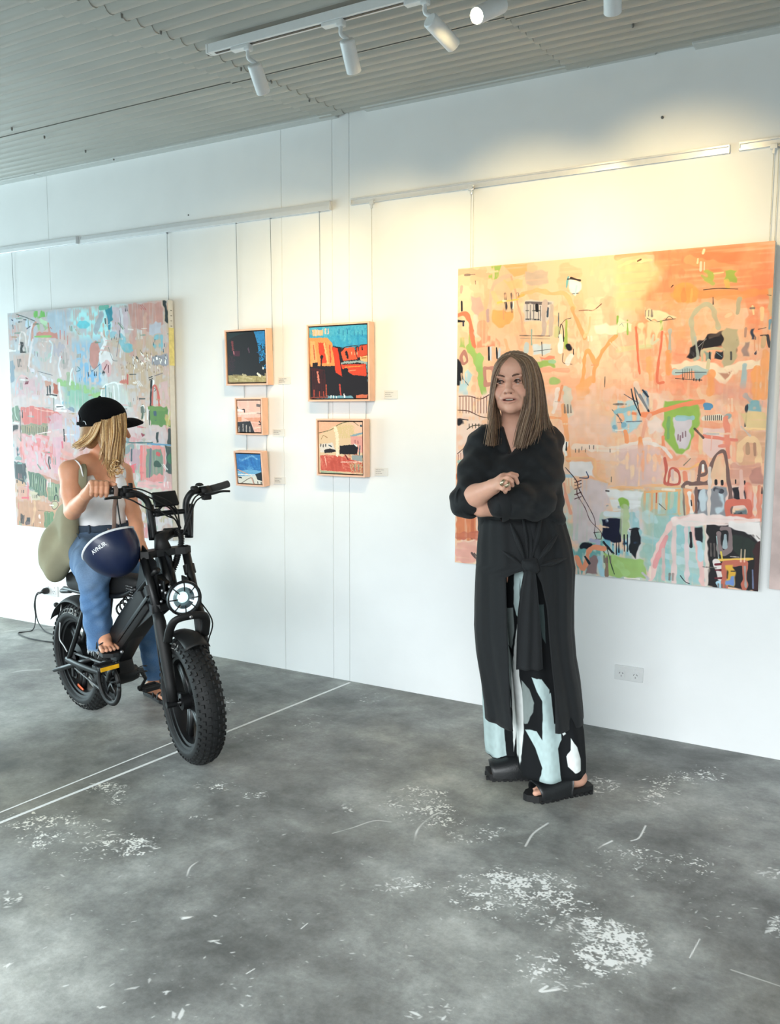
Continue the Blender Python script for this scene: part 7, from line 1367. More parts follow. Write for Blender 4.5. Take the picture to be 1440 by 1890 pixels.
# gathered folds converging on the knot, knot and hanging tie
kn = Q(979, 1044, 3.215)
for a, b, w in (((942, 965), (970, 1036), .020), ((965, 950), (975, 1034), .016), ((1000, 945), (981, 1034), .018), ((1030, 985), (988, 1040), .022), ((1045, 1030), (990, 1046), .020), ((925, 1015), (966, 1044), .014)):
    p = Q(a[0], a[1], 3.255); q = Q(b[0], b[1], 3.222); ob('gathered_fold', tube(cr([p, (p + q) / 2 - EF * .012, q], 6), [w * (.15 + .45 * math.sin(min(1, t * 1.1) * 3.0)) for t in np.linspace(0, 1, 13)], 10, flat=.8, up=EF), M_ROBE, wo)
KS = Solid().ell(kn, (.024, .030, .026), BX, .01).cap(kn + EZ * .012 - ER * .02, kn - EZ * .014 + ER * .02 - EF * .008, .013, .013, .008).cap(kn + EZ * .018 + ER * .012, kn - EZ * .02 - ER * .008, .012, .012, .006)
ob('robe_knot', KS.mesh(.004), M_ROBE, wo)
rw = [(968, 988, 1052), (962, 992, 1085), (956, 996, 1130), (954, 1000, 1180), (953, 1003, 1236)]
Pt = np.zeros((30, 15, 3))
for i, t in enumerate(np.linspace(0, 1, 30)):
    y = 1052 + 184 * t; xl = np.interp(y, [r[2] for r in rw], [r[0] for r in rw]); xr = np.interp(y, [r[2] for r in rw], [r[1] for r in rw])
    for j, u_ in enumerate(np.linspace(0, 1, 15)): Pt[i, j] = Q(xl + (xr - xl) * u_, y, 3.205 - .010 * t) - EF * (.012 * math.sin(u_ * PI) + .006 * math.sin(u_ * 14 + 3 * t) * (.4 + .6 * t))
Vt, Ft = grid(Pt); nV = len(Vt); Ft = [tuple(q) for q in Ft.tolist()]
bord = list(range(15)) + [i * 15 + 14 for i in range(1, 30)] + [29 * 15 + j for j in range(13, -1, -1)] + [i * 15 for i in range(28, 0, -1)]
ob('hanging_tie', (np.concatenate([Vt, Vt + EF * .006]), Ft + [tuple(x + nV for x in q[::-1]) for q in Ft] + [(bord[k], bord[(k + 1) % len(bord)], bord[(k + 1) % len(bord)] + nV, bord[k] + nV) for k in range(len(bord))]), M_ROBE, wo)

# ---- patterned wide trousers
tw, thh = 620, 1180
PP = Paint(tw, thh, (16, 19, 22), 31)
def tz_(x, y): return (820 + x / 3.634, 1000 + y / 3.634)
u0, z0_ = Q(865, 1440, 3.33), None
PX0, PX1, PY0, PY1 = 865, 1090, 1010, 1440
def tp(x, y): q = tz_(x, y); return ((q[0] - PX0) / (PX1 - PX0), (q[1] - PY0) / (PY1 - PY0))
pale, grey_, wht = (186, 208, 208), (138, 150, 148), (232, 238, 236)
for pts, col in (([(372, 170), (392, 180), (388, 260), (372, 295)], pale), ([(455, 140), (500, 150), (522, 230), (505, 500), (470, 470), (452, 400)], pale), ([(490, 230), (486, 330), (500, 480)], (60, 74, 76)),
                 ([(393, 450), (450, 425), (462, 560), (450, 700), (430, 690), (410, 560)], grey_), ([(402, 700), (435, 690), (475, 850), (462, 1010), (440, 900)], grey_),
                 ([(486, 480), (494, 860), (522, 1000), (520, 1200), (497, 1450), (484, 1300), (466, 1000), (458, 750), (470, 600)], wht),
                 ([(508, 885), (555, 930), (585, 1010), (580, 1070), (545, 1150), (522, 1155), (515, 1000)], grey_), ([(408, 1010), (456, 1010), (468, 1130), (430, 1080)], grey_),
                 ([(566, 850), (630, 856), (690, 930), (690, 1010), (640, 1000), (600, 935)], pale),
                 ([(636, 985), (700, 950), (720, 1140), (765, 1145), (772, 1240), (742, 1290), (760, 1450), (785, 1560), (700, 1560), (615, 1490), (632, 1400), (592, 1290), (526, 1188), (600, 1186), (634, 1230)], pale),
                 ([(835, 1232), (880, 1290), (906, 1370), (904, 1440), (862, 1446), (812, 1404), (800, 1340), (832, 1300)], wht), ([(768, 1148), (802, 1204), (786, 1218), (774, 1200)], wht),
                 ([(230, 1060), (330, 1080), (410, 1180), (452, 1480), (280, 1530), (230, 1500)], pale), ([(610, 390), (650, 390), (660, 500), (665, 640), (640, 600)], (70, 84, 84)), ([(700, 1560), (640, 1500), (760, 1525), (800, 1560)], wht)):
    PP.poly([tp(*p) for p in pts], col, 1, soft=.003, wob=.004)
trou = image_mat('printed_trouser_cloth', PP.out(), .85)
def cloth_uv(V):
    """flat front-on layout of the fabric, in metres on the cloth, measured in one vertical plane through the wearer"""
    pl0 = Q(PX0, PY1, 3.33); pl1 = Q(PX1, PY0, 3.33); a = (V - pl0) @ ER / ((pl1 - pl0) @ ER); b = (V[:, 2] - pl0[2]) / (pl1[2] - pl0[2]); return np.stack([a, b], 1)
kN = [(930, 1035, 1000, 3.40, .12), (928, 1036, 1100, 3.39, .125), (938, 1046, 1200, 3.37, .13), (946, 1062, 1290, 3.34, .130), (950, 1076, 1345, 3.31, .125), (951, 1080, 1400, 3.285, .125), (954, 1080, 1422, 3.28, .12)]
fN = lambda a, t: .008 * (.4 + t) * math.sin(a * 7 + 2 * t) + .012 * t * math.sin(a * 3 + 1)
def tilt_hem(V, c0, x0, dz):
    V = V.copy(); return V
VN, FN = panel_loft(interp_rows(kN, 50), 0, 2 * PI, 72, fN, .003); VN[:, 2] -= .0
ob('near_trouser_leg', (VN, FN), trou, wo, uv=cloth_uv(VN), label='wide black trouser leg with large pale printed shapes')
kF = [(890, 1010, 1000, 3.45, .12), (888, 1000, 1100, 3.46, .12), (888, 985, 1200, 3.47, .12), (891, 975, 1300, 3.48, .11), (895, 970, 1372, 3.50, .10), (897, 968, 1388, 3.50, .10)]
VF_, FF_ = panel_loft(interp_rows(kF, 50), 0, 2 * PI, 72, lambda a, t: .007 * (.3 + t) * math.sin(a * 6 + 1), .003)
ob('far_trouser_leg', (VF_, FF_), trou, wo, uv=cloth_uv(VF_), label='wide trouser leg set back, pale panel at the hem')

# ---- slide sandals
M_SOLE = mat('black_sandal_sole', (22, 23, 24), .7, bump=.3); M_LEA = mat('black_leather_strap', (26, 28, 30), .38, var=.1, bump=.25, bscale=200)
def sandal(T, Hh, side, label):
    d = unit(T - Hh); w = unit(np.cross(EZ, d)) * side; L = np.linalg.norm(T - Hh) + .012
    sd = ob('sandal', poly_prism([(-.012, -.030), (-.016, 0), (-.010, .032), (.05, .038), (.12, .040), (.19, .052), (.24, .044), (L, .012), (L + .003, -.008), (.25, -.036), (.19, -.046), (.11, -.040), (.04, -.036)], Hh + EZ * .017, d, w, EZ, .026), M_SOLE, wo, smooth=False, label=label)
    tr = []
    for k in range(12):
        for s in (-1, 1): tr.append(box(Hh + d * (.005 + .022 * k) + w * s * (.036 + (.006 if 6 < k < 11 else 0) - (.012 if k == 11 else 0)) + EZ * .006, (.012, .014, .012), .0, R=np.stack([d, w, EZ], 1)))
    ob('sole_tread', join(*tr), M_SOLE, sd, smooth=False, kind='stuff')
    P = np.zeros((12, 17, 3))
    for i, t in enumerate(np.linspace(0, 1, 12)):
        x = .095 + .135 * t; hw = .050 + .004 * math.sin(t * 3); hh = .088 - .036 * t
        for j, a in enumerate(np.linspace(0, PI, 17)): P[i, j] = Hh + d * (x + .012 * math.sin(a) * (1 - 2 * t) * -1) + w * (.004 + math.cos(a) * hw) + EZ * (.020 + hh * math.sin(a) ** .75)
    V, F = grid(P); F = [tuple(q) for q in F.tolist()]; V2 = V - EZ * .004; m = len(V); e = [*range(17)], [11 * 17 + j for j in range(17)]
    ob('wide_strap', (np.concatenate([V, V2]), F + [tuple(x + m for x in q[::-1]) for q in F] + [(a, b, b + m, a + m) for q in e for a, b in zip(q[:-1], q[1:])]), M_LEA, sd)
sandal(TN, HN, 1, 'black open-toed slide on the near foot'); sandal(TF, HF, 1, 'black open-toed slide on the far foot')
# ================================================================== young woman on the bike
gi = thing('person', tuple(BT(.18, 0, 0)), 'person in black cap, white tank top and blue jeans sitting on the bike', 'person')
gf = unit(.56 * ER - .83 * EF); gs = unit(np.cross(EZ, gf)); GX = (gf, gs, EZ)      # chest direction, her left side
gh = unit(.90 * ER + .42 * EF - .12 * EZ); ghs = unit(np.cross(EZ, gh)); ghu = unit(np.cross(gh, ghs)); GHX = (gh, ghs, ghu)
SKG = (222, 160, 126)
GH = Q(195, 790, 4.17)
G = Solid()
def g_(f, s, u): return GH + gh * f + ghs * s + ghu * u
G.ell(g_(-.012, 0, .034), (.090, .070, .080), GHX, .02).ell(g_(.020, 0, -.030), (.070, .060, .080), GHX, .03).ell(g_(.040, 0, -.078), (.045, .045, .034), GHX, .03)
G.chain([g_(.088, 0, .010), g_(.108, 0, -.026)], [.008, .011], .01); G.cap(g_(.088, -.02, -.055), g_(.088, .02, -.055), .008, .008, .01); G.ell(g_(.075, 0, -.095), (.018, .02, .015), GHX, .02)
for s in (-1, 1): G.ell(g_(.066, s * .034, -.038), (.022, .022, .024), GHX, .02).ell(g_(0, s * .070, -.012), (.018, .008, .028), GHX, .006)
NKb = Q(188, 852, 4.19)
G.chain([g_(-.02, 0, -.07), Q(190, 835, 4.18), NKb], [.046, .044, .050], .03)
gRS, gRE, gRW = Q(129, 870, 4.02), Q(134, 944, 3.97), Q(160, 912, 3.775)
gLS, gLE, gLW = Q(226, 872, 4.30), Q(247, 948, 4.24), Q(259, 1006, 4.10)
G.chain([NKb, (NKb + gRS) / 2 + EZ * .004, gRS], [.052, .046, .046], .03); G.chain([NKb, (NKb + gLS) / 2 + EZ * .004, gLS], [.052, .046, .044], .03)
G.ell(Q(181, 888, 4.18), (.085, .135, .10), GX, .04).ell(Q(184, 930, 4.20), (.080, .120, .09), GX, .04).ell(Q(187, 965, 4.22), (.082, .118, .08), GX, .04)
cb = Q(183, 893, 4.18)
for s in (-1, 1): G.ell(cb + gf * .070 + gs * s * .058, (.048, .052, .050), GX, .018)
G.chain([gRS, (gRS + gRE) / 2, gRE], [.047, .043, .036], .02); G.chain([gRE, gRE * .65 + gRW * .35, gRW], [.037, .036, .0235], .012)
G.chain([gLS, (gLS + gLE) / 2, gLE], [.044, .038, .033], .02); G.chain([gLE, gLE * .6 + gLW * .4, gLW], [.034, .032, .022], .012)
PEL = Q(183, 1006, 4.24); G.ell(PEL, (.11, .155, .10), GX, .03)
gRH, gRK, gRA = Q(163, 1018, 4.14), Q(172, 1062, 3.84), Q(189, 1192, 3.965)
gLF = NP(at_floor(297, 1291)); gLH, gLK, gLA = Q(215, 1022, 4.30), Q(262, 1078, 4.20), gLF + EZ * .085 - ER * .02 - EF * .02
G.chain([gRH, gRK, gRA], [.075, .052, .034], .03); G.chain([gLH, gLK, gLA], [.075, .052, .034], .03)
# feet
def gfoot(S, A, heel, toe):
    d = unit(toe - heel); w = unit(np.cross(EZ, d)); L = np.linalg.norm(toe - heel)
    S.cap(A, heel + d * .03 + EZ * .030, .033, .028, .02).chain([heel + d * .03 + EZ * .030, heel + d * .11 + EZ * .042, heel + d * .17 + EZ * .026], [.027, .030, .024], .02)
    S.cap(A, heel + d * .12 + EZ * .040, .028, .026, .02)
    for k in range(5): S.cap(heel + d * .17 + w * (k - 2) * .0155 + EZ * .022, heel + d * (L - .004 * abs(k - 1) ** 1.5) + w * (k - 2) * .0175 + EZ * .018, .0105, .0105 if k == 0 else .0085, .004)
pt = footp + EZ * .020
r_toe = Q(205, 1216, 3.835); r_toe[2] = pt[2] + .003; r_heel = r_toe - unit(NP((_h[0], _h[1], 0)) * .93 - _l * .25) * .225
gfoot(G, gRA, r_heel, r_toe)
l_toe = gLF + unit(-.5 * EF + .30 * ER) * .02 * 0 + _h * .10 - EZ * gLF[2] * 0; l_heel = gLF - _h * .13; l_toe = l_heel + _h * .235
gfoot(G, gLA, l_heel + EZ * .014, l_toe + EZ * .014)
# right hand wrapped over the grip
gc = HP(182, 904.5, -.045); gax = unit(HP(206, 906, -.03) - HP(163, 904, -.05)); gup = unit(EZ - gax * gax[2]); gfr = np.cross(gax, gup); gfr = gfr if gfr.dot(-EF) > 0 else -gfr
def ring(o, ang, rr): a = math.radians(ang); return gc + gax * o + gfr * rr * math.cos(a) + gup * rr * math.sin(a)
for k, o in enumerate((.030, .010, -.010, -.029)):
    r = (.0098, .0100, .0098, .0088)[k]; rr = .0165 + r
    kn = ring(o, 122, rr + .008); G.cap(gRW, kn, .021, .0125, .012)
    G.chain([kn, ring(o + .001, 78, rr + .004), ring(o + .002, 30, rr + .001), ring(o + .002, -15, rr), ring(o + .001, -55, rr)], [.0118, r * 1.05, r, r * .98, r * .86], .0035)
G.chain([gRW + gax * .012, ring(.036, 150, .030), ring(.052, 115, .030), ring(.064, 75, .027)], [.018, .0135, .0115, .0095], .006)
# left hand resting on the frame in front of the seat
lk = [Q(259, 1016, 4.06), Q(263, 1018, 4.055), Q(267, 1018, 4.06), Q(270, 1016, 4.07)]
for k, p in enumerate(lk):
    G.cap(gLW, p, .021, .0115, .012); G.chain([p, p + NP((0, 0, -.020)) - EF * .012 + ER * .002 * k, p + NP((0, 0, -.042)) - EF * .006 + ER * .003 * k, p + NP((0, 0, -.054)) + EF * .006], [.0105, .0090, .0084, .0072], .0035)
G.chain([gLW, Q(255, 1017, 4.04), Q(253, 1026, 4.03), Q(255, 1032, 4.03)], [.018, .0115, .010, .0085], .006)
hlo = np.minimum(gRW, ring(-.03, -60, .05)) - .045; hhi = np.maximum(gRW, ring(.07, 120, .05)) + .035
gm_hand = G.mesh(.0027, lo=hlo, hi=hhi)
a0_, a1_ = gm_hand[0].min(0), gm_hand[0].max(0)
flo = r_toe - NP((.30, .30, .03)); fhi = r_toe + NP((.08, .08, .12)); gm_foot = G.mesh(.0032, lo=flo, hi=fhi); f0_, f1_ = gm_foot[0].min(0), gm_foot[0].max(0)
hl0 = np.minimum(gLW, lk[0]) - .09; hl1 = np.maximum(gLW, lk[3]) + .05; gm_lh = G.mesh(.003, lo=hl0, hi=hl1); l0_, l1_ = gm_lh[0].min(0), gm_lh[0].max(0)
gm_rest = G.mesh(.006)
def out_of(V):
    k = np.ones(len(V), bool)
    for a, b in ((a0_, a1_), (f0_, f1_), (l0_, l1_)): k &= ~((V > a + .008) & (V < b - .008)).all(1)
    return k
gm_rest = drop(gm_rest, out_of)
V, F = jn(gm_hand, gm_foot, gm_lh, gm_rest); c = colours(V, SKG)
c = blend(c, blob_w(V, r_toe - _h * .02, (.06, .06, .03), None, .6) * .5, (240, 190, 170))
ob('body', (V, F), M_SKIN1, gi, cols=c, origin=gi.location)

# ---- white tank top
M_TANK = mat('white_ribbed_cotton', (250, 251, 252), .85, var=.02, bump=.3, bscale=500)
T = Solid()
T.ell(Q(181, 888, 4.18), (.092, .142, .105), GX, .04).ell(Q(184, 930, 4.20), (.088, .130, .09), GX, .04).ell(Q(187, 962, 4.22), (.092, .128, .07), GX, .04)
for s in (-1, 1): T.ell(cb + gf * .072 + gs * s * .058, (.053, .057, .055), GX, .02)
tz0 = Q(205, 908, 4.08)[2]; tb0 = Q(185, 970, 4.2)[2]
def tank_disp(X, Y, Z):
    s = (X - cb[0]) * gs[0] + (Y - cb[1]) * gs[1]; return .0022 * np.sin(90 * Z + 14 * s + 1.5 * np.sin(30 * s)) * (Z < tz0) + .002 * np.sin(60 * s - 60 * Z)
def tank_cut(X, Y, Z):
    s = (X - cb[0]) * gs[0] + (Y - cb[1]) * gs[1]; f = (X - cb[0]) * gf[0] + (Y - cb[1]) * gf[1]
    neck = np.where(f > -.02, (Z - tz0) - 5.2 * np.maximum(np.abs(s) - .045, 0) - 1.0 * np.abs(s), (Z - tz0 - .03) - 5 * np.maximum(np.abs(s) - .05, 0)) * .5
    topz = Z - (tz0 + .145); arm = (np.abs(s) - (.118 - .35 * np.maximum(Z - tz0 + .02, 0))) * .9
    return np.maximum(np.maximum(np.maximum(neck, topz), arm), tb0 - Z)
ob('tank_top', T.mesh(.0042, disp=tank_disp, cut=tank_cut), M_TANK, gi)
for s, sh, fr, bk in ((-1, NKb * .42 + gRS * .58 + EZ * .048, cb + gf * .098 - gs * .092 + EZ * .055, cb - gf * .070 - gs * .085 + EZ * .06), (1, NKb * .46 + gLS * .54 + EZ * .046, cb + gf * .098 + gs * .090 + EZ * .050, cb - gf * .07 + gs * .085 + EZ * .05)):
    ob('shoulder_strap', tube(cr([fr - EZ * .02, fr + EZ * .02 - gf * .006, sh + gf * .035 - EZ * .012, sh, sh - gf * .035 - EZ * .014, bk], 6), .0085, 8, flat=.28, up=gs), M_TANK, gi)
# armhole binding seen around the near shoulder
ah = [Q(118, 905, 4.09), Q(114, 885, 4.07), Q(116, 866, 4.05), Q(123, 855, 4.04), Q(132, 850, 4.04), Q(142, 852, 4.02), Q(149, 862, 4.00), Q(153, 880, 4.00)]
ob('armhole_binding', tube(cr(ah, 6), .0042, 8, flat=.6), M_TANK, gi)

# ---- jeans
M_DENIM = mat('washed_blue_denim', (88, 122, 160), .85, attr=True, var=.12, scale=220, bump=.3, bscale=900)
J = Solid()
J.ell(PEL, (.122, .168, .105), GX, .03).ell(Q(186, 985, 4.23), (.105, .148, .07), GX, .03)
hemR = Q(184.5, 1186, 3.965); J.chain([gRH, (gRH + gRK) / 2 + EZ * .004, gRK + EZ * .004], [.092, .083, .070], .03); J.chain([gRK, Q(176, 1110, 3.88), Q(181, 1150, 3.93), hemR, hemR - EZ * .05], [.070, .0625, .0575, .0535, .053], .02)
hemL = gLA + EZ * .06; J.chain([gLH, gLK], [.092, .070], .03); J.chain([gLK, (gLK + hemL) / 2, hemL, hemL - EZ * .05], [.070, .058, .054, .053], .02)
zR, zL, zW = Q(180, 1197, 3.97)[2], gLA[2] + .035, Q(185, 966, 4.2)[2]
def j_disp(X, Y, Z):
    s = (X - PEL[0]) * gs[0] + (Y - PEL[1]) * gs[1]; return .0028 * np.sin(34 * Z + 75 * s) * np.sin(23 * s + 9 * Z) + .0012 * np.sin(70 * Z - 90 * s + 3 * np.sin(20 * Z))
def j_cut(X, Y, Z):
    dR = np.hypot(X - hemR[0], Y - hemR[1]); dL = np.hypot(X - hemL[0], Y - hemL[1]); zc = np.where(dR < dL, zR + .006 * np.sin(X * 300) , zL); return np.maximum(zc - Z, Z - zW)
V, F = J.mesh(.005, disp=j_disp, cut=j_cut); c = colours(V, (84, 122, 166))
hipm = np.clip((V[:, 2] - (gRK[2] - .02)) / .12, 0, 1); c = blend(c, hipm * .75, (84, 100, 118)); nz = np.sin(V[:, 2] * 37 + V[:, 0] * 61) * np.sin(V[:, 1] * 53 - V[:, 2] * 29)
c = blend(c, np.clip(nz, 0, 1) * .35, (128, 158, 190)); c = blend(c, blob_w(V, gRK - EF * .05, (.10, .10, .10), None, .9) * .4, (140, 160, 178)); c = blend(c, np.clip(1 - np.abs(V[:, 2] - zR) / .012, 0, 1) * .6 * (np.hypot(V[:, 0] - hemR[0], V[:, 1] - hemR[1]) < .1), (190, 205, 214))
jeans = ob('jeans', (V, F), M_DENIM, gi, cols=c)
M_DEN2 = mat('dark_denim', (58, 72, 88), .85, bump=.3, bscale=900); M_THR = mat('frayed_white_threads', (214, 220, 222), .8)
def band(z, a, b, r=.0, h=.035, m=M_DEN2, name='waistband'):
    P = [Q(186, 985, 4.23) * NP((1, 1, 0)) + EZ * z + gf * (a + r) * math.cos(t) + gs * (b + r) * math.sin(t) for t in np.linspace(0, 2 * PI, 40, endpoint=False)]
    return ob(name, tube(P, h / 2, 8, flat=.22, closed=True, up=EZ), m, jeans)
band(zW - .018, .104, .147); 
for t in (-2.2, -1.4, -.55, .3):
    p = Q(186, 985, 4.23) * NP((1, 1, 0)) + EZ * (zW - .018) + gf * .110 * math.cos(t) + gs * .153 * math.sin(t); ob('belt_loop', box(p, (.010, .010, .042), .002), M_DEN2, jeans)
seam = cr([Q(142, 985, 4.08), Q(150, 998, 4.05), Q(163, 1004, 4.03)], 5); ob('pocket_seam', tube(seam, .0022, 6), M_DEN2, jeans)
rgg = np.random.RandomState(8); fr_ = []
for k in range(60):
    a = rgg.rand() * 6.28; p = hemR * NP((1, 1, 0)) + EZ * (zR + .004) + ER * .054 * math.cos(a) + EF * .054 * math.sin(a); l = .012 + .03 * rgg.rand() ** 3
    fr_.append(cr([p, p - EZ * l * .5 + NP(rgg.normal(size=3)) * .002, p - EZ * l + NP(rgg.normal(size=3)) * .004], 3))
for l, x in ((.055, 163), (.048, 166), (.04, 187)):
    p = Q(x, 1186, 3.925); fr_.append(cr([p, p - EZ * l * .5 - ER * .004, p - EZ * l], 4))
Vt, Ft, _c = strands(fr_, .0011, 4); ob('frayed_hem', (Vt, Ft), M_THR, jeans, kind='stuff')

# ---- sandals
def slide(heel, toe, name_, m):
    d = unit(toe - heel); w = unit(np.cross(EZ, d)); L = np.linalg.norm(toe - heel) + .018
    s_ = ob('sandal', poly_prism([(-.010, -.022), (-.014, 0), (-.010, .022), (.06, .028), (.13, .032), (.18, .042), (.225, .036), (L, .006), (.225, -.036), (.18, -.042), (.11, -.03), (.05, -.028)], heel - EZ * .004, d, w, EZ, .018), m, gi, smooth=False, label=name_)
    for t, h in ((.165, .044), (.125, .066)):
        ob('sandal_strap', tube(cr([heel + d * t + w * .042 + EZ * .004, heel + d * t + w * .036 + EZ * h * .7, heel + d * t + EZ * h, heel + d * t - w * .036 + EZ * h * .7, heel + d * t - w * .042 + EZ * .004], 5), .007, 8, flat=.35, up=d), m, s_)
    return s_
slide(r_heel, r_toe, 'dark strappy sandal on the right foot', M_LEA); slide(l_heel + EZ * .014, l_toe + EZ * .014, 'dark flat sandal on the left foot', M_LEA)

# ---- cap
M_CAP = mat('black_cotton_cap', (8, 9, 12), .9, var=.1, bump=.4, bscale=600, spec=.2)
CP = Solid(); cc0 = g_(-.018, 0, .045); capx = (unit(gh + .22 * ghu), ghs, unit(ghu - .22 * gh))
CP.ell(cc0, (.112, .090, .098), capx, .01); CP.ell(cc0 - ghu * .006, (.104, .082, .090), capx, .003, sub=True)
rimn = unit(ghu * 1.0 - gh * .20); rim0 = g_(0, 0, .014); op = g_(-.118, 0, .030)
def cap_cut(X, Y, Z):
    a = -((X - rim0[0]) * rimn[0] + (Y - rim0[1]) * rimn[1] + (Z - rim0[2]) * rimn[2]); dx = [(X - op[0]), (Y - op[1]), (Z - op[2])]
    e = [(dx[0] * A[0] + dx[1] * A[1] + dx[2] * A[2]) for A in (gh, ghs, ghu)]; h = 1 - np.sqrt((e[0] / .05) ** 2 + (e[1] / .036) ** 2 + (e[2] / .024) ** 2); return np.maximum(a, h * .02)
cap_ = ob('cap', CP.mesh(.0032, cut=cap_cut), M_CAP, gi)
P = np.zeros((12, 17, 3))
for i, t in enumerate(np.linspace(0, 1, 12)):
    for j, a in enumerate(np.linspace(-1, 1, 17)):
        P[i, j] = rim0 + capx[0] * ((.082 + .02 * (1 - a * a)) + t * (.072 * (1 - abs(a) ** 2.6) ** .6)) + ghs * a * (.078 - .012 * t) + ghu * (.022 - .016 * a * a - .026 * t * t)
Vb, Fb = grid(P); Fb = [tuple(q) for q in Fb.tolist()]; nb = len(Vb); bd = list(range(17)) + [i * 17 + 16 for i in range(1, 12)] + [11 * 17 + j for j in range(15, -1, -1)] + [i * 17 for i in range(10, 0, -1)]
ob('cap_bill', (np.concatenate([Vb + ghu * .003, Vb - ghu * .004]), Fb + [tuple(x + nb for x in q[::-1]) for q in Fb] + [(bd[k], bd[(k + 1) % len(bd)], bd[(k + 1) % len(bd)] + nb, bd[k] + nb) for k in range(len(bd))]), M_CAP, cap_)
ob('cap_button', lathe([(0, .008), (.006, .006), (.009, 0)], cc0 + capx[2] * .096, capx[2], 12), M_CAP, cap_)
ob('rear_strap', tube(cr([g_(-.093, -.055, .010), g_(-.122, -.028, .006), g_(-.129, 0, .006), g_(-.122, .028, .006), g_(-.093, .055, .010)], 6), .008, 8, flat=.25, up=ghu), M_CAP, cap_)
ob('strap_buckle', tube(cr([g_(-.108, -.052, .020), g_(-.100, -.062, .018), g_(-.094, -.068, .004)], 5), .0022, 6), M_STEEL, cap_, label='small silver buckle')

# ---- hair
rng = np.random.RandomState(12)
B1 = [[Q(212, 768, 4.05), Q(213, 800, 4.02), Q(208, 835, 4.01), Q(204, 872, 4.00), Q(206, 902, 3.99)],
      [Q(206, 770, 4.06), Q(209, 800, 4.04), Q(206, 830, 4.03), Q(202, 862, 4.02), Q(200, 885, 4.02)],
      [Q(214, 768, 4.06), Q(217, 800, 4.03), Q(215, 830, 4.02), Q(212, 860, 4.00), Q(206, 876, 4.00)],
      [Q(222, 765, 4.08), Q(224, 795, 4.06), Q(222, 825, 4.04), Q(219, 850, 4.03), Q(216, 870, 4.02)],
      [Q(228, 763, 4.12), Q(229, 790, 4.10), Q(226, 820, 4.08), Q(224, 845, 4.06), Q(226, 866, 4.05)],
      [Q(232, 762, 4.17), Q(234, 785, 4.16), Q(231, 805, 4.15), Q(228, 830, 4.12), Q(228, 855, 4.10)]]
B2 = [[Q(187, 775, 4.07), Q(186, 800, 4.06), Q(190, 820, 4.05), Q(185, 838, 4.04), Q(180, 850, 4.03)],
      [Q(196, 775, 4.06), Q(196, 800, 4.04), Q(198, 830, 4.04), Q(196, 855, 4.03), Q(192, 868, 4.02)],
      [Q(206, 772, 4.06), Q(208, 800, 4.03), Q(205, 830, 4.02), Q(207, 855, 4.01), Q(206, 872, 4.01)]]
B3 = [[Q(170, 782, 4.09), Q(160, 800, 4.09), Q(145, 815, 4.08), Q(130, 822, 4.10)],
      [Q(178, 780, 4.07), Q(168, 803, 4.07), Q(152, 818, 4.07), Q(134, 824, 4.09)],
      [Q(188, 778, 4.06), Q(178, 802, 4.05), Q(163, 820, 4.06), Q(145, 828, 4.08)]]
B4 = [[Q(160, 782, 4.14), Q(150, 805, 4.17), Q(138, 818, 4.20), Q(126, 826, 4.22)], [Q(176, 785, 4.10), Q(168, 812, 4.12), Q(158, 826, 4.14), Q(150, 832, 4.16)]]
C = lock(B1, 170, rng, .004, wave=.004) + lock(B2, 120, rng, .004, wave=.004) + lock(B3, 110, rng, .003, wave=.002) + lock(B4, 50, rng, .004)
for k in range(26):   # loose curl at the ends
    c0 = Q(213 + rng.normal() * 4, 862 + rng.normal() * 5, 4.0); a0 = rng.rand() * 6; C.append(np.array([c0 + ER * .020 * math.cos(a0 + t) + EZ * (.018 * math.sin(a0 + t) - .006 * t) - EF * .004 * math.sin(3 * t) for t in np.linspace(0, 3.6, 12)]))
Vs, Fs, cid = strands(C, rng.uniform(.0016, .0030, len(C)))
pal = np.array([srgb(*x) for x in ((224, 184, 128), (240, 208, 158), (184, 142, 92), (160, 120, 78), (236, 210, 168), (140, 104, 68), (198, 158, 104))])
cc = pal[rng.randint(0, len(pal), len(C))][cid]
HG = Solid().ell(g_(-.014, 0, .020), (.098, .079, .085), GHX, .02).ell(g_(-.060, 0, -.045), (.050, .066, .060), GHX, .03); HG.ell(g_(.118, 0, -.03), (.085, .060, .10), GHX, .01, sub=True)
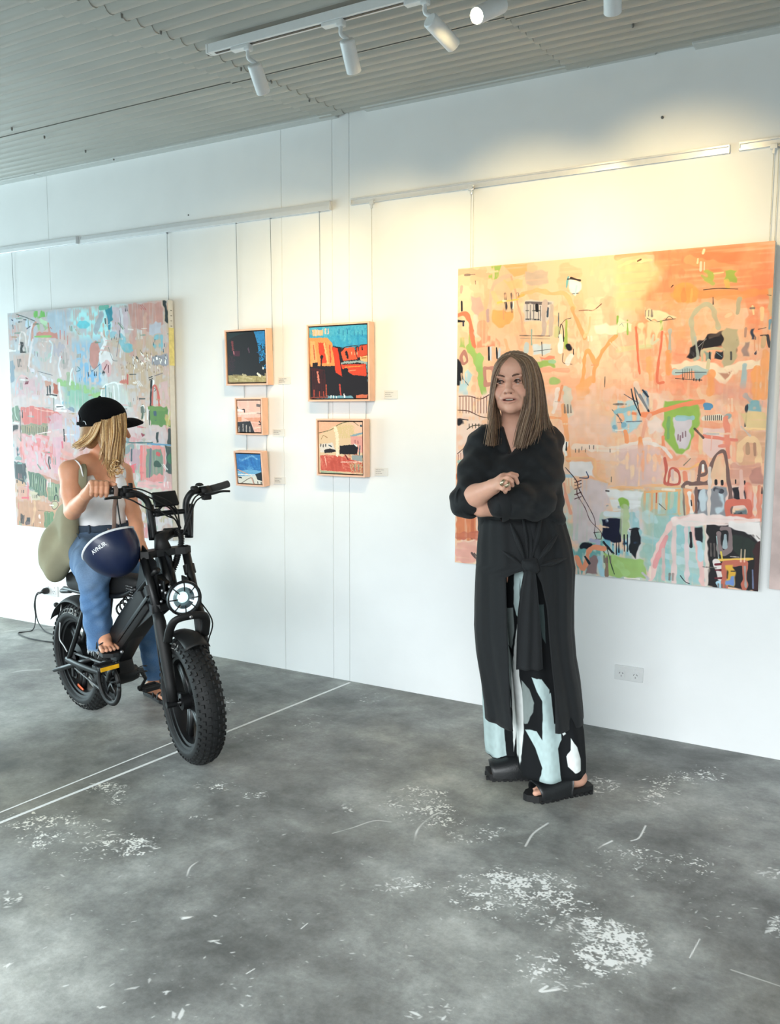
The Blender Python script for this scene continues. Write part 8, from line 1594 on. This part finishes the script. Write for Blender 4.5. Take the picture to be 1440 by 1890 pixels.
HG.chain([g_(.03, -.072, .0), Q(216, 815, 4.08), Q(212, 850, 4.06), Q(209, 866, 4.05)], [.026, .034, .026, .012], .02); HG.chain([g_(-.03, -.06, -.02), Q(196, 820, 4.09), Q(196, 850, 4.07)], [.03, .026, .012], .02)
HG.chain([g_(-.07, -.02, -.02), Q(158, 808, 4.11), Q(140, 820, 4.12)], [.03, .014, .005], .02)
mb = HG.mesh(.005); V, F = jn((Vs, Fs), mb)
ob('hair', (V, F), M_HAIRV, gi, cols=np.concatenate([cc, np.tile(np.array(srgb(158, 120, 80)), (len(mb[0]), 1))]), label='long loose blonde hair')

# ---- olive tote hung from the shoulder
M_TOTE = mat('olive_canvas', (150, 146, 120), .85, var=.10, scale=9, bump=.35, bscale=500)
bag = thing('tote_bag', tuple(Q(108, 1070, 4.12)), 'large olive canvas tote bag slung from the young woman\'s right shoulder', 'bag')
TB = Solid(); bx = (unit(.9 * ER - .43 * EF), unit(.43 * ER + .9 * EF), EZ)
TB.ell(Q(107, 1015, 4.14), (.082, .055, .125), bx, .05).ell(Q(104, 1040, 4.14), (.080, .06, .075), bx, .04)
TB.chain([Q(120, 965, 4.12), Q(128, 935, 4.08)], [.042, .022], .05); TB.chain([Q(92, 1010, 4.16), Q(118, 950, 4.13), Q(131, 930, 4.08)], [.03, .024, .02], .04); TB.chain([Q(128, 1030, 4.12), Q(132, 985, 4.10), Q(136, 938, 4.08)], [.03, .024, .016], .04)
def t_disp(X, Y, Z):
    s = (X - bag.location[0]) * bx[0][0] + (Y - bag.location[1]) * bx[0][1]; return .007 * np.sin(38 * s + 9 * Z) + .005 * np.sin(60 * s - 22 * Z + 2)
ob('bag_body', TB.mesh(.005, disp=t_disp), M_TOTE, bag)
st = [Q(134, 940, 4.06), Q(150, 905, 4.00), Q(153, 880, 4.00), Q(152, 862, 4.02), Q(146, 852, 4.06), Q(136, 849, 4.10), Q(124, 853, 4.15), Q(117, 866, 4.17), Q(118, 900, 4.15), Q(126, 935, 4.12)]
ob('bag_strap', tube(cr(st, 8), .019, 10, flat=.16, up=unit(ER + .3 * EF)), M_TOTE, bag)
